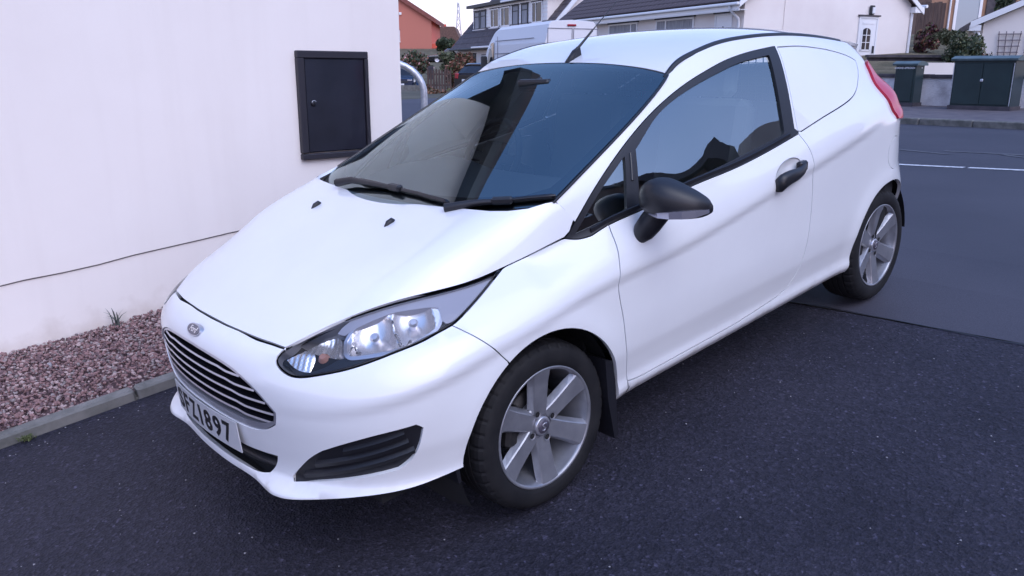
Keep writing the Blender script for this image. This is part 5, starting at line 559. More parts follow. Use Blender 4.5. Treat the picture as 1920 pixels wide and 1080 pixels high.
# plinth: the render stands proud of the base course along a line that falls with the drive
b = MB(); vs = []; xs = np.linspace(-8, 0, 81)
jz = np.interp(np.arange(81), np.arange(0, 81, 2), rng.normal(0, .0035, 41))
for x, j in zip(xs, jz):
    z = .3245 + .097 * (x + hx + 1.0206) + j; vs += [(x, -.0105, z), (x, -.0105, 7.2), (x, .003, z - .004)]
top = lambda x: 3.02 + (7.05 - 3.02) * (1 - abs(x + 4) / 4)
for i, x in enumerate(xs): vs[i * 3 + 1] = (x, -.0105, top(x) - .01)
b.add(vs, [(i * 3, (i + 1) * 3, (i + 1) * 3 + 1, i * 3 + 1) for i in range(80)] + [(i * 3 + 2, (i + 1) * 3 + 2, (i + 1) * 3, i * 3) for i in range(80)])
b.add([(0, -.0105, .58), (0, .003, .58), (0, .003, 3.01), (0, -.0105, 3.01)], [(0, 1, 2, 3)])
b.build('render_coat', M_render, house)
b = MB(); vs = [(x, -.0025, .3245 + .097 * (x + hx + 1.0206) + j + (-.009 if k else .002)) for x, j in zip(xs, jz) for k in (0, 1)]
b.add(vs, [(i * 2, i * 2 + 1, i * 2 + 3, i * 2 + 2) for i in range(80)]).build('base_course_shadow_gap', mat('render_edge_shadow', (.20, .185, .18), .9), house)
# roof with dark bargeboards
b = MB()
for sgn in (1, -1):
    p0 = np.array([-4.0, 7.30]); p1 = np.array([-4.0 + sgn * 4.45, 2.86]); q0 = p0 + [0, .16]; q1 = p1 + [.02 * sgn, .17]
    b.prism([tuple(p0), tuple(p1), tuple(q1), tuple(q0)], 1, -.28, 10)
rf = b.build('roof', M_tile, house)
b = MB()
for sgn in (1, -1):
    p0 = np.array([-4.0, 7.28]); p1 = np.array([-4.0 + sgn * 4.45, 2.84]); dn_ = np.array([0, -.26])
    b.prism([tuple(p0), tuple(p1), tuple(p1 + dn_), tuple(p0 + dn_)], 1, -.30, -.02)
b.build('bargeboard', M_soffit, house)
# meter cupboard: frame, door, lock
fx0, fx1, fz0, fz1 = .851 - hx, 1.400 - hx, .888, 1.611
b = MB(); fw = .050; fy = -.026
b.bbox(((fx0 + fx1) / 2, fy, fz1 - fw / 2), (fx1 - fx0, .05, fw), .006); b.bbox(((fx0 + fx1) / 2, fy, fz0 + fw * .4), (fx1 - fx0, .05, fw * .8), .006)
b.bbox((fx0 + fw / 2, fy, (fz0 + fz1) / 2), (fw, .050, fz1 - fz0 - .092), .006); b.bbox((fx1 - fw * .3, fy, (fz0 + fz1) / 2), (fw * .6, .050, fz1 - fz0 - .092), .006)
cup = b.build('meter_cupboard', M_boxframe, house)
b = MB(); b.bbox(((fx0 + fx1) / 2 + .010, -.022, (fz0 + fz1) / 2), (fx1 - fx0 - .082, .03, fz1 - fz0 - .094), .008)
dr_ = b.build('cupboard_door', M_box, cup)
b = MB(); b.lathe([(-.048, .0001), (-.048, .011), (-.044, .017), (-.036, .017)], 20, 1); b.xf(Matrix.Translation((fx0 + .105, 0, 1.262)))
for _z in (1.05, 1.46): MB().bbox((fx1 - .022, -.052, _z), (.014, .012, .07), .004).build('hinge', M_boxframe, cup)
lk = b.build('lock', mat('black_lock', (.02, .02, .025), .3, .4), dr_)
MB().tube([(fx0 + .105 + .017 * math.cos(a), -.050, 1.268 + .017 * math.sin(a)) for a in np.linspace(.5, 2.9, 10)], .0022, 6).build('lock_rim', M_galv, lk)
# gravel bed, edging
edge = MB(); edge.box((-1.5, 1.40, 0), (7.0, .05, .03)); edge.v = [(x, y, (x * SL if x > -3.5 else gz(x)) + z - .03) for x, y, z in edge.v]
eo = edge.build('edging', M_kerb); eo['kind'] = 'structure'
km = MB(); km.bbox((0, 0, 0), (.905, .076, .15), .010); kme2 = km.mesh('edging_stone', M_kerb)
for i in range(9):
    x = -.245 + .912 * (i - 4); o = link(bpy.data.objects.new('edging_stone', kme2), eo); o.location = (x, 1.392 + rng.normal(0, .004), (x * SL if x > -3.5 else gz(x)) - .025 + rng.normal(0, .002)); o.rotation_euler = (0, -R(6.7) if x > -3.5 else R(-5), rng.normal(0, .006))
M_grav = [mat('gravel_' + k, c, .85) for k, c in (('rose', (.25, .145, .14)), ('pale', (.40, .295, .28)), ('plum', (.14, .085, .09)), ('grey', (.26, .215, .21)))]
for m in M_grav: bump(m, 140, .3, .003)
sheet('gravel_base', np.linspace(-4, 1.6, 12), lambda x: 1.43, lambda x: 2.51, .012, M_grav[2])
def gravel_mesh():
    ico = bmesh.new(); bmesh.ops.create_icosphere(ico, subdivisions=1, radius=1); V0 = np.array([v.co[:] for v in ico.verts]); F0 = np.array([[v.index for v in f.verts] for f in ico.faces]); ico.free()
    N = 19000; xs_ = rng.uniform(-2.6, .75, N); ys_ = rng.uniform(1.435, 2.50, N)
    top_ = rng.random(N); r = .0068 + .0078 * rng.random(N) ** 1.6; r[rng.random(N) < .02] *= 1.5
    zs = np.where(xs_ > -3.5, xs_ * SL, -.4) + .012 + .024 * top_ + .018 * np.clip((ys_ - 1.45) / .1, 0, 1) + .016 * np.sin(xs_ * 5 + ys_ * 3) * .5
    A = rng.normal(0, 1, (N, 4)); A /= np.linalg.norm(A, axis=1, keepdims=True); w, x, y, z = A.T
    Rm = np.stack([1 - 2 * (y * y + z * z), 2 * (x * y - z * w), 2 * (x * z + y * w), 2 * (x * y + z * w), 1 - 2 * (x * x + z * z), 2 * (y * z - x * w), 2 * (x * z - y * w), 2 * (y * z + x * w), 1 - 2 * (x * x + y * y)], 1).reshape(N, 3, 3)
    sc = r[:, None] * np.stack([rng.uniform(.8, 1.3, N), rng.uniform(.65, 1.0, N), rng.uniform(.45, .8, N)], 1)
    V = V0[None] * (1 + rng.uniform(-.22, .22, (N, 12, 1))); V = np.einsum('nij,nkj->nki', Rm, V * sc[:, None]); V[:, :, 2] *= .8
    V += np.stack([xs_, ys_, zs], 1)[:, None]
    F = (F0[None] + (np.arange(N) * 12)[:, None, None]).reshape(-1, 3)
    me = bpy.data.meshes.new('gravel'); me.from_pydata(V.reshape(-1, 3).tolist(), [], F.tolist())
    for m in M_grav: me.materials.append(m)
    mi = np.repeat(rng.choice(4, N, p=[.48, .16, .24, .12]), 20); me.polygons.foreach_set('material_index', mi.astype(np.int32)); me.update(); return me
o = link(bpy.data.objects.new('gravel', gravel_mesh())); tag(o, 'pinkish stone chippings between the kerb edging and the white wall', 'gravel', kind='stuff')
# loose chips lying on the drive
def chips():
    b = MB(); N = 420
    for i in range(N):
        x, y = rng.uniform(-2.4, 2.2), rng.uniform(-2.6, 1.32)
        if rng.random() < .35: y = 1.33 - abs(rng.normal(0, .12))
        r = rng.uniform(.0022, .0055); z = x * SL + r * .3
        p = rng.normal(0, 1, (5, 3)) * [r, r, r * .5]; p[0] = (r, 0, 0); p[1] = (-r * .6, r * .8, 0); p[2] = (-r * .5, -r * .9, 0); p[3] = (0, 0, r * .8)
        b.add((p[:4] + [x, y, z]), [(0, 1, 3), (1, 2, 3), (2, 0, 3), (0, 2, 1)])
    return b
M_chip = mat('pale_grit', (.30, .29, .31), .8)
o = chips().build('loose_grit', M_chip); tag(o, 'pale grit scattered over the dark driveway', 'grit', kind='stuff')
def blade_clump(name, x, y, z, n, hgt, lean, m, label, seed=0, wid=.006):
    r = np.random.default_rng(seed); b = MB()
    for i in range(n):
        a = r.uniform(0, 2 * math.pi); h = hgt * r.uniform(.55, 1.0); l = lean * r.uniform(.3, 1.0); w_ = wid * r.uniform(.6, 1.1); sx, sy = r.normal(0, .012, 2)
        P = []
        for t in (0, .35, .7, 1.0): P.append(Vector((x + sx + l * t ** 1.7 * math.cos(a), y + sy + l * t ** 1.7 * math.sin(a) * .5, z + h * t - .3 * l * t ** 3)))
        side = Vector((-math.sin(a), math.cos(a), 0)) * w_; vs = []
        for p, t in zip(P, (1, .9, .6, .1)): vs += [p - side * t, p + side * t]
        b.add(vs, [(k * 2, k * 2 + 1, k * 2 + 3, k * 2 + 2) for k in range(3)])
    return tag(b.build(name, m, fix=False), label, 'weed')
M_weed = mat('grey_green_weed', (.085, .095, .085), .8); M_moss = mat('moss_green', (.10, .12, .045), .9)
blade_clump('weed', -.46, 2.44, -.015, 8, .15, .10, M_weed, 'thin grey-green weed growing out of the gravel against the white wall', 3)
blade_clump('weed', -1.20, 1.345, -1.20 * SL, 70, .035, .04, M_moss, 'small mossy weed at the foot of the edging kerb, lower left', 5, .003)
MB().bbox((0, 0, 0), (.05, .03, .012), .003, 0, Matrix.Rotation(.4, 3, 'Z')).build('stone_chip', M_chip); o = bpy.data.objects['stone_chip']; o.location = (-.905, 2.10, -.905 * SL + .05); o.rotation_euler = (.4, .2, .3)
tag(o, 'flat pale chip of stone lying on the pink gravel', 'stone')
lf = MB(); lf.add([(0, 0, 0), (.012, .006, .004), (.022, 0, .001), (.010, -.007, .005)], [(0, 1, 2, 3)]); o = lf.build('dry_leaf', M_chip); o.location = (-1.08, -.62, -1.08 * SL + .003)
tag(o, 'scrap of pale dead leaf on the tarmac in the foreground', 'leaf')

# -- tubular barrier behind the house corner
zb0 = gz(4.7)
hb_ = empty('hoop_barrier', (4.70, 6.30, zb0), 'galvanised steel hoop barrier standing just past the corner of the white house', 'barrier')
P_ = [(0, 0, -.05), (0, 0, .80)] + [(-.36 * (1 - math.cos(a)), .30 * (1 - math.cos(a)), .80 + .40 * math.sin(a)) for a in np.linspace(.15, math.pi / 2, 9)] + [(-.9, .75, 1.21), (-1.2, 1.0, 1.19)] + [(-1.2 - .36 * math.sin(a), 1.0 + .30 * math.sin(a), .80 + .39 * math.cos(a)) for a in np.linspace(.2, math.pi / 2, 7)] + [(-1.56, 1.3, -.05)]
MB().tube(P_, .045, 16).build('rail', M_galv, hb_)
b = MB(); b.lathe([(.0, .0001), (.0, .085), (.012, .085), (.012, .05)], 20, 2); b.build('base_plate', M_galv, hb_)
stp = MB(); stp.bbox((0, 0, .10), (1.5, .8, .22), .02); o = stp.build('concrete_step', M_render); o.location = (4.95, 7.05, gz(5)); o.rotation_euler = (0, 0, R(-20)); tag(o, 'low white concrete step behind the foot of the hoop barrier', 'step')

# -- windows and doors
def window(parent, o, u, v, w_, h_, mull=(0.5,), frame=M_upvc, pane=M_pane, fw=.06, sill=True, trans=(), name='window'):
    """o: lower-left corner, u: unit vector along the wall, v: outward normal"""
    o, u, v = Vector(o), Vector(u), Vector(v); b = MB(); Z = Vector((0, 0, 1)); M3 = Matrix((u, v, Z)).transposed()
    def bar(a0, a1, z0, z1, d0=.0, d1=.05): c = o + u * (a0 + a1) / 2 + Z * (z0 + z1) / 2 + v * (d0 + d1) / 2; b.box(c, (a1 - a0, d1 - d0, z1 - z0), 0, M3)
    bar(0, w_, 0, fw); bar(0, w_, h_ - fw, h_); bar(0, fw, fw, h_ - fw); bar(w_ - fw, w_, fw, h_ - fw)
    for m in mull: bar(w_ * m - fw * .5, w_ * m + fw * .5, fw, h_ - fw, 0, .045)
    for t in trans: bar(fw, w_ - fw, h_ * t - fw * .4, h_ * t + fw * .4, 0, .04)
    f = b.build(name, frame, parent)
    p = MB(); c = o + u * w_ / 2 + Z * h_ / 2 + v * .012; p.box(c, (w_ - fw, .02, h_ - fw), 0, M3); p.build('pane', pane, f)
    if sill: s = MB(); s.box(o + u * w_ / 2 + v * .06 - Z * .035, (w_ + .14, .16, .06), 0, M3); s.build('sill', M_renderB, f)
    l = MB(); l.box(o + u * w_ / 2 + v * .035 + Z * (h_ + .025), (w_ + .10, .09, .05), 0, M3); l.build('lintel', M_coping, f)
    return f
EY = Vector((-.41, .912, 0)); 
def local_rot():  # house axes: local x along the gable, local y along the front, laid out on the street axes
    ex = np.array(st(.912, .41)) - np.array(st(0, 0)); return math.atan2(ex[1], ex[0])
HR = local_rot()
# -- bungalow across the road
ox, oy = st(7.74, 28.59)
bung = empty('bungalow', (ox, oy, 1.35), 'pale rendered bungalow with a dark tiled roof across the road, door in its pink-lit gable', 'house', (0, 0, HR))
b = MB(); W_, L_, E_ = 7.69, 12.7, 2.56; rise = 2.75
b.prism([(0, -.9), (W_, -.9), (W_, E_), (W_ / 2, E_ + rise), (0, E_)], 1, 0, L_); b.build('wall', M_renderB, bung)
sl = math.atan2(rise, W_ / 2); ov = .42
b = MB()
for sgn in (0, 1):
    f = (lambda x: x) if sgn == 0 else (lambda x: W_ - x)
    p0 = (f(-ov), E_ - ov * math.tan(sl) + .03); p1 = (W_ / 2, E_ + rise + .03)
    q = [p0, p1, (p1[0], p1[1] + .10), (p0[0], p0[1] + .10)]
    b.prism(q, 1, -.22, L_ + .2)
roofA = b.build('roof', M_tile, bung)
tm = MB(); tm.add([(-.155, 0, 0), (-.10, 0, .022), (.0, 0, .008), (.10, 0, .022), (.155, 0, 0), (-.155, .36, -.012), (-.10, .36, .006), (0, .36, -.006), (.10, .36, .006), (.155, .36, -.012), (-.155, .0, -.03), (-.10, 0, -.03), (0, 0, -.03), (.10, 0, -.03), (.155, 0, -.03)],
    [(0, 1, 6, 5), (1, 2, 7, 6), (2, 3, 8, 7), (3, 4, 9, 8), (10, 11, 1, 0), (11, 12, 2, 1), (12, 13, 3, 2), (13, 14, 4, 3)])
tme = tm.mesh('roof_tile', M_tile, fix=False)
ct, sn_ = math.cos(sl), math.sin(sl)
def tile_xf(row, k):
    d = row * .32; x = -ov + d * ct - .05; z = E_ - ov * math.tan(sl) + .03 + d * sn_ + .135
    return Matrix.Translation((x, -.06 + .31 * k, z)) @ Matrix.Rotation(-sl, 4, 'Y') @ Matrix.Rotation(R(-90), 4, 'Z') 
nk = int(L_ / .31) + 1; rest = MB(); cnt = 0
for row in range(15):
    for k in range(nk):
        M = tile_xf(row, k)
        if row < 7 and cnt < 290:
            o = link(bpy.data.objects.new('roof_tile', tme), roofA); o.matrix_local = M @ Matrix.Rotation(rng.normal(0, .008), 4, 'Z'); cnt += 1
        else:
            t2 = MB(); t2.v = [tuple(M @ Vector(v)) for v in tm.v]; rest.add(t2.v, tm.f)
o = rest.build('upper_tiles', M_tile, roofA, fix=False); o['kind'] = 'stuff'
b = MB(); zg = E_ - ov * math.tan(sl) + .02
b.bbox((-ov - .05, L_ / 2, zg + .03), (.12, L_ + .5, .10), .03); b.box((-ov + .03, L_ / 2, zg - .10), (.03, L_ + .4, .18)); b.box((-ov / 2, L_ / 2, zg - .15), (ov, L_ + .3, .02))
gt = b.build('gutter', M_upvc, bung)
MB().tube([(-ov - .04, .22, zg), (-ov - .04, .22, zg - .12), (-.10, .16, zg - .42), (-.07, .16, zg - .60), (-.07, .16, -.7)], .045, 8).build('downpipe', M_upvc, gt)
b = MB()
b.prism([(-ov, E_ - ov * math.tan(sl) - .06), (W_ / 2, E_ + rise - .06), (W_ / 2, E_ + rise + .12), (-ov, E_ - ov * math.tan(sl) + .12)], 1, -.26, -.225); b.prism([(W_ + ov, E_ - ov * math.tan(sl) - .06), (W_ / 2, E_ + rise - .06), (W_ / 2, E_ + rise + .12), (W_ + ov, E_ - ov * math.tan(sl) + .12)], 1, -.26, -.225)
b.box((W_ + .21, -.05, E_ - .20), (.46, .36, .20)); b.tube([(W_ + .50, -.28, E_ - .07), (W_ + .50, 6, E_ - .07)], .06, 8); b.tube([(W_ + .05, -.04, E_ - .30), (W_ + .05, -.04, -.8)], .05, 8)
b.build('bargeboard', M_upvc, bung)
window(bung, (-.0, 8.75, .90), (0, -1, 0), (-1, 0, 0), 2.27, 1.17, (.78,), M_upvc, M_net, .07)
window(bung, (-.0, 5.17, .90), (0, -1, 0), (-1, 0, 0), 2.45, 1.17, (.27,), M_upvc, M_net, .07)
def door(parent, o, u, v, w_, h_, arch=True, panes='fan'):
    o, u, v = Vector(o), Vector(u), Vector(v); Z = Vector((0, 0, 1)); M3 = Matrix((u, v, Z)).transposed(); b = MB()
    def bar(b_, a0, a1, z0, z1, d0, d1): b_.box(o + u * (a0 + a1) / 2 + Z * (z0 + z1) / 2 + v * (d0 + d1) / 2, (a1 - a0, d1 - d0, z1 - z0), 0, M3)
    bar(b, 0, .07, 0, h_, 0, .05); bar(b, w_ - .07, w_, 0, h_, 0, .05); bar(b, .07, w_ - .07, h_ - .07, h_, 0, .05); bar(b, .07, w_ - .07, .02, h_ - .07, 0, .03)
    bar(b, .18, w_ - .18, h_ - .26, h_ - .20, .03, .042)
    f = b.build('door', M_upvc, parent)
    g = MB(); pw = w_ * .42
    if panes == 'arch':
        x0 = w_ / 2 - pw / 2 - .06; n = 12; pts = [(x0, h_ - 1.15), (x0 + pw, h_ - 1.15), (x0 + pw, h_ - .52)] + [(x0 + pw / 2 + pw / 2 * math.cos(a), h_ - .52 + .12 * math.sin(a)) for a in np.linspace(.3, math.pi - .3, n)] + [(x0, h_ - .52)]
        vs = [o + u * p[0] + Z * p[1] + v * .040 for p in pts]; g.add(vs, [tuple(range(len(vs)))]); g.build('pane', M_pane, f, fix=False)
        h = MB(); bar(h, x0 + pw / 2 - .015, x0 + pw / 2 + .015, h_ - 1.15, h_ - .42, .041, .055)
        for zz in (h_ - .90, h_ - .65): bar(h, x0, x0 + pw, zz - .012, zz + .012, .041, .053)
        bar(h, x0 - .05, x0, h_ - 1.2, h_ - .48, .03, .055); bar(h, x0 + pw, x0 + pw + .05, h_ - 1.2, h_ - .48, .03, .055); bar(h, x0 - .05, x0 + pw + .05, h_ - 1.2, h_ - 1.15, .03, .055)
        h.build('glazing_bar', M_upvc, f)
        k = MB(); bar(k, w_ - .17, w_ - .13, h_ - 1.28, h_ - 1.02, .03, .09); k.build('handle', M_lead, f)
    else:
        cx, cz = w_ / 2, h_ - .62; pts = [(cx - .16, cz - .10), (cx + .16, cz - .10), (cx + .20, cz + .06), (cx, cz + .20), (cx - .20, cz + .06)]
        g.add([o + u * p[0] + Z * p[1] + v * .040 for p in pts], [tuple(range(5))]); g.build('pane', M_pane, f, fix=False)
    l = MB(); bar(l, -.05, w_ + .05, h_, h_ + .05, 0, .09); l.build('lintel', M_coping, f); return f
door(bung, (-.0, 1.50, 0), (0, -1, 0), (-1, 0, 0), .93, 2.08, panes='fan')
door(bung, (5.16, 0, -.02), (1, 0, 0), (0, -1, 0), .93, 2.10, panes='arch')
b = MB(); b.bbox((5.70, -.06, 2.30), (.20, .10, .32), .04); lp = b.build('wall_lamp', M_lead, bung); MB().bbox((5.72, -.12, 2.28), (.13, .05, .22), .03).build('lamp_glass', M_upvc, lp)
MB().tube([(1.70, -.015, 3.4), (1.70, -.015, -.8)], .012, 6).build('cable', M_renderB, bung)

# -- chalet house with the long dormer, further back
ox, oy = st(1.43, 44.13)
chal = empty('chalet_house', (ox, oy, 1.2), 'white chalet house with dark roof and a long boarded dormer, behind the white panel van', 'house', (0, 0, HR))
b = MB(); L_ = 12.3; E_ = 2.0; W_ = 8.0; rise = 4.3; sl2 = math.atan2(rise, W_ / 2)
b.prism([(0, -1), (W_, -1), (W_, E_), (W_ / 2, E_ + rise), (0, E_)], 1, 0, L_); b.build('wall', M_renderB, chal)
b = MB(); nrow = 14
for side in (0, 1):
    f = (lambda x: x) if side == 0 else (lambda x: W_ - x)
    for r_ in range(nrow):
        t0, t1 = r_ / nrow, (r_ + 1) / nrow; x0, x1 = -.45 + (W_ / 2 + .45) * t0, -.45 + (W_ / 2 + .45) * t1
        zf = lambda x: E_ + x * rise / (W_ / 2)
        b.prism([(f(x0), zf(x0) + .02), (f(x1), zf(x1) + .0), (f(x1), zf(x1) + .08), (f(x0), zf(x0) + .11)], 1, -.2, L_ + .25)
b.build('roof', M_tile, chal)
b = MB(); b.prism([(.75, E_ + .70), (3.6, E_ + .70), (3.6, E_ + 2.16), (.75, E_ + 2.16)], 1, .7, L_ - 1.0)
dm_ = b.build('dormer', M_renderB, chal)
for k in range(7):
    MB().box((.742, (L_ - .3) / 2, E_ + .80 + .2 * k), (.02, L_ - 1.72, .17)).build('cladding_board', M_upvc, dm_)
b = MB(); b.prism([(.38, E_ + 2.10), (3.9, E_ + 2.34), (3.9, E_ + 2.44), (.38, E_ + 2.28)], 1, .4, L_ - .7); b.build('dormer_roof', M_soffit, dm_)
MB().bbox((.36, 3.2, E_ + 2.16), (.10, 5.6, .12), .03).build('gutter', M_upvc, dm_)
for y1, fr in ((11.05, M_lead), (10.0, M_lead), (8.35, M_upvc), (6.75, M_upvc), (5.15, M_lead), (3.9, M_lead), (2.5, M_upvc)):
    window(chal, (.730, y1, E_ + .82), (0, -1, 0), (-1, 0, 0), .86 if fr is M_lead else 1.25, 1.08, () if fr is M_lead else (.38,), fr, M_net if fr is M_lead else M_pane, .06, True, (.7,) if fr is M_lead else ())
b = MB(); b.bbox((-.50, L_ / 2, E_ - .42), (.13, L_ + .3, .11), .03); b.tube([(-.48, 11.9, E_ - .45), (-.06, 11.9, E_ - .85), (-.06, 11.9, -.6)], .05, 8); b.build('gutter', M_lead, chal)
b = MB(); b.prism([(-.5, E_ - .52), (W_ / 2, E_ + rise + .05), (W_ / 2, E_ + rise - .25), (-.5, E_ - .82)], 1, -.30, -.2); b.build('bargeboard', M_upvc, chal)
b = MB(); b.bbox((-.25, 7.0, E_ - .35), (.7, 2.8, .10), .02); b.bbox((-.25, 4.0, E_ - .1), (.8, 2.2, .12), .02); b.build('porch_canopy', M_upvc, chal)
window(chal, (0, 11.5, -.2), (0, -1, 0), (-1, 0, 0), .55, 1.5, (), M_lead, M_pane, .06, False)
window(chal, (0, 10.0, -.9), (0, -1, 0), (-1, 0, 0), 1.0, 2.2, (.5,), M_lead, M_pane, .07, False)
window(chal, (0, 7.9, -.3), (0, -1, 0), (-1, 0, 0), 1.7, 1.5, (.33, .66), M_upvc, M_pane, .07, True)

# -- red brick house on the rise
ox, oy = st(-9.0, 94.2)
brk = empty('brick_house', (ox, oy, 3.6), 'tall red brick gable house far up the street, seen past the white wall corner', 'house', (0, 0, ST))
b = MB(); b.prism([(0, -1), (0, 3.35), (-4.6, 6.2), (-9.2, 3.35), (-9.2, -1)], 1, 0, 11); b.v = [(x, y, z) for x, y, z in b.v]; b.build('wall', M_brick, brk)
b = MB(); b.prism([(.5, 2.95), (-4.6, 6.12), (-4.6, 6.65), (.5, 3.45)], 1, -.35, 11.2); b.prism([(-9.7, 2.95), (-4.6, 6.12), (-4.6, 6.65), (-9.7, 3.45)], 1, -.35, 11.2); b.build('roof', M_redtile, brk)
b = MB(); b.bbox((-3.4, -.08, 3.95), (.28, .16, .28), .06); b.build('wall_lamp', M_upvc, brk)
window(brk, (-4.5, 0, 1.0), (1, 0, 0), (0, -1, 0), 1.0, 1.2)
b = MB(); b.box((1.2, 3, -.2), (2.4, 5, 2.0)); b.build('side_annexe', M_brick, brk)
# -- brown roofed house beyond
ox, oy = st(-14.3, 136)
far_ = empty('distant_house', (ox, oy, 4.8), 'small distant house with a brown roof between brick house and dark tree', 'house', (0, 0, ST))
b = MB(); b.box((2.0, 4, 0), (6.4, 8, 3.0)); b.build('wall', M_brick, far_)
b = MB(); b.prism([(-.6, 1.2), (1.0, 3.5), (5.0, 3.5), (6.0, 1.2)], 1, -.5, 8.5); b.build('roof', M_brown, far_)
b = MB(); b.box((3.2, 2, 3.6), (.6, .6, .7)); b.build('chimney', M_brick, far_)
b = MB(); b.lathe([(0, .0001), (.10, .55), (.28, .95)], 18, 1); b.xf(Matrix.Translation((-1.0, -.6, 4.1))); b.tube([(-1, -.3, 4.1), (-.6, 0, 3.0)], .04, 6); b.build('satellite_dish', M_galv, far_)
# -- pylon on the skyline
ox, oy = st(-26.9, 422)
py_ = empty('pylon', (ox, oy, 3), 'grey lattice pylon faint on the skyline between the roofs', 'pylon', (0, 0, ST))
b = MB(); H_ = 31
def leg(t): return 2.6 * (1 - t) ** 1.4 + .35
for sx in (-1, 1):
    for sy in (-1, 1): b.tube([(sx * leg(t), sy * leg(t), H_ * t) for t in np.linspace(0, 1, 9)], .22, 4)
for k in range(10):
    t0, t1 = k / 10, (k + 1) / 10; a0_, a1_ = leg(t0), leg(t1)
    for s in (-1, 1): b.tube([(s * a0_, -a0_, H_ * t0), (-s * a1_, -a1_, H_ * t1)], .15, 4); b.tube([(a0_, s * a0_, H_ * t0), (a1_, -s * a1_, H_ * t1)], .15, 4)
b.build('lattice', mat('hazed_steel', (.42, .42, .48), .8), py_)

# -- ground that rises behind the street
def terrain(name, la, di, f, m):
    b = MB(); vs = []
    for d in di:
        for l in la: x, y = st(l, d); vs.append((x, y, f(l, d)))
    n = len(la); o = b.add(vs, [(i * n + k, i * n + k + 1, (i + 1) * n + k + 1, (i + 1) * n + k) for i in range(len(di) - 1) for k in range(n - 1)], 0, True).build(name, m, fix=False); o['kind'] = 'structure'; return o
terrain('hillside', np.linspace(-90, 40, 27), np.linspace(56, 480, 40), lambda l, d: min(max(d - 57, 0) * .107, 4.3 - max(0, d - 100) * .02) if d > 57 else -.2, M_grass)
def bankz(l, d): return 1.30 + max(0, d - 23.5) * .128 if True else 0
bk_ = []
b = MB(); vs = []; nx_, ny_ = 12, 24
for i in range(nx_):
    for k in range(ny_):
        x = 18.62 + i * 3.2; y = -26 + k * 1.75; rx, ry = x + 1.8496, y + 2.6346; d = .6730 * rx + .7397 * ry; l = .7402 * rx - .6724 * ry
        z = 1.22 + .125 * max(0, min(d - 24, 26)) * min(max((l - 8) / 4, 0.), 1) - .0 * i
        if l < 8: z = max(.5, 1.30 - (8 - l) * .12)
        vs.append((x, y, z))
o = b.add(vs, [(i * ny_ + k, (i + 1) * ny_ + k, (i + 1) * ny_ + k + 1, i * ny_ + k + 1) for i in range(nx_ - 1) for k in range(ny_ - 1)], 0, True).build('garden_bank', M_grass, fix=False); o['kind'] = 'structure'

# -- roughcast garden wall with dark coping
gw = empty('garden_wall', (18.40, 1.5, .62), 'stained white roughcast garden wall with a dark coping behind the green cabinets', 'wall')
b = MB(); b.box((0, -.5, .34), (.20, 17, .80)); b.build('wall', M_rough, gw)
cm = MB(); cm.bbox((0, 0, 0), (.30, .598, .085), .012); cme = cm.mesh('coping_stone', M_coping)
for i in range(28):
    o = link(bpy.data.objects.new('coping_stone', cme), gw); o.location = (rng.normal(0, .004), -8.7 + .604 * i, .782 + rng.normal(0, .003))
# -- street cabinets
def cabinet(name, x, y0, y1, depth, h, label, doors, group=None):
    z0 = gz(x + .2) + .105
    e = empty(name, (x, (y0 + y1) / 2, z0), label, 'cabinet', group='green street cabinets'); w_ = y1 - y0; b = MB()
    b.bbox((depth / 2, 0, h / 2 - .04), (depth, w_, h - .08), .012); body = b.build('body', M_cab, e)
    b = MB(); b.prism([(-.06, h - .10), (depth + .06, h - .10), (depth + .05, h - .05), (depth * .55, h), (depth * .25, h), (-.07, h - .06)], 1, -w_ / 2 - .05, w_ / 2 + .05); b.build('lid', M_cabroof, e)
    b = MB(); b.box((depth / 2, 0, .03), (depth + .04, w_ + .04, .10)); b.build('plinth', M_coping, e)
    for k in range(doors):
        dw = (w_ - .08) / doors; c = -w_ / 2 + .04 + dw * (k + .5)
        d = MB(); d.bbox((-.008, c, h / 2 - .02), (.022, dw - .012, h - .26), .006); d.build('door', M_cab, e)
    return e
cb = cabinet('street_cabinet', 17.15, 3.12, 4.30, .62, 1.10, 'wide dark green street cabinet with sloping lid on the pavement', 2)
b = MB(); b.lathe([(-.030, .0001), (-.030, .028), (-.02, .034)], 14, 0); b.xf(Matrix.Translation((0, 0, .60))); b.build('lock', M_galv, cb)
for s in (-1, 1): MB().box((-.006, s * .575, .52), (.012, .014, .86)).build('edge_trim', M_galv, cb)
cs = cabinet('street_cabinet', 17.62, 5.26, 5.72, .46, 1.00, 'narrow green street cabinet with white lettering under its lid, beside the tail lamp', 1)
text_mesh('cabinet_lettering', 'LOMOND APPROACH', .058, Matrix(((0, 0, -1, -.022), (-1, 0, 0, .015), (0, 1, 0, .845), (0, 0, 0, 1))), M_upvc, cs, .001, .0015, 0, .78)
MB().bbox((.30, -.235, .85), (.03, .012, .03), .004).build('sticker', M_upvc, cs)

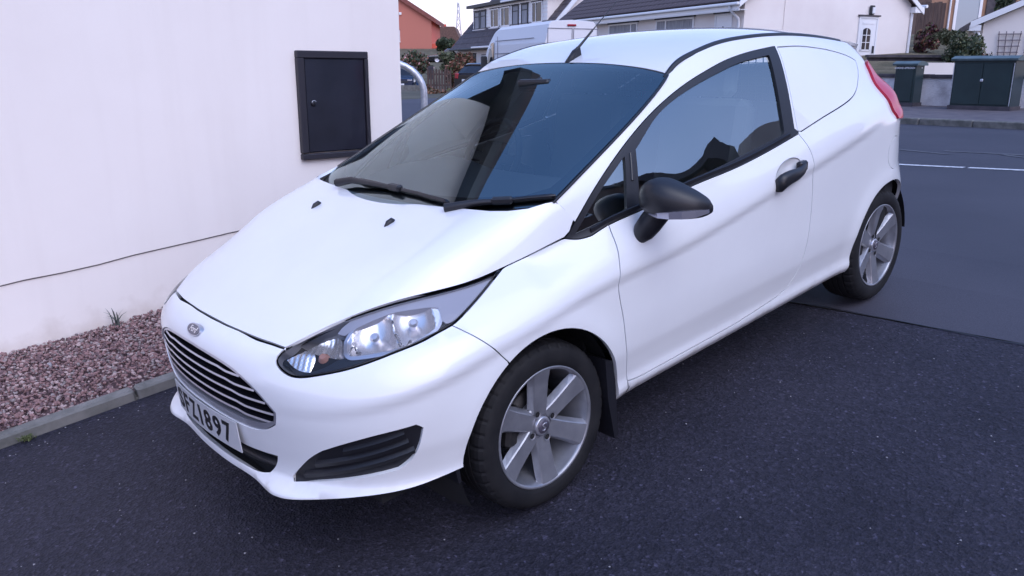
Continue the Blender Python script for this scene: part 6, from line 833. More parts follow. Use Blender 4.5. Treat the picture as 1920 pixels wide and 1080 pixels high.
# -- shed gable with trellis, right edge
ox, oy = st(13.87, 25.1)
sh = empty('white_outhouse', (ox, oy, 1.35), 'white outhouse gable with dark trellis panels at the right edge', 'outhouse', (0, 0, ST - R(24)))
b = MB(); b.prism([(0, -.5), (5.2, -.5), (5.2, 1.55), (2.6, 2.75), (0, 1.55)], 1, 0, 5); b.build('wall', M_renderB, sh)
b = MB(); b.prism([(-.30, 1.44), (2.6, 2.78), (2.6, 2.98), (-.30, 1.62)], 1, -.18, 5.1); b.prism([(5.5, 1.44), (2.6, 2.78), (2.6, 2.98), (5.5, 1.62)], 1, -.18, 5.1); b.build('roof', M_tile, sh)
b = MB(); b.prism([(-.36, 1.40), (2.6, 2.77), (2.6, 2.95), (-.36, 1.58)], 1, -.215, -.185); b.box((-.22, -.10, 1.40), (.30, .2, .16)); b.tube([(-.30, -.12, 1.36), (-.12, -.10, 1.24), (-.05, -.06, 1.1)], .045, 6); b.build('bargeboard', M_upvc, sh)
def trellis(x0, x1, z1, fan):
    t = MB(); n = max(2, int((x1 - x0) / .15)); 
    for i in range(n + 1):
        f = i / n; xb = x0 + .12 * fan + (x1 - x0 - .24 * fan) * f; xt = x0 + (x1 - x0) * f
        t.tube([(xb, -.05, -.4), (xt, -.05, z1)], .014, 4, smooth=False)
    for k in range(10):
        z = z1 - .08 - .17 * k; sh_ = .12 * fan * (1 - (z + .4) / (z1 + .4)); t.box(((x0 + x1) / 2, -.075, z), (x1 - x0 - 2 * sh_ + .06, .02, .026))
    return t
for k, (a_, c_, fan) in enumerate(((.42, .98, 1), (1.14, 2.1, 0))):
    o = trellis(a_, c_, 1.30, fan).build('trellis', M_trellis); o.matrix_world = Matrix.Translation((ox, oy, 1.35)) @ Matrix.Rotation(ST - R(24), 4, 'Z')
    tag(o, ('narrow fan-shaped trellis panel fixed to the white outhouse', 'square trellis panel on the white outhouse, cut by the right edge')[k], 'trellis', 'trellis panels on the outhouse')
# -- ochre house up the garden
ox, oy = st(20.6, 42.2)
oc = empty('ochre_house', (ox, oy, 2.9), 'ochre rendered house up the garden with a tall bright glazed porch', 'house', (0, 0, ST))
M_ochre = mat('ochre_render', (.36, .20, .13), .9); noise_col(M_ochre, (.31, .17, .11), (.40, .23, .15), 1, 6)
b = MB(); b.box((3.6, 4, 2.0), (7.2, 8, 6.0)); b.build('wall', M_ochre, oc)
b = MB(); b.prism([(-.5, 4.7), (3.6, 7.4), (7.7, 4.7)], 1, -.5, 8.5); b.build('roof', M_tile, oc)
window(oc, (1.15, 0, -.2), (1, 0, 0), (0, -1, 0), 1.35, 2.6, (), M_upvc, mat('pale_blue_glazing', (.28, .36, .42), .1, 0, 0, .8), .14)
b = MB(); b.box((3.4, -.02, 1.9), (1.4, .06, 3.6)); b.build('dark_doorway', M_coping, oc)
b = MB(); b.tube([(.9, -.08, 4.6), (.9, -.08, -.3)], .05, 6); b.build('downpipe', M_upvc, oc)
ox, oy = st(11.2, 23.9)
b = MB(); b.box((.75, 0, .1), (1.5, .2, .60)); o = b.build('low_wall', M_renderB); o.location = (ox, oy, 1.35); o.rotation_euler = (0, 0, ST); tag(o, 'short low white wall in the garden behind the narrow green cabinet', 'wall')
b = MB(); b.box((2.4, 0, 0), (4.6, .14, .10)); b.box((2.4, -.06, .09), (4.7, .25, .07)); o = b.build('garden_edging', M_coping); o.location = (*st(10.5, 25.2), 1.86); o.rotation_euler = (0, 0, ST); tag(o, 'dark timber edging along the foot of the garden lawn', 'edging')
fe = empty('board_fence', (*st(16.15, 34), 2.62), 'dark stained board fence beside the bungalow gable', 'fence', (0, 0, ST))
for k in range(7): MB().bbox((.16 * k, .01 * (k % 2), .75), (.155, .022, 1.55 + .05 * ((k * 7) % 3)), .004).build('board', M_timber, fe)

# -- planting made of leaf clumps
def foliage(n, rx, ry, rz, leaf, cols, seed, zc=0., lumps=7, flat=1.):
    r = np.random.default_rng(seed); b = MB(); C_ = r.normal(0, .45, (lumps, 3)); C_ /= np.maximum(1, np.linalg.norm(C_, axis=1, keepdims=True) / .75)
    for i in range(n):
        c = C_[r.integers(lumps)]; d = r.normal(0, 1, 3); d /= np.linalg.norm(d); p = c + d * .42 * r.random() ** .35
        P = np.array([p[0] * rx, p[1] * ry, p[2] * rz + zc]); a = Vector(r.normal(0, 1, 3)).normalized(); t = a.orthogonal().normalized(); u_ = a.cross(t); s = leaf * r.uniform(.6, 1.3)
        q = [Vector(P) + t * s, Vector(P) + u_ * s * .55, Vector(P) - t * s, Vector(P) - u_ * s * .55]
        b.add(q, [(0, 1, 2, 3)], int(r.choice(len(cols), p=np.array([w for _, w in cols]))))
    return b
def shrub(name, lat, dist, z, size, leaf, n, cols, label, cat, seed, trunk=True, lumps=9, group=None):
    e = empty(name, (*st(lat, dist), z), label, cat, (0, 0, ST), group); rx, ry, rz = size
    foliage(n, rx, ry, rz, leaf, cols, seed, rz * .95, lumps).build('crown', [leafmat(k, c) for (k, c), _ in cols], e, fix=False)
    if trunk:
        b = MB(); r = np.random.default_rng(seed + 1)
        for k in range(5): b.tube([(0, 0, -.15), (r.normal(0, .12) * rx, r.normal(0, .12) * ry, rz * .5), (r.normal(0, .4) * rx, r.normal(0, .4) * ry, rz * r.uniform(.9, 1.5))], [.06 * rz ** .5, .04 * rz ** .5, .012], 5)
        b.build('stem', M_bark, e)
    return e
G1, G2, G3 = ('deep', (.038, .055, .028)), ('mid', (.075, .095, .042)), ('olive', (.12, .12, .06))
RS, OR, PK, MR_ = ('russet', (.20, .085, .055)), ('orange', (.26, .13, .08)), ('pink', (.55, .30, .30)), ('maroon', (.075, .022, .035))
shrub('hedge_shrub', -7.5, 62.5, 1.0, (2.0, 1.4, 1.05), .12, 2800, [(G1, .40), (G2, .22), (PK, .10), (RS, .28)], 'dark flowering hedge with pink heads in front of the red brick house', 'hedge', 11, lumps=14)
shrub('hedge_shrub', -3.15, 50, .45, (.88, 1.0, 1.25), .11, 2400, [(RS, .5), (OR, .25), (G2, .25)], 'russet autumn hedge in front of the chalet house', 'hedge', 12, lumps=12)
shrub('hedge_shrub', -4.75, 60, 1.5, (.75, 1.0, .72), .12, 1200, [(G3, .6), (G2, .4)], 'clipped olive green hedge beside the black car on the rise', 'hedge', 13, lumps=12)
shrub('conifer', -7.1, 90, 3.15, (1.0, 1.0, .90), .11, 5200, [(G1, .8), (G2, .2)], 'rounded dark evergreen tree beyond the black car, left of the chalet house', 'tree', 14, lumps=16)
shrub('verge_shrub', -2.75, 33, .30, (.85, .8, .27), .07, 1300, [(G3, .4), (RS, .35), (OR, .25)], 'dry brown verge planting in front of the picket fence', 'shrub', 15, lumps=12)
shrub('verge_shrub', -3.6, 36, .35, (.5, .5, .30), .06, 500, [(G3, .5), (RS, .5)], 'small dry tuft left of the verge planting', 'shrub', 16, lumps=8)
shrub('garden_shrub', 13.15, 24.4, 1.05, (.60, .6, .82), .05, 6500, [(G1, .42), (G2, .33), (G3, .25)], 'dense green garden bush behind the wide cabinet', 'bush', 17, trunk=False, lumps=22)
shrub('garden_shrub', 14.3, 28, 2.25, (.45, .4, .32), .05, 900, [(G2, .3), (G3, .7)], 'loose straw coloured shrub left of the dense green bush', 'bush', 18, trunk=False, lumps=10)
shrub('maroon_shrub', 15.5, 31.8, 2.25, (.55, .5, .50), .07, 1200, [(MR_, .5), (RS, .2), (G3, .3)], 'maroon leaved shrub by the board fence', 'shrub', 19, trunk=False, lumps=10)
shrub('conifer', 23.0, 46, 3.6, (.62, .6, 1.9), .10, 2200, [(G1, .9), (G2, .1)], 'dark conifer between bungalow gable and ochre house', 'tree', 20, lumps=14)
shrub('conifer', 21.4, 37.5, 3.4, (.55, .5, 1.5), .10, 2000, [(G1, .7), (G2, .3)], 'dark evergreen right of the glazed porch', 'tree', 21, lumps=14)
shrub('garden_shrub', 13.35, 23.8, 1.2, (.20, .2, .5), .035, 380, [(G1, .6), (RS, .4)], 'thin climber growing up the corner of the white outhouse', 'climber', 22, lumps=6)
# picket fence
pf = empty('picket_fence', (*st(-3.95, 39.2), .58), 'short brown picket fence beyond the verge', 'fence', (0, 0, ST + R(8)))
for k in range(9): MB().prism([(-.045, 0), (.045, 0), (.045, .95 - .03 * (k % 3)), (0, 1.02 - .03 * (k % 3)), (-.045, .95 - .03 * (k % 3))], 1, 0, .025).xf(Matrix.Translation((.13 * k, 0, 0))).build('picket', M_timber, pf)
for z in (.25, .75): MB().box((.52, .035, z), (1.15, .03, .07)).build('rail', M_timber, pf)
b = MB(); b.box((0, 0, .45), (.38, .3, .95)); o = b.build('gate_post', M_coping); o.location = (*st(-5.9, 60.5), .9); o.rotation_euler = (0, 0, ST); tag(o, 'squat dark gate post at the edge of the far lawn', 'post')
b = MB(); b.box((0, 0, .25), (3.4, .2, .5)); o = b.build('low_wall', M_kerb); o.location = (*st(-5.6, 47), .2); o.rotation_euler = (0, 0, ST); tag(o, 'grey low wall along the far pavement left of the picket fence', 'wall')
b = MB(); b.bbox((0, 0, .5), (.5, .55, 1.0), .05); b.bbox((0, -.02, 1.03), (.56, .62, .09), .03); o = b.build('wheelie_bin', mat('blue_bin_plastic', (.02, .09, .26), .45)); o.location = (*st(-6.45, 57), .14); o.rotation_euler = (0, 0, ST); tag(o, 'blue wheelie bin seen through the hoop barrier', 'bin')

# -- other vehicles
M_navy = mat('navy_car_paint', (.018, .03, .07), .25, .2, 1.0); M_blackcar = mat('black_car_paint', (.012, .012, .016), .22, .2, 1.0); M_vanpaint = mat('white_van_paint', (.76, .74, .75), .55, 0, .1)
M_lampw = mat('clear_headlamp', (.55, .56, .6), .15, .5); M_ptyre = mat('far_tyre', (.015, .015, .017), .8); M_prim = mat('far_rim', (.5, .5, .53), .35, .6)
def loft_body(sections):
    """sections along x: (x, [(half width, z), ...]) from the sill up to the middle of the roof"""
    b = MB(); vs = []; n = len(sections[0][1]) * 2
    for x, s in sections:
        vs += [(x, -w_, z) for w_, z in s] + [(x, w_, z) for w_, z in s[::-1]]
    m = len(sections); fs = [(i * n + k, i * n + (k + 1) % n, (i + 1) * n + (k + 1) % n, (i + 1) * n + k) for i in range(m - 1) for k in range(n)] + [tuple(range(n))[::-1], tuple(range((m - 1) * n, m * n))]
    return b.add(vs, fs, 0, False)
def road_wheel(parent, x, y, r, wd=.2):
    b = MB(); s = 1 if y > 0 else -1
    b.lathe([(-wd / 2, r * .66), (-wd / 2, r * .93), (-wd * .35, r), (wd * .35, r), (wd / 2, r * .93), (wd / 2, r * .66)], 24, 1); o = b.build('wheel', M_ptyre, parent); o.location = (x, y, r)
    q = MB(); q.lathe([(s * wd * .42, .0001), (s * wd * .46, r * .2), (s * wd * .40, r * .55), (s * wd * .49, r * .66)], 20, 1); q.build('rim', M_prim, o)
def simple_car(name, lat, dist, z, yaw, label, paint, L=4.3, Wd=.88, H=1.5, hatch=True, suv=False):
    e = empty(name, (*st(lat, dist), z), label, 'car', (0, 0, yaw), 'cars parked along the street'); g = .22 if not suv else .26; bl = H * .60
    hood = H * .56
    S_ = [(0, [(Wd * .80, g + .08), (Wd * .84, g + .35), (Wd * .78, hood * .86), (Wd * .5, hood * .88)]), (.12, [(Wd * .90, g), (Wd * .95, g + .35), (Wd * .88, hood * .94), (Wd * .5, hood * .97)]), (.7, [(Wd * .97, g), (Wd, g + .4), (Wd * .93, hood), (Wd * .5, hood * 1.03)]), (1.15, [(Wd * .97, g), (Wd, g + .4), (Wd * .94, bl), (Wd * .5, bl * 1.05)]), (3.1, [(Wd * .97, g), (Wd, g + .45), (Wd * .95, bl * 1.04), (Wd * .5, bl * 1.08)]), (L - .2, [(Wd * .95, g + .05), (Wd * .97, g + .45), (Wd * .90, bl * 1.06), (Wd * .5, bl * 1.08)]), (L, [(Wd * .86, g + .12), (Wd * .88, g + .45), (Wd * .80, bl * 1.02), (Wd * .4, bl * 1.04)])]
    body = loft_body(S_).build('body', paint, e)
    xr0, xr1 = 1.95, (L - .75 if hatch else L - 1.3)
    cab = loft_body([(1.10, [(Wd * .90, bl - .02), (Wd * .86, bl + .02), (Wd * .5, bl + .04)]), (xr0 - .05, [(Wd * .92, bl), (Wd * .72, H * .97), (Wd * .4, H)]), (xr1, [(Wd * .92, bl), (Wd * .70, H * .96), (Wd * .4, H * .985)]), (L - .16, [(Wd * .84, bl + .02), (Wd * .78, bl + .10), (Wd * .4, bl + .12)])])
    cab.build('glasshouse', M_pane, e)
    loft_body([(xr0 - .12, [(Wd * .74, H * .955), (Wd * .5, H * .985), (Wd * .3, H * .99)]), (xr0, [(Wd * .735, H * .965), (Wd * .55, H + .005), (Wd * .3, H + .012)]), (xr1, [(Wd * .72, H * .955), (Wd * .55, H * .99), (Wd * .3, H)]), (xr1 + .15, [(Wd * .72, H * .93), (Wd * .5, H * .96), (Wd * .3, H * .965)])]).build('roof', paint, e)
    for s in (-1, 1):
        for xx in (.85, L - .80): road_wheel(e, xx, s * (Wd - .10), .33 if not suv else .37)
        b = MB(); b.bbox((.10, s * Wd * .66, hood * .80), (.22, .34, .12), .03); b.build('headlight', M_lampw, e)
        b = MB(); b.bbox((L - .03, s * Wd * .70, bl * .98), (.12, .22, .26), .03); b.build('tail_light', M_red_far, e)
        b = MB(); b.bbox((1.45, s * (Wd + .09), bl + .06), (.16, .20, .13), .04); b.build('door_mirror', paint, e)
        for xx in (1.98, 2.75): MB().tube([(xx, s * Wd * .925, bl), (xx + .05, s * Wd * .725, H * .955)], .025, 5).build('door_pillar', paint, e)
    b = MB(); b.box((-.015, 0, g + .22), (.03, .52, .11)); b.build('number_plate', M_upvc, e)
    b = MB(); b.box((.0, 0, hood * .70), (.05, 1.0, .12)); b.build('grille', M_lead, e); b = MB(); b.box((.01, 0, g + .06), (.06, 1.3, .08)); b.build('lower_grille', M_prim if suv else M_lead, e)
    b = MB(); b.box((L + .005, 0, bl * .75), (.02, .52, .11)); b.build('number_plate', M_upvc, e)
    return e
M_red_far = mat('far_tail_lens', (.35, .02, .03), .2, 0, .8)
simple_car('parked_car', -7.32, 54.5, .14, ST + R(90), 'dark blue sport utility car facing down the street, half hidden by the white house', M_navy, 4.5, .93, 1.66, True, True)
simple_car('parked_car', .19, 44.2, .36, ST - R(126.9), 'black hatchback parked tail towards us beside the white panel van', M_blackcar, 4.1, .88, 1.5)
simple_car('parked_car', -8.0, 78.6, 2.15, ST + R(12), 'black car parked side-on on the rise below the brick house', M_blackcar, 4.3, .88, 1.32, False)
# white panel van
vx, vy = st(.98, 26.0)
van = empty('panel_van', (vx, vy, .45), 'white high-roof panel van parked across the road with its rear doors towards us', 'van', (0, 0, ST + R(22)))
# local x: across the tail to the right, local y: forwards
def vbox(W0=1.9): 
    b = MB(); prof = [(0, .45), (0, 1.0), (.02, 1.9), (.14, 2.42), (.24, 2.52), (.95, 2.56)]
    half = prof + [(1.9 - x, z) for x, z in prof[::-1]]; vs = []
    st_ = [(0, 1.0, 0), (.04, 1.0, .01), (4.3, 1.0, 0), (4.75, .985, -.10)]
    for (y, s, dz) in st_: vs += [(.95 + (x - .95) * s, y, z + (dz if z > 2.3 else 0)) for x, z in half]
    vs += [(.95 + (x - .95) * .97, 5.25, z if z < 1.2 else 1.35 + (z - 1.2) * .55) for x, z in half]
    vs += [(.95 + (x - .95) * .93, 5.95, z if z < .9 else .9 + (z - .9) * .16) for x, z in half]
    n = len(half); m = len(st_) + 2
    return b.add(vs, [(i * n + k, i * n + (k + 1) % n, (i + 1) * n + (k + 1) % n, (i + 1) * n + k) for i in range(m - 1) for k in range(n)] + [tuple(range(n))[::-1], tuple(range((m - 1) * n, m * n))])
vbox().build('body', M_vanpaint, van)
M_seam = mat('panel_seam', (.22, .21, .24), .7)
for x0, x1 in ((.09, .935), (.965, 1.81)):
    b = MB()
    for a, c, z0, z1 in ((x0, x1, 2.30, 2.32), (x0, x1, 1.10, 1.12), (x0, x0 + .02, .6, 2.30), (x1 - .02, x1, .6, 2.30)): b.box(((a + c) / 2, -.006, (z0 + z1) / 2), (c - a, .016, z1 - z0))
    b.box(((x0 + x1) / 2, -.004, 1.66), (x1 - x0 - .1, .012, .03)); b.build('rear_door', M_seam, van)
b = MB(); b.bbox((.90, -.02, 2.41), (.30, .05, .055), .012); b.build('brake_light', M_red_far, van)
b = MB()
for z in (1.62, 2.05): b.box((-.004 + (.03 if z > 2 else 0), 2.6, z), (.014, 3.4, .02))
b.box((.0, 4.05, 1.35), (.014, .02, 1.7)); b.build('side_groove', M_seam, van)
b = MB(); b.add([(.015, 4.40, 1.25), (.015, 5.12, 1.25), (.10, 4.88, 1.98), (.045, 4.42, 2.02)], [(0, 1, 2, 3)]); b.v = [(x - .045, y, z) for x, y, z in b.v]; b.build('cab_window', M_pane, van, fix=False)
b = MB(); b.bbox((-.18, 4.95, 1.35), (.22, .12, .40), .04); b.build('door_mirror', M_lead, van)
for s, x in ((-1, .12), (1, 1.78)):
    for y in (1.1, 4.6):
        o = MB(); o.lathe([(-.11, .24), (-.11, .34), (.11, .34), (.11, .24)], 22, 0); w_ = o.build('wheel', M_ptyre, van); w_.location = (x, y, .34)
        q = MB(); q.lathe([(s * .09, .0001), (s * .10, .24)], 18, 0); q.build('rim', M_prim, w_)
    b = MB(); b.bbox((.06 if s < 0 else 1.84, -.02, 1.05), (.09, .06, .55), .02); b.build('tail_light', M_red_far, van)
b = MB(); b.bbox((.95, -.05, .50), (1.86, .14, .18), .04); b.build('bumper', M_lead, van)

# -- houses on the near side of the road, behind the viewer's right shoulder (mirrored in the side glass)
def plain_house(x, y, z, rot, W2, L2, E2, R2, label, wallm, roofm):
    e = empty('road_house', (x, y, z), label, 'house', (0, 0, rot)); b = MB(); b.prism([(-W2, -1), (W2, -1), (W2, E2), (0, E2 + R2), (-W2, E2)], 1, 0, L2); b.build('wall', wallm, e)
    b = MB()
    for s in (-1, 1): b.prism([(s * (W2 + .4), E2 - .3), (0, E2 + R2 + .05), (0, E2 + R2 + .25), (s * (W2 + .4), E2 - .1)], 1, -.4, L2 + .4)
    b.build('roof', roofm, e)
    for xx in (-W2 * .5, W2 * .5):
        for zz in (.9, 3.4): window(e, (xx - .6, 0, zz), (1, 0, 0), (0, -1, 0), 1.2, 1.2)
    return e
rh = empty('road_house', (6.0, -13.0, .45), 'brown brick house with a long low roof slope, mirrored in the side window', 'house')
M_bb = mat('brown_brick', (.14, .085, .07), .9)
b = MB(); b.prism([(-5, -1), (12.2, -1), (12.2, 6.9), (9.9, 8.7), (2.7, 7.2), (-5, 5.7)], 1, -8, 0); b.build('wall', M_bb, rh)
b = MB(); b.prism([(-5.5, 5.6), (2.7, 7.23), (9.9, 8.75), (9.9, 9.0), (2.7, 7.48), (-5.5, 5.85)], 1, -8.3, .3); b.prism([(12.6, 6.6), (9.9, 8.75), (9.9, 9.0), (12.65, 6.85)], 1, -8.3, .3); b.build('roof', M_tile, rh)
for xx in (1.0, 4.2, 7.6):
    for zz in (.9, 3.5): window(rh, (xx + 1.4, 0, zz), (-1, 0, 0), (0, 1, 0), 1.4, 1.2)
plain_house(22.4, -13.6, .7, R(180), 3.7, 9, 7.3, 2.9, 'second brown brick house further along, mirrored at the rear of the side window', mat('dark_brick', (.12, .08, .07), .9), M_tile)
# ================================================================== the white van
M_white = mat('white_car_paint', (.80, .80, .81), .45, 0, 1.0, .4, .012)
_n, _l = nodes(M_white)
noise_col(M_white, (.775, .778, .79), (.805, .808, .815), 3.0, 5)
bump(M_white, 900, .012, .0006, 2)
_n['Principled BSDF'].inputs['Coat IOR'].default_value = 1.6
_gco = _n.new('ShaderNodeTexCoord'); _gsx = _n.new('ShaderNodeSeparateXYZ'); _l.new(_gco.outputs['Object'], _gsx.inputs[0])
_gno = _n.new('ShaderNodeTexNoise'); _gno.inputs['Scale'].default_value = 14; _gno.inputs['Detail'].default_value = 8; _l.new(_gco.outputs['Object'], _gno.inputs['Vector'])
_gma = _n.new('ShaderNodeMath'); _gma.operation = 'MULTIPLY_ADD'; _l.new(_gno.outputs['Fac'], _gma.inputs[0]); _gma.inputs[1].default_value = -.16; _l.new(_gsx.outputs['Z'], _gma.inputs[2])
_gdi = ramp(M_white, _gma.outputs[0], [(.17, (.66, .62, .58)), (.205, (.95, .94, .93)), (.25, (1, 1, 1))])      # road film along the sills and chin
_l.new(mixcol(M_white, _n['Principled BSDF'].inputs['Base Color'].links[0].from_socket, _gdi, 1.0, 'MULTIPLY'), _n['Principled BSDF'].inputs['Base Color'])
M_black = mat('black_plastic', (.012, .012, .016), .42); bump(M_black, 900, .12, .0008)
M_blackgloss = mat('black_gloss_trim', (.010, .010, .014), .22)
M_gap = mat('dark_void', (.006, .006, .008), .9)
M_rubber = mat('tyre_rubber', (.011, .011, .013), .72, 0, 0, .3); noise_col(M_rubber, (.008, .008, .010), (.017, .0165, .018), 9, 5)
M_alloy = mat('silver_alloy_paint', (.36, .37, .42), .36, .55, .3)
noise_col(M_alloy, (.25, .255, .285), (.32, .325, .355), 14, 5)
M_chrome = mat('chrome', (.82, .83, .86), .10, 1.0)
M_reflector = mat('lamp_reflector', (.86, .83, .82), .22, .8)
M_dullchrome = mat('satin_silver_plastic', (.52, .52, .57), .30, .7)
M_bezel = mat('grey_lamp_bezel', (.34, .34, .39), .45, .2)
M_amber = mat('amber_bulb', (.42, .22, .17), .25)
M_iron = mat('rusty_iron', (.045, .04, .04), .6, .6); noise_col(M_iron, (.025, .025, .028), (.05, .047, .046), 30, 5)
M_red = mat('red_lamp_plastic', (.50, .012, .045), .30, 0, .25, .3)
M_fabric = mat('charcoal_seat_cloth', (.32, .34, .35), .9); bump(M_fabric, 700, .3, .002)
M_dash = mat('dash_plastic', (.16, .165, .17), .6)
M_lining = mat('grey_headlining', (.66, .67, .68), .9)
M_plate = mat('plate_white', (.56, .56, .575), .4, 0, .3)
M_plateblack = mat('plate_lettering', (.008, .008, .010), .4)
M_badge = mat('badge_enamel', (.075, .08, .12), .2, .3, .8)
M_wsglass = glass('windscreen_glass', (.88, .97, .97), 2.6, 0., (.84, .98, 1.0))
M_sideglass = glass('side_glass', (.78, .88, .89), 3.2, 0., (.90, .99, 1.0))
M_clear = glass('clear_lamp_lens', (.96, .96, .97), 1.33)
M_frit = mat('black_glass_border', (.010, .012, .018), .3)
M_emblem = mat('dark_emblem_enamel', (.10, .09, .12), .35, .3)
M_bulk = mat('pale_bulkhead_panel', (.62, .64, .65), .7)
M_mesh = mat('painted_wire', (.03, .03, .034), .6)

TH = .8; HQ = .7; SV, SU = .65, 1.15
def f_side(a, b): return np.stack([a, -w0(a, b), b], -1)
def f_bump(a, b): return bumper(a / TH, b)
def f_hood(a, b): return hood(a, b / HQ)
def f_screen(a, b): return screen(a / SV, b / SU)
def f_roof(a, b): return roof(a, b / .57)
RX = 2.3
def f_rear(a, b):
    th = np.asarray(a, float) / TH; z = np.asarray(b, float) + 0 * th
    lo = np.full(th.shape, .1); hi = np.full(th.shape, 1.3); c = np.cos(th); sn = np.sin(th)
    for _ in range(34):
        m = (lo + hi) / 2; f = side_F(np.stack([RX + m * c, -m * sn, z], -1)); lo = np.where(f < 0, m, lo); hi = np.where(f < 0, hi, m)
    return np.stack([RX + m * c, -m * sn, z], -1)
CEN = np.array([.95, 0, .55])
def nrm(fn, a, b, e=2e-3):
    u = fn(a + e, b) - fn(a - e, b); v = fn(a, b + e) - fn(a, b - e); n = np.cross(u, v)
    n /= np.maximum(np.linalg.norm(n, axis=-1, keepdims=True), 1e-12)
    P = fn(a, b); s = np.sign(np.sum(n * (P - CEN), -1, keepdims=True)); return n * np.where(s == 0, 1, s)
def area2(P): return .5 * np.sum(P[:, 0] * np.roll(P[:, 1], -1) - np.roll(P[:, 0], -1) * P[:, 1])
def inset(P, d):
    """move a closed outline inwards by d (negative: outwards)"""
    if d == 0: return P
    t = np.roll(P, -1, 0) - np.roll(P, 1, 0); t /= np.maximum(np.linalg.norm(t, axis=1, keepdims=True), 1e-9)
    n = np.stack([-t[:, 1], t[:, 0]], 1) * (1 if area2(P) > 0 else -1)
    return P + n * d
def inside(Q, P):
    x, y = Q[:, 0][:, None], Q[:, 1][:, None]; x0, y0 = P[:, 0], P[:, 1]; x1, y1 = np.roll(x0, -1), np.roll(y0, -1)
    c = ((y0 > y) != (y1 > y)) & (x < (x1 - x0) * (y - y0) / np.where(y1 == y0, 1e-12, y1 - y0) + x0)
    return c.sum(1) % 2 == 1
def full(half):
    """an outline of the near half whose first and last points lie on the centre line -> the whole symmetric outline"""
    h = np.array(half, float); h[0, 0] = h[-1, 0] = 0
    return np.concatenate([h, (h * [-1, 1])[::-1][1:-1]])
def panel(name, outline, fn, material, parent, holes=(), step=.022, gap=.0018, flange=.012, off=0., mirror=None, disp=None, normal_sign=1, hole_flange=None):
    outer = inset(np.asarray(outline, float), gap); hs = [inset(np.asarray(h, float), -gap) for h in holes]
    loops = [outer] + hs; pts = []; edges = []; rng_ = []
    for L in loops:
        b = len(pts); pts += L.tolist(); n = len(L); edges += [(b + i, b + (i + 1) % n) for i in range(n)]; rng_.append((b, n))
    mn, mx = outer.min(0), outer.max(0)
    gx, gy = np.meshgrid(np.arange(mn[0], mx[0], step), np.arange(mn[1], mx[1], step * .9)); gx = gx + (np.arange(gx.shape[0]) % 2)[:, None] * step * .5
    G = np.stack([gx.ravel(), gy.ravel()], 1); k = inside(G, outer)
    for h in hs: k &= ~inside(G, h)
    G = G[k]; B = np.array(pts)
    if len(G):
        d = np.min(np.hypot(G[:, None, 0] - B[None, :, 0], G[:, None, 1] - B[None, :, 1]), 1); G = G[d > step * .45]
    pts += G.tolist()
    ov, oe, of, ovi, _, _ = delaunay_2d_cdt([Vector(p) for p in pts], edges, [], 0, 1e-6)
    V = np.array([(v.x, v.y) for v in ov]); F = np.array([list(f) for f in of if len(f) == 3]); c = V[F].mean(1)
    k = inside(c, outer)
    for h in hs: k &= ~inside(c, h)
    F = F[k]; n2 = nrm(fn, V[:, 0], V[:, 1]); P = fn(V[:, 0], V[:, 1])
    if disp is not None:
        def fd(a, b): return fn(a, b) + nrm(fn, a, b) * (off + disp(a, b))[..., None]
        P = fd(V[:, 0], V[:, 1]); n2 = nrm(fd, V[:, 0], V[:, 1])
    elif off: P = P + n2 * off
    tri = np.cross(P[F[:, 1]] - P[F[:, 0]], P[F[:, 2]] - P[F[:, 0]]); flip = np.sum(tri * n2[F].mean(1), 1) * normal_sign < 0
    F[flip] = F[flip][:, ::-1]
    back = {}
    for i, l in enumerate(ovi):
        for q in l: back[q] = i
    verts = P.tolist(); faces = F.tolist(); norms = (n2 * normal_sign).tolist()
    for li, (b, n) in enumerate(rng_):
        fl = flange if li == 0 or hole_flange is None else hole_flange
        if not fl: continue
        ids = [back.get(b + i) for i in range(n)]; ids = [i for i in ids if i is not None]; s = len(verts); m = len(ids)
        Q = P[ids]; N = n2[ids]; t = np.roll(Q, -1, 0) - np.roll(Q, 1, 0); o = np.cross(t, N); o /= np.maximum(np.linalg.norm(o, axis=1, keepdims=True), 1e-9)
        sg = 1 if (area2(loops[li]) > 0) else -1
        q0 = (V[ids] - V[ids].mean(0)); cc = Q - Q.mean(0); o *= np.sign(np.sum(o * cc, 1).sum() + 1e-9) * (1 if li == 0 else -1)
        verts += Q.tolist() + (Q - N * fl).tolist(); norms += o.tolist() * 2
        for i in range(m):
            j = (i + 1) % m; f = [s + i, s + j, s + m + j, s + m + i]
            fn_ = np.cross(Q[j] - Q[i], -N[i] * fl)
            if np.dot(fn_, o[i]) < 0: f = f[::-1]
            faces.append(f)
    me = bpy.data.meshes.new(name); me.from_pydata(verts, [], faces); me.materials.append(material)
    me.polygons.foreach_set('use_smooth', [True] * len(me.polygons)); me.update()
    me.normals_split_custom_set_from_vertices(norms)
    o = link(bpy.data.objects.new(name, me), parent)
    if mirror is not None:
        v2 = [(x, -y, z) for x, y, z in verts]; me2 = bpy.data.meshes.new(name); me2.from_pydata(v2, [], [f[::-1] for f in faces]); me2.materials.append(material)
        me2.polygons.foreach_set('use_smooth', [True] * len(me2.polygons)); me2.update()
        me2.normals_split_custom_set_from_vertices([(x, -y, z) for x, y, z in norms])
        return o, link(bpy.data.objects.new(name, me2), mirror if mirror is not True else parent)
    return o
def ribbon_poly(L, h):
    L = np.asarray(L, float); t = np.gradient(L, axis=0); t /= np.maximum(np.linalg.norm(t, axis=1, keepdims=True), 1e-9); n = np.stack([-t[:, 1], t[:, 0]], 1)
    return np.concatenate([L + n * h, (L - n * h)[::-1]])
def both(mb_fn, name, mats, parents):
    """build a part on the near side and its mirror image on the far side"""
    out = []
    for sgn, p in zip((1, -1), parents):
        b = mb_fn()
        if sgn < 0: b.mirror_y()
        out.append(b.build(name, mats, p))
    return out

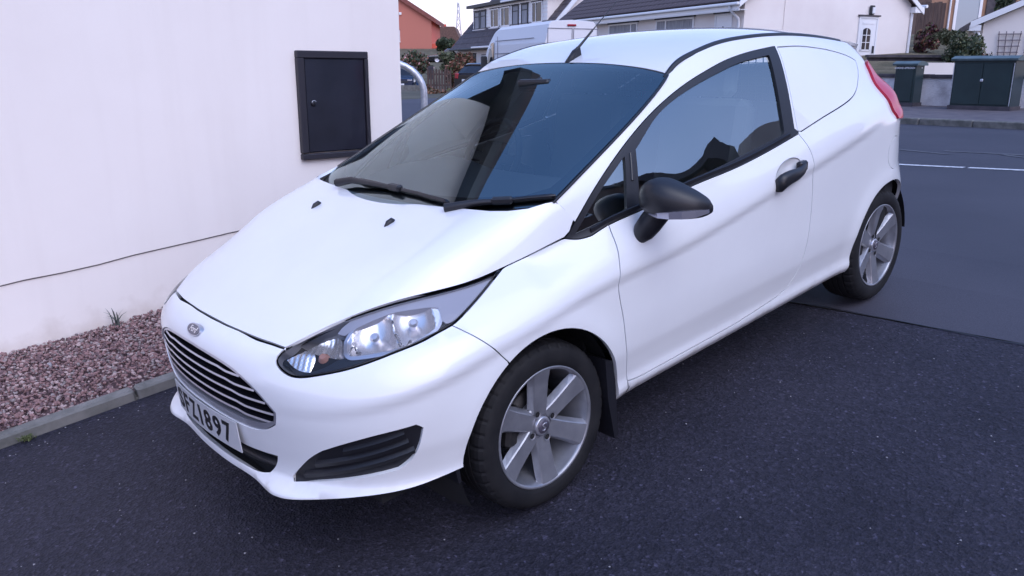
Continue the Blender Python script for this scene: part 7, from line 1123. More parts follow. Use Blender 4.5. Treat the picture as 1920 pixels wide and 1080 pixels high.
TILT = R(6.7)
car = empty('car_van', (0, 0, 0), 'white three-door car van with black door mirrors, parked nose-down on the drive in the foreground', 'van', (0, -TILT, 0))

# ---- skins
hoodL = []
for x, yv in OUT['hood_front']:
    r = min(yv / float(ye_(x)), .9985); hoodL.append((x, (1 - (1 - r) ** (1 / 1.5)) * HQ))
for x in np.linspace(-.690, .224, 70): hoodL.append((x, .993 * HQ))
for x, yv in ((.250, .7405), (.276, .7380), (.268, .7315), (.249, .7215), (.238, .7115)):
    r = yv / float(ye_(x)); hoodL.append((x, (1 - (1 - r) ** (1 / 1.5)) * HQ))
for x, yv in OUT['hood_rear'][::-1]:
    r = yv / float(ye_(x)); hoodL.append((x, (1 - (1 - r) ** (1 / 1.5)) * HQ))
hoodL = np.array(hoodL); hoodL[0, 1] = hoodL[-1, 1] = 0
hoodF = np.concatenate([hoodL, (hoodL * [1, -1])[::-1][1:-1]])
_hk = [hoodF[0]]
for p in hoodF[1:]:
    if np.linalg.norm(p - _hk[-1]) > .004: _hk.append(p)
bonnet = panel('bonnet', np.array(_hk), f_hood, M_white, car, step=.024, gap=.0022)
panel('bonnet_underside', np.array(_hk), f_hood, M_gap, bonnet, step=.05, gap=.03, off=-.03, flange=0)

fenders = panel('front_wing', OUT['fender'], f_side, M_white, car, mirror=True, step=.02, gap=.0022, flange=.016)
bumperF = full(OUT['bumper'])
grilleF = full(OUT['grille']); intakeF = full(OUT['intake']); fogN = OUT['fog']; fogM = (fogN * [-1, 1])[::-1]
bump_o = panel('front_bumper', bumperF, f_bump, M_white, car, holes=(grilleF, intakeF, fogN, fogM), step=.02, gap=.0016, flange=.03, hole_flange=.018)
def circle_poly0(cx_, cz_, r, n=44):
    t = np.linspace(0, 2 * np.pi, n, endpoint=False); return np.c_[cx_ + r * np.cos(t), cz_ + r * np.sin(t)]
flap_o = circle_poly0(2.535, .797, .082)
sides = panel('body_side', OUT['body_side'], f_side, M_white, car, holes=(OUT['quarter_panel'], flap_o), mirror=True, step=.022, gap=.0018, flange=.016)
qp = panel('blanked_quarter_window', inset(OUT['quarter_panel'], .0012), f_side, M_white, car, mirror=True, step=.022, off=-.001, flange=.012)
def circle_poly(c, rx, ry, rot, n=40):
    t = np.linspace(0, 2 * np.pi, n, endpoint=False); e = np.c_[rx * np.cos(t), ry * np.sin(t)]; ca, sa = math.cos(rot), math.sin(rot)
    return np.c_[c[0] + e[:, 0] * ca - e[:, 1] * sa, c[1] + e[:, 0] * sa + e[:, 1] * ca]
hc = (1.490, .896)
dish_hole = circle_poly((hc[0], hc[1] + .008), .103, .043, .20)
panel('fuel_flap', flap_o, f_side, M_white, sides[0], step=.02, gap=.0012, flange=.01); panel('fuel_flap_blank', flap_o, f_side, M_white, sides[1], step=.02, gap=.0, flange=.01).data.transform(Matrix.Diagonal((1, -1, 1, 1)))
dn, dm = panel('door', OUT['door'], f_side, M_white, car, holes=(dish_hole,), hole_flange=.004, mirror=True, step=.02, gap=.0027, flange=.016)
for side_p, sgn in ((dn, 1), (dm, -1)):
    side_p['label'] = 'left-hand door' if sgn > 0 else 'right-hand door'
def on_both(name, outline, fn, m, pn, pm, **k):
    return panel(name, outline, fn, m, pn, mirror=pm, **k)
# black strips added behind the shut lines, standing in for the shade in gaps
for key in ('door_front', 'door_bottom', 'door_rear'):
    on_both('shut_line_shade', ribbon_poly(OUT[key][::3], .022), f_side, M_gap, sides[0], sides[1], step=.05, off=-.015, flange=0, gap=0)
_w = np.linspace(-.03, .22, 14); on_both('shut_line_shade', ribbon_poly(np.c_[_w, ze_(_w) - .004], .016), f_side, M_gap, fenders[0], fenders[1], step=.05, off=-.016, flange=0, gap=0)
_y = np.linspace(-.60, .60, 40)
panel('shut_line_shade', ribbon_poly(np.c_[_y, np.interp(np.abs(_y), [0, .3, .44, .6], [.752, .748, .738, .715])], .022), f_bump, M_gap, bump_o, step=.05, off=-.022, flange=0, gap=0)
on_both('shut_line_shade', ribbon_poly(OUT['quarter_panel'][::3], .012), f_side, M_gap, sides[0], sides[1], step=.05, off=-.012, flange=0, gap=0) if False else None

# roof, gutters, spoiler
ro = [(0, 0)] + [(0, s * .57) for s in np.linspace(.03, .992, 40)] + [(u, .992 * .57) for u in np.linspace(.03, 1.76, 60)] + [(1.76, s * .57) for s in np.linspace(.96, 0, 30)]
ro = np.array(ro); roF = np.concatenate([ro, (ro * [1, -1])[::-1][1:-1]])
roof_o = panel('roof', roF, f_roof, M_white, car, step=.03, gap=.0015, flange=.012)
panel('headlining', roF, f_roof, M_lining, roof_o, step=.08, gap=.05, off=-.035, flange=.02, normal_sign=-1)
def gutter():
    b = MB(); xs_ = np.linspace(.985, 2.50, 70); vs = []
    for i, x in enumerate(xs_):
        h = .0055 * (1 - .6 * i / 69); yy = float(rdw_(x)) + .003; z = float(rdz_(x)) - .004
        vs += [(x, -(yy - h * 1.6), z + .001), (x, -(yy - h), z + .007), (x, -(yy + h), z + .002), (x, -(yy + h * 1.6), z - .010)]
    fs = []
    for i in range(69):
        for k in range(3): a = i * 4 + k; fs.append((a, a + 1, a + 5, a + 4))
    return b.add(vs, fs, 0, True)
both(gutter, 'roof_gutter_strip', M_black, (roof_o, roof_o))
so = [(1.762, 0)] + [(1.762, s * .57) for s in np.linspace(.05, .985, 24)] + [(1.80, .96 * .57), (1.86, .92 * .57)] + [(1.90 + .03 * (1 - s * s), s * .57) for s in np.linspace(.88, 0, 24)]
so = np.array(so); soF = np.concatenate([so, (so * [1, -1])[::-1][1:-1]])
sp = panel('roof_spoiler', soF, f_roof, M_white, car, step=.03, gap=.001, flange=.035)
panel('spoiler_underside', soF, f_roof, M_white, sp, step=.06, gap=.002, off=-.034, flange=0, normal_sign=-1)

# rear: inner shell, hatch, lamps, bumper
a0 = 1.0
rin = np.array([(-1.08, .30), (1.08, .30), (1.08, .9), (.98, 1.25), (-.98, 1.25), (-1.08, .9)])
panel('inner_tail_shell', rin, f_rear, M_gap, car, step=.06, off=-.04, flange=0)
li = OUT['lamp_in']; lamp_o = np.concatenate([li, [(li[-1, 0] - .005, .965), (.86, .945), (.66, .95), (.60, 1.0), (.58, 1.10), (.62, 1.19), (.76, 1.232), (li[0, 0] - .06, 1.236)]])
hatch_o = np.array([(0, 1.33), (.55, 1.315), (.70, 1.25), (.56, 1.16), (.54, 1.02), (.62, .93), (.62, .62), (0, .62)]); hatchF = full(hatch_o)
winF = full(np.array([(0, 1.29), (.44, 1.27), (.50, 1.22), (.47, 1.05), (0, 1.03)]))
hatch = panel('tailgate', hatchF, f_rear, M_white, car, holes=(winF,), step=.03)
panel('rear_window', winF, f_rear, M_clear, hatch, step=.06, gap=.002, off=-.006, flange=0)
lamp_pts = []
for p, q in zip(lamp_o, np.roll(lamp_o, -1, 0)):
    n = max(1, int(np.linalg.norm(q - p) / .012)); lamp_pts += [tuple(p + (q - p) * i / n) for i in range(n)]
lamps = on_both('tail_lamp', inset(np.array(lamp_pts), -.002), f_rear, M_red, car, True, step=.02, gap=.002, off=.012, flange=.02)
def r_ang(x, z): return TH * math.atan2(float(w0(np.array(x), np.array(z))), x - RX)
def dens(L, d=.02, close=True):
    L = [np.array(p, float) for p in L]; out = []
    for p, q in zip(L, L[1:] + L[:1]):
        n = max(1, int(np.linalg.norm(q - p) / d)); out += [tuple(p + (q - p) * i / n) for i in range(n)]
    return np.array(out)
arcR = [(2.489 + .360 * math.cos(a), .298 + .360 * math.sin(a)) for a in np.radians([42, 30, 18, 6, -4])]
rb_edge = [(r_ang(x, z), z) for x, z in [(2.846, .615), (2.85, .57)] + arcR[1:]]
rbF = full(np.array([(0, .615)] + rb_edge + [(rb_edge[-1][0] - .05, .27), (0, .27)]))
panel('rear_bumper', dens(rbF), f_rear, M_white, car, step=.03, flange=.03)
qe = [(r_ang(x, z), z) for x, z in ((2.556, .982), (2.66, .925), (2.80, .86), (2.845, .70), (2.846, .618))]
on_both('tail_corner_panel', dens(qe + [(.62, .618), (.62, .93)]), f_rear, M_white, car, True, step=.03, off=-.002, flange=.02)

# windscreen
ws = [(0, -.045)] + [(s, -.045 + .0 * s) for s in np.linspace(.05, .99, 30)] + [(.992, t) for t in np.linspace(-.02, .985, 60)] + [(s, .996) for s in np.linspace(.97, 0, 34)]
ws = np.array(ws) * [SV, SU]; wsF = full(ws)
screen_o = panel('windscreen', wsF, f_screen, M_wsglass, car, step=.035, gap=.001, flange=0, off=.002)
fi = [(0, .035), (.30, .035), (.60, .03), (.85, .045), (.925, .09), (.935, .16)] + [(.935 - .0 * t, t) for t in np.linspace(.2, .86, 20)] + [(.93, .91), (.90, .935), (.84, .945), (.60, .953), (.34, .950), (.27, .93), (.22, .905), (.10, .895), (0, .895)]
fi = np.array(fi) * [SV, SU]; fiF = full(fi)
fip = []
for p, q in zip(fiF, np.roll(fiF, -1, 0)):
    n = max(1, int(np.linalg.norm(q - p) / .02)); fip += [tuple(p + (q - p) * i / n) for i in range(n)]
panel('black_border', wsF, f_screen, M_frit, screen_o, holes=(np.array(fip),), step=.035, gap=.0005, flange=0, off=-.004)
both(lambda: MB().tube([tuple(screen(np.array(1.003), np.array(t)) + np.array([-.001, -.001, .001])) for t in np.linspace(-.02, .995, 40)], .0055, 8), 'screen_moulding', M_blackgloss, (screen_o, screen_o))
MB().tube([tuple(screen(np.array(s), np.array(1.0)) + np.array([.002, 0, .0])) for s in np.linspace(-.98, .98, 40)], .004, 6).build('screen_moulding', M_blackgloss, screen_o)
# scuttle panel below the glass
b = MB(); vs = []
for s in np.linspace(-.97, .97, 41):
    p = screen(np.array(s), np.array(-.03)); q = screen(np.array(s), np.array(.03)); vs += [tuple(p + [-.10, 0, -.05]), tuple(p + [-.02, 0, -.012]), tuple(q + [0, 0, -.008])]
b.add(vs, [(i * 3 + k, i * 3 + k + 1, i * 3 + k + 4, i * 3 + k + 3) for i in range(40) for k in range(2)], 0, True).build('scuttle_panel', M_gap, car)

# wipers
def on_screen(st, h): 
    a, b_ = np.array(st[0]), np.array(st[1]); p = f_screen(a * SV, b_ * SU); n = nrm(f_screen, a * SV, b_ * SU); return p + n * h
for nb, na in (('wiper_far_blade', 'wiper_far_arm'), ('wiper_near_blade', 'wiper_near_arm')):
    A = OUT[na]; B_ = OUT[nb]
    arm = MB(); P = [on_screen(q, .034 - .006 * i) for i, q in enumerate(A)]; P[0] = P[0] + np.array([-.01, 0, -.01])
    arm.tube(P, [.017, .014, .011, .009], 8)
    jp = P[-1]; dv = Vector(on_screen(B_[-1], .0) - on_screen(B_[0], .0)); ang = math.atan2(dv.y, dv.x)
    arm.bbox(jp + np.array([0, 0, .002]), (.075, .030, .026), .007, 0, Matrix.Rotation(ang, 3, 'Z'))
    wo = arm.build('wiper', M_black, car)
    bl = MB(); n = 24; t = np.linspace(0, 1, n); ii = t * (len(B_) - 1); q = np.stack([np.interp(ii, range(len(B_)), B_[:, k]) for k in (0, 1)], 1)
    bl.tube([on_screen(x, .014) for x in q], [.005] + [.0085] * (n - 2) + [.005], 6); bl.tube([on_screen(x, .004) for x in q], .003, 5)
    bl.build('blade', M_blackgloss, wo)

# ---- side windows
for dpar, sgn in ((dn, 1), (dm, -1)): pass
tr = on_both('window_frame', OUT['trim'], f_side, M_black, dn, dm, holes=(OUT['glass'], OUT['quarter_glass']), step=.02, gap=.0012, off=.002, flange=.012)
on_both('door_glass', OUT['glass'], f_side, M_sideglass, dn, dm, step=.04, gap=-.004, off=-.007, flange=0)
on_both('quarter_glass', OUT['quarter_glass'], f_side, M_sideglass, dn, dm, step=.04, gap=-.004, off=-.006, flange=0)
def belt_strip():
    L = OUT['trim_lo'][6:]; b = MB(); vs = []; p = L + [0, .013]
    P = f_side(p[:, 0], p[:, 1]); N = nrm(f_side, p[:, 0], p[:, 1])
    up = np.array([0, 0, 1.])
    for a, n in zip(P, N):
        vs += [a - up * .010 + n * .0022, a - up * .007 + n * .009, a + up * .006 + n * .010, a + up * .011 + n * .0022]
    m = len(P); fs = [(i * 4 + k, i * 4 + k + 1, i * 4 + k + 5, i * 4 + k + 4) for i in range(m - 1) for k in range(3)] + [(0, 1, 2, 3), ((m - 1) * 4 + 3, (m - 1) * 4 + 2, (m - 1) * 4 + 1, (m - 1) * 4)]
    return b.add(vs, fs, 0, False)
both(belt_strip, 'belt_moulding', M_black, (dn, dm))
def divider():
    g = OUT['glass']; q = OUT['quarter_glass']; t = np.linspace(0, 1, 12)
    g0, g1, q0, q1 = g[0], g[-1], q[0], q[np.argmax(q[:, 0] - q[:, 1])]; a0_ = (g1 + q1) / 2; b0_ = (g0 + q0) / 2; x = a0_[0] + (b0_[0] - a0_[0]) * t; z = a0_[1] + (b0_[1] - a0_[1]) * t; P = f_side(x, z); N = nrm(f_side, x, z)
    return MB().tube([a + n * .0 for a, n in zip(P, N)], .008, 6)
both(divider, 'window_divider', M_blackgloss, (dn, dm))

# door lining (dark inside of the doors)
M_trimgrey = mat('grey_door_lining', (.42, .44, .45), .85)
on_both('door_lining', OUT['door'], f_side, M_trimgrey, dn, dm, step=.08, gap=.03, off=-.06, flange=0, normal_sign=-1)

# ---- door handle in its dish
hc = (1.490, .896)
def handle():
    b = MB(); t = np.linspace(0, 1, 15); x = hc[0] - .112 + .222 * t; z = hc[1] - .030 + .046 * t + .006 * np.sin(t * np.pi * 2)
    P = f_side(x, z); o = -(.008 + .017 * np.sin(np.clip(t, 0, 1) * np.pi) ** .6)
    path = [(p[0], p[1] + k, p[2]) for p, k in zip(P, o)]
    r = .0205 + .013 * (1 - t) ** 1.5; r[0] *= .75; r[-1] *= .8
    vs = []; n = 10
    for (px, py, pz), rr in zip(path, r):
        for k in range(n):
            a = 2 * math.pi * k / n; vs.append((px, py + rr * .75 * math.cos(a), pz + rr * 1.15 * math.sin(a)))
    m = len(path); fs = [(i * n + k, i * n + (k + 1) % n, (i + 1) * n + (k + 1) % n, (i + 1) * n + k) for i in range(m - 1) for k in range(n)] + [tuple(range(n))[::-1], tuple(range((m - 1) * n, m * n))]
    b.add(vs, fs, 0, True)
    q = f_side(np.array([hc[0] + .088]), np.array([hc[1] + .014]))[0]
    b.bbox((q[0], q[1] - .010, q[2]), (.060, .030, .046), .012)
    return b
both(handle, 'door_handle', M_black, (dn, dm))
def dish_disp(a, b):
    d = ((a - hc[0]) / .105) ** 2 + ((b - hc[1] - .008 - (a - hc[0]) * .2) / .045) ** 2
    return -.030 * np.maximum(1 - d, 0) ** .8
on_both('handle_dish', dish_hole, f_side, M_white, dn, dm, step=.010, gap=-.001, off=-.0005, disp=dish_disp, flange=.0)

# ---- headlamps
M_housing = mat('grey_lamp_housing', (.26, .26, .28), .45)
hl_n, hl_m = on_both('headlight', inset(OUT['headlight'], .002), f_bump, M_housing, car, True, step=.03, gap=.003, off=-.062, flange=-.060)
on_both('clear_lens', OUT['headlight'], f_bump, M_clear, hl_n, hl_m, step=.02, gap=.006, off=.001, flange=0)
on_both('lens_seal', OUT['headlight'], f_bump, M_blackgloss, hl_n, hl_m, holes=(inset(OUT['headlight'], .0035),), step=.03, gap=.0025, off=-.001, flange=.02)
cw = OUT['hl_chrome']; cmid = cw.mean(0)
bowls = [((cmid[0] - .062, cmid[1] - .012), .062), ((cmid[0] + .052, cmid[1] + .012), .062)]
def bowl_disp(a, b):
    r_ = 0 * a
    for (c, rad) in bowls:
        d = np.hypot(a - c[0], (b - c[1]) * 1.15) / rad; r_ = np.minimum(r_, -.034 * np.maximum(1 - d * d, 0) ** .6)
    return r_ + .0016 * np.abs(np.sin(a * 62 + b * 20)) * (r_ < -.008)
refl = on_both('reflector', cw, f_bump, M_reflector, hl_n, hl_m, step=.006, gap=0, off=-.016, disp=bowl_disp, flange=.03)
on_both('reflector_surround', inset(cw, -.006), f_bump, M_dullchrome, hl_n, hl_m, holes=(inset(cw, .002),), step=.02, gap=0, off=-.013, flange=.03)
def bulbs():
    b = MB()
    for (c, rad) in bowls:
        P = f_bump(np.array([c[0]]), np.array([c[1]]))[0]; N = nrm(f_bump, np.array([c[0]]), np.array([c[1]]))[0]
        b.tube([P - N * .060, P - N * .024], [.013, .012], 12); b.tube([P - N * .024, P - N * .016], [.016, .010], 12)
    return b
both(bulbs, 'bulb_shield', M_dullchrome, (hl_n, hl_m))
ind = OUT['hl_indicator']
on_both('indicator_reflector', ind, f_bump, M_reflector, hl_n, hl_m, step=.006, gap=0, off=-.017, disp=lambda a, b: .0011 * np.sin(a * 420) - .02 * np.exp(-((a - ind[:, 0].mean() - .03) / .03) ** 2), flange=.02)
def ind_bulb():
    c = (ind[:, 0].mean() + .026, ind[:, 1].mean() + .004); P = f_bump(np.array([c[0]]), np.array([c[1]]))[0]; N = nrm(f_bump, np.array([c[0]]), np.array([c[1]]))[0]
    return MB().tube([P - N * .05, P - N * .024, P - N * .012], [.016, .018, .010], 12)
both(ind_bulb, 'indicator_bulb', M_amber, (hl_n, hl_m))
on_both('lower_bezel', OUT['hl_black'], f_bump, M_black, hl_n, hl_m, step=.02, gap=0, off=-.016, flange=.03)
on_both('upper_bezel', inset(OUT['hl_strip'], -.011), f_bump, M_bezel, hl_n, hl_m, step=.02, gap=0, off=-.012, flange=.03)

# ---- grille
grille = panel('grille', grilleF, f_bump, M_gap, car, step=.05, gap=-.006, off=-.05, flange=-.035)
gb = inset(grilleF, .010); gb[:, 1] += np.where(gb[:, 1] < .53, .018 * np.clip((.54 - gb[:, 1]) / .05, 0, 1), 0)
panel('grille_surround', grilleF, f_bump, M_dullchrome, grille, holes=(gb,), step=.03, gap=.001, off=-.004, flange=.02)
def ghalf(z):
    P = OUT['grille']; xs_ = []
    for p, q in zip(P[:-1], P[1:]):
        if (p[1] - z) * (q[1] - z) <= 0 and p[1] != q[1]: xs_.append(p[0] + (q[0] - p[0]) * (z - p[1]) / (q[1] - p[1]))
    return max(xs_)
for z0 in (.668, .634, .600, .566, .535):
    vs = []; n = 61; hw = ghalf(z0) - .012
    aa = np.linspace(-hw, hw, n); kink = -.006 * np.clip((np.abs(aa) - hw * .60) / .04, 0, 1)
    for off, dz in ((-.045, -.006), (-.014, -.010), (-.004, -.0035), (-.006, .003), (-.045, .005)):
        zz = z0 + kink + dz; P = f_bump(aa, zz); N = nrm(f_bump, aa, zz); vs.append(P + N * off)
    V = np.concatenate(vs); fs = [(k * n + i, k * n + i + 1, (k + 1) * n + i + 1, (k + 1) * n + i) for k in range(4) for i in range(n - 1)]
    mb = MB().add(V, fs, 0, False); mb.m = [1 if (q // (n - 1)) == 2 else 0 for q in range(len(fs))]
    mb.build('slat', [M_blackgloss, M_dullchrome], grille)
intake = panel('lower_intake', intakeF, f_bump, M_gap, car, step=.05, gap=-.004, off=-.055, flange=-.04)
for z0, d in ((.372, -.03), (.342, -.018)):
    n = 41; hw = .36 * TH / .9 if z0 < .35 else .41 * TH / .9; aa = np.linspace(-hw, hw, n); vs = []
    for off, dz in ((-.055, -.010), (d, -.009), (d, .007), (-.055, .009)):
        P = f_bump(aa, z0 + dz + 0 * aa); vs.append(P + nrm(f_bump, aa, z0 + dz + 0 * aa) * off)
    V = np.concatenate(vs); MB().add(V, [(k * n + i, k * n + i + 1, (k + 1) * n + i + 1, (k + 1) * n + i) for k in range(3) for i in range(n - 1)], 0, True).build('slat', M_black, intake)
fg_n, fg_m = on_both('fog_lamp_blank', fogN, f_bump, M_black, car, True, step=.02, gap=-.003, off=-.013, flange=-.01)
for par, sg in ((fg_n, 1), (fg_m, -1)):
    for k, (dz, l0, l1) in enumerate(((-.030, .10, .93), (.006, .22, .90), (.040, .46, .88))):
        aa = np.linspace(fogN[:, 0].min() + l0 * np.ptp(fogN[:, 0]), fogN[:, 0].min() + l1 * np.ptp(fogN[:, 0]), 20); zz = .424 + dz + .30 * (aa - fogN[:, 0].mean()); vs = []
        for off, d2 in ((-.014, -.013), (-.004, -.010), (-.001, .004), (-.014, .012)):
            P = f_bump(aa, zz + d2); vs.append(P + nrm(f_bump, aa, zz + d2) * off)
        q = MB().add(np.concatenate(vs), [(a * 20 + i, a * 20 + i + 1, (a + 1) * 20 + i + 1, (a + 1) * 20 + i) for a in range(3) for i in range(19)], 0, False)
        if sg < 0: q.mirror_y()
        q.build('slat', M_black, par)

# ---- registration plate and badge
def plate_pt(y, z, h=0.): return (-.8475 + .24 * y * y - h, y, z)
b = MB(); ys = np.linspace(-.26, .26, 25); vs = []
for y in ys:
    for z, h in ((.379, .001), (.379, .004), (.490, .004), (.490, .001)): vs.append(plate_pt(y, z, h))
fs = [(i * 4 + k, i * 4 + (k + 1) % 4, (i + 1) * 4 + (k + 1) % 4, (i + 1) * 4 + k) for i in range(24) for k in range(4)] + [(0, 1, 2, 3), (96, 99, 98, 97)]
plate = b.add(vs, fs).build('number_plate', M_plate, car)
xc = -.2375
for ch, adv in (('S', .066), ('F', .060), ('Z', .072), ('1', .040), ('8', .066), ('9', .066), ('7', .062)):
    tx = text_mesh('character', ch, .122, Matrix.Identity(4), M_plateblack, plate, .0006, .0032)
    vx = [v.co.x for v in tx.data.vertices]; vy = [v.co.y for v in tx.data.vertices]; x0_, x1_, y0_, y1_ = min(vx), max(vx), min(vy), max(vy); wd = .018 if ch == '1' else adv - .012
    for v in tx.data.vertices:
        x, y, z = v.co; v.co = plate_pt(-(xc + (x - x0_) / (x1_ - x0_) * wd), .395 + (y - y0_) / (y1_ - y0_) * .079, .0046 + z)
    xc += adv + (.012 if ch == 'Z' else .004)
P = f_bump(np.array([0.]), np.array([.741]))[0]; N = nrm(f_bump, np.array([0.]), np.array([.736]))[0]
Nz = Vector(N); Xv = Vector((0, -1, 0)); Yv = Nz.cross(Xv).normalized(); BM = Matrix(((Xv.x, Yv.x, Nz.x, P[0]), (Xv.y, Yv.y, Nz.y, P[1]), (Xv.z, Yv.z, Nz.z, P[2]), (0, 0, 0, 1)))
def oval(rx, ry, z0, z1, n=40):
    b = MB(); t = [2 * math.pi * i / n for i in range(n)]
    r0 = [(rx * math.cos(a), ry * math.sin(a), z0) for a in t]; r1 = [(rx * .97 * math.cos(a), ry * .95 * math.sin(a), z1) for a in t]
    b.add(r0 + r1, [(i, (i + 1) % n, n + (i + 1) % n, n + i) for i in range(n)] + [tuple(range(n, 2 * n))]); return b
bad = oval(.0515, .0225, -.010, .0045).xf(BM).build('badge', M_dullchrome, car)
oval(.0460, .0182, .002, .0058).xf(BM).build('badge_field', M_badge, bad)
text_mesh('badge_script', 'Ford', .028, BM @ Matrix.Translation((0, .001, .0061)), M_chrome, bad, .0006, .0006, .35, 1.05, .92)

# ---- bonnet washer jets, aerial
for s in (1, -1):
    p = hood(np.array(-.157), np.array(float(hood_q(np.array(-.157), np.array(-.258 * s)))))
    MB().tube([(p[0] - .022, p[1], p[2] - .010), (p[0] - .006, p[1], p[2] + .003), (p[0] + .012, p[1], p[2] + .008), (p[0] + .022, p[1], p[2] + .006)], [.004, .010, .011, .004], 8).build('washer_jet', M_black, bonnet)
zr0 = float(roof(np.array(.02), np.array(0.))[2])
b = MB(); b.tube([(1.050, 0, zr0 - .004), (1.075, 0, zr0 + .010), (1.105, 0, zr0 + .034), (1.125, 0, zr0 + .054)], [.006, .016, .012, .0075], 10)
b.prism([(1.045, zr0 - .002), (1.135, zr0 + .008), (1.128, zr0 + .055), (1.10, zr0 + .045)], 1, -.012, .012)
aer = b.build('aerial', M_black, roof_o)
MB().tube([(1.118, 0, zr0 + .048), (1.19, 0, zr0 + .095), (1.225, 0, zr0 + .119)], [.0065, .0055, .005], 8).tube([(1.225, 0, zr0 + .119), (1.30, 0, zr0 + .168), (1.40, 0, zr0 + .233)], [.0028, .0024, .002], 6).build('aerial_rod', M_black, aer)

# ---- door mirrors
def mirror_housing():
    b = MB(); n = 22; m = 26; vs = []
    # stations across the housing from the door outwards: y, centre x, centre z, half depth, half height, top bias
    st = [(-.808, .568, .994, .014, .016), (-.820, .566, .994, .040, .038), (-.845, .562, .996, .060, .058), (-.875, .560, .997, .071, .069), (-.905, .562, .995, .076, .073), (-.940, .568, .989, .075, .069), (-.975, .580, .981, .069, .061), (-1.010, .598, .972, .058, .049), (-1.036, .616, .964, .043, .035), (-1.050, .630, .959, .020, .017)]
    st = np.array(st); tt = np.linspace(0, len(st) - 1, m); S_ = np.stack([pchip(np.arange(len(st)), st[:, k])(tt) for k in range(5)], 1)
    for (y, cx, cz, hx, hz) in S_:
        for k in range(n):
            a = 2 * math.pi * k / n; ca, sa = math.cos(a), math.sin(a)
            ex = abs(ca) ** .70 * (1 if ca > 0 else -1); ez = abs(sa) ** .72 * (1 if sa > 0 else -1)
            vs.append((cx + hx * ex * (1 if ca < 0 else .75), y, cz + hz * ez * (1.0 if sa > 0 else .82)))
    fs = [(i * n + k, i * n + (k + 1) % n, (i + 1) * n + (k + 1) % n, (i + 1) * n + k) for i in range(m - 1) for k in range(n)] + [tuple(range(n))[::-1], tuple(range((m - 1) * n, m * n))]
    b.add(vs, fs, 0, True)
    b.tube([(.520, -.815, .842), (.528, -.835, .872), (.545, -.855, .905), (.562, -.878, .940), (.570, -.895, .970)], [.022, .040, .044, .043, .046], 16)
    return b
mirs = both(mirror_housing, 'door_mirror', M_black, (dn, dm))
def repeater():
    b = MB(); P = np.array([(.506, -.880, .950), (.496, -.925, .953), (.502, -.970, .956), (.524, -1.008, .957), (.562, -1.038, .957), (.612, -1.053, .956)])
    hgt = np.array([.002, .009, .012, .013, .012, .006]); vs = []
    for p, h in zip(P, hgt): vs += [(p[0] + .012, p[1] + .003, p[2] - h), (p[0] - .004, p[1] - .002, p[2] - h), (p[0] - .003, p[1] - .001, p[2] + h), (p[0] + .014, p[1] + .005, p[2] + h)]
    n = len(P); fs = [(i * 4 + k, i * 4 + (k + 1) % 4, (i + 1) * 4 + (k + 1) % 4, (i + 1) * 4 + k) for i in range(n - 1) for k in range(4)] + [(0, 1, 2, 3), (n * 4 - 1, n * 4 - 2, n * 4 - 3, n * 4 - 4)]
    return b.add(vs, fs, 0, False)
both(repeater, 'mirror_indicator', mat('smoked_lamp_plastic', (.35, .34, .40), .12, .6, 1.), mirs)

# ---- wheels
def tyre():
    N = 200; prof = [(-.088, .2135), (-.0985, .2225), (-.1035, .236), (-.1045, .255), (-.1025, .272), (-.096, .287), (-.084, .2975), (-.070, .3020), (-.058, .3036), (-.052, .3036), (-.050, .2975), (-.046, .2975), (-.044, .3045), (-.019, .3052), (-.017, .299), (-.012, .299), (-.010, .3055)]
    prof = prof + [(-t, r) for t, r in prof[::-1]]; vs = []
    for i, (t, r) in enumerate(prof):
        sh = .055 < abs(t) < .099 and r > .284
        for k in range(N):
            rr = r - (.0042 if sh and (k % 5 == 0) else 0); a = 2 * math.pi * k / N; vs.append((rr * math.cos(a), t, rr * math.sin(a)))
    L = len(prof); fs = [(i * N + k, i * N + (k + 1) % N, (i + 1) * N + (k + 1) % N, (i + 1) * N + k) for i in range(L - 1) for k in range(N)]
    b = MB(); b.add(vs, fs, 0, False); s = [True] * len(fs)
    for i in range(L - 1):
        flat = abs(prof[i][0]) < .1 and prof[i][1] > .284
        for k in range(N): b.sm[i * N + k] = not flat
    return b
def rim():
    b = MB(); b.lathe([(-.088, .2125), (-.0965, .2215), (-.1005, .2215), (-.1010, .2165), (-.097, .2105), (-.088, .2085), (-.070, .204), (-.045, .196), (-.01, .190), (.06, .188), (.09, .205)], 72, 1)
    return b
def spokes():
    b = MB()
    for k in range(6):
        a = R(90 + 60 * k); ca, sa = math.cos(a), math.sin(a)
        st = [(.040, .0310, -.072, .026), (.075, .0315, -.078, .028), (.115, .0325, -.083, .026), (.165, .0355, -.089, .024), (.196, .0395, -.095, .020), (.2135, .0420, -.0985, .010)]
        vs = []
        for (r, hw, y, th) in st:
            for (t, yy) in ((-hw - .010, y + th), (-hw, y + .004), (-hw + .004, y), (hw - .004, y), (hw, y + .004), (hw + .010, y + th)):
                vs.append((r * ca - t * sa, yy, r * sa + t * ca))
        n = 6; fs = [(i * n + j, i * n + j + 1, (i + 1) * n + j + 1, (i + 1) * n + j) for i in range(len(st) - 1) for j in range(n - 1)] + [(i * n + 5, i * n, (i + 1) * n, (i + 1) * n + 5) for i in range(len(st) - 1)] + [(5 * n + j for j in range(n))]
        b.add(vs, [tuple(f) for f in fs], 0, False)
    b.lathe([(-.045, .078), (-.058, .082), (-.066, .074), (-.070, .060), (-.068, .036), (-.060, .034)], 36, 1)
    b.lathe([(-.03, .082), (-.045, .078)], 36, 1)
    return b
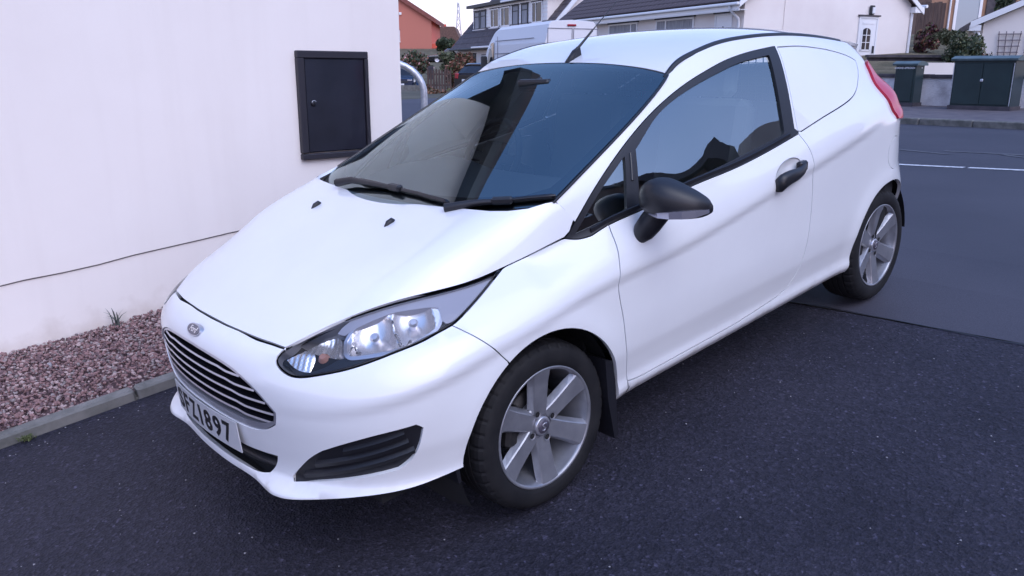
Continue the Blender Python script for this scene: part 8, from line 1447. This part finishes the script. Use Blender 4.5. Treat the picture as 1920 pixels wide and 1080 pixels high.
def pocket(k):
    b = MB()
    if True:
        a = R(20 + 90 * k); c = (.054 * math.cos(a), .054 * math.sin(a)); n = 14
        v1 = [(c[0] + .0150 * math.cos(t), -.0790, c[1] + .0150 * math.sin(t)) for t in np.linspace(0, 2 * math.pi, n, endpoint=False)]
        v2 = [(c[0] + .0105 * math.cos(t), -.0770, c[1] + .0105 * math.sin(t)) for t in np.linspace(0, 2 * math.pi, n, endpoint=False)]
        b.add(v1 + v2, [(i, (i + 1) % n, n + (i + 1) % n, n + i) for i in range(n)], 0)
        b.add(v2, [tuple(range(n))], 1)
        b.add([(c[0] + .006 * math.cos(t), -.0775, c[1] + .006 * math.sin(t)) for t in np.linspace(0, 2 * math.pi, 6, endpoint=False)], [tuple(range(6))], 2)
    return b
def hubcap():
    return MB().lathe([(-.060, .0345), (-.079, .0340), (-.082, .031), (-.0815, .027), (-.083, .024), (-.0845, .0001)], 36, 1)
def brake():
    b = MB(); b.lathe([(-.028, .060), (-.028, .128), (-.012, .130), (-.012, .060)], 40, 1); b.lathe([(-.05, .0001), (-.05, .062), (-.02, .064)], 30, 1)
    return b
def caliper():
    b = MB(); b.bbox((-.115, -.035, .035), (.055, .06, .15), .015, 0, Matrix.Rotation(R(12), 3, 'Y')); return b
me_t, me_r, me_s, me_h, me_b, me_c = tyre().mesh('tyre', M_rubber), rim().mesh('rim', M_alloy), spokes().mesh('spokes', M_alloy), hubcap().mesh('hub_cap', M_dullchrome), brake().mesh('brake_disc', M_iron), caliper().mesh('brake_caliper', M_iron)
me_p = [pocket(k).mesh('wheel_nut_well', [M_alloy, M_gap, M_iron], fix=False) for k in range(4)]
for cx, cy in ((0.0, -.722), (2.489, -.718), (0.0, .722), (2.489, .718)):
    wl = link(bpy.data.objects.new('wheel', me_t), car)
    wl.location = (cx, cy, .305); wl.rotation_euler = (0, 0, 0 if cy < 0 else math.pi)
    wl.scale = (.994, 1, .994)
    for nm, me in (('rim', me_r), ('spokes', me_s), ('hub_cap', me_h), ('brake_disc', me_b), ('brake_caliper', me_c)) + tuple(('wheel_nut_well', q) for q in me_p): link(bpy.data.objects.new(nm, me), wl)
em = MB().lathe([(-.0838, .0255), (-.0856, .0245), (-.0860, .0001)], 28, 1).mesh('hub_emblem', M_emblem)
em2 = MB().tube([(-.010, -.0865, -.010), (-.002, -.0868, -.013), (.007, -.0868, -.006), (-.004, -.0868, .002), (-.007, -.0868, .009), (.003, -.0868, .013), (.012, -.0865, .010)], .0022, 6).mesh('emblem_relief', M_dullchrome)
for wl in [o for o in car.children if o.name.startswith('wheel') and o.data is me_t]:
    for nm, me in (('hub_emblem', em), ('emblem_relief', em2)): link(bpy.data.objects.new(nm, me), wl)
def liner(cx, front):
    b = MB(); vs = []; n = 30
    for i in range(n):
        a = R((-25 + 230 * i / (n - 1)) if front else (2 + 190 * i / (n - 1)))
        for y, r in ((-.795, .366), (-.70, .385), (-.46, .385)): vs.append((cx + r * math.cos(a), y, .302 + r * math.sin(a)))
    fs = [(i * 3 + k, i * 3 + k + 1, (i + 1) * 3 + k + 1, (i + 1) * 3 + k) for i in range(n - 1) for k in range(2)]
    b.add(vs, fs, 0, True); b.add([vs[i * 3 + 2] for i in range(n)], [tuple(range(n))]); return b
for cx in (0.0, 2.489): both(lambda: liner(cx, cx == 0), 'wheel_arch_liner', M_gap, (car, car))
def flap(x0, rear):
    b = MB(); pts = [(x0, .455), (x0 + .035, .44), (x0 + .048, .36), (x0 + .050, .13), (x0 + .030, .125), (x0 + .004, .30)]
    b.prism([(p[0], p[1]) for p in pts], 1, -.838, -.64); return b
both(lambda: flap(.292, 0), 'mud_flap', M_black, (car, car))
def front_flap(): return MB().prism([(-.392, .36), (-.37, .38), (-.366, .265), (-.376, .262)], 1, -.80, -.60)
both(front_flap, 'air_deflector', M_black, (car, car))
# floor pan and engine-bay bulkhead keep daylight out from under the car
b = MB(); b.box((1.10, 0, .275), (3.4, 1.40, .03)); b.box((.36, 0, .60), (.03, 1.36, .62)); b.box((-.42, 0, .42), (.36, 1.0, .06)); b.build('floor_pan', M_gap, car)

# ---- cabin
b = MB(); vs = []; ysd = np.linspace(-.68, .68, 21)
prof = [(.20, .94), (.30, .985), (.48, 1.005), (.62, 1.0), (.70, .965), (.74, .90), (.72, .62)]
for x, z in prof:
    for y in ysd: vs.append((x + .05 * (y / .68) ** 2, y, z - .02 * (y / .68) ** 4 + (.035 * math.exp(-((y - .36) / .17) ** 2) if .4 < x < .72 else 0)))
fs = [(i * 21 + k, i * 21 + k + 1, (i + 1) * 21 + k + 1, (i + 1) * 21 + k) for i in range(len(prof) - 1) for k in range(20)]
dash = b.add(vs, fs, 0, True).build('dashboard', M_dash, car)
M_wheelblack = mat('steering_wheel_black', (.02, .02, .022), .5)
MB().box((1.25, 0, .33), (1.4, 1.36, .02)).build('cabin_carpet', mat('grey_carpet', (.16, .16, .17), .95), car)
sw = MB(); ring = []
MR = Matrix.Translation((.86, .36, .985)) @ Matrix.Rotation(R(-62), 4, 'Y')
n = 40
sw.tube([(.183 * math.cos(2 * math.pi * i / n), .183 * math.sin(2 * math.pi * i / n), 0) for i in range(n + 1)], .017, 10)
sw.bbox((0, 0, -.012), (.16, .15, .05), .025); sw.bbox((.0, .105, -.006), (.05, .10, .025), .01); sw.bbox((.0, -.105, -.006), (.05, .10, .025), .01); sw.bbox((-.10, 0, -.006), (.11, .06, .02), .01)
sw.tube([(0, 0, -.02), (0, 0, -.28)], .035, 10); sw.xf(MR).build('steering_wheel', M_wheelblack, car)
def seat(y0, parent):
    b = MB(); b.bbox((1.28, y0, .56), (.50, .48, .16), .05, 0, Matrix.Rotation(R(-6), 3, 'Y'))
    root = b.build('seat', M_fabric, parent)
    MB().bbox((1.54, y0, .88), (.15, .47, .62), .06, 0, Matrix.Rotation(R(14), 3, 'Y')).build('seat_back', M_fabric, root)
    MB().bbox((1.625, y0, 1.275), (.10, .27, .17), .04, 0, Matrix.Rotation(R(12), 3, 'Y')).tube([(1.61, y0 - .06, 1.14), (1.625, y0 - .06, 1.25)], .007, 6).tube([(1.61, y0 + .06, 1.14), (1.625, y0 + .06, 1.25)], .007, 6).build('headrest', M_fabric, root)
for y0 in (-.36, .36): seat(y0, car)
b = MB(); bx = 1.98
b.box((bx, 0, .66), (.02, 1.36, .80)); b.box((bx, 0, 1.09), (.02, 1.28, .06)); b.box((bx, 0, 1.36), (.02, 1.06, .06))
for y0, wd in ((0, .10), (-.555, .08), (.555, .08)): b.box((bx, y0, 1.225), (.02, wd, .21))
bk = b.build('load_bulkhead', M_bulk, car)
g = MB()
for sgn in (-1, 1):
    for y in np.linspace(.06, .50, 12): g.box((bx, sgn * y, 1.23), (.004, .004, .25))
    for z in np.linspace(1.12, 1.34, 7): g.box((bx + .004, sgn * .28, z), (.004, .46, .004))
g.build('wire_mesh', M_mesh, bk)
b = MB(); b.bbox((.84, 0, 1.335), (.04, .17, .05), .016, 0, Matrix.Rotation(R(10), 3, 'Z')); b.tube([(.85, 0, 1.345), (.88, 0, 1.358)], .010, 8); b.build('interior_mirror', M_black, car)
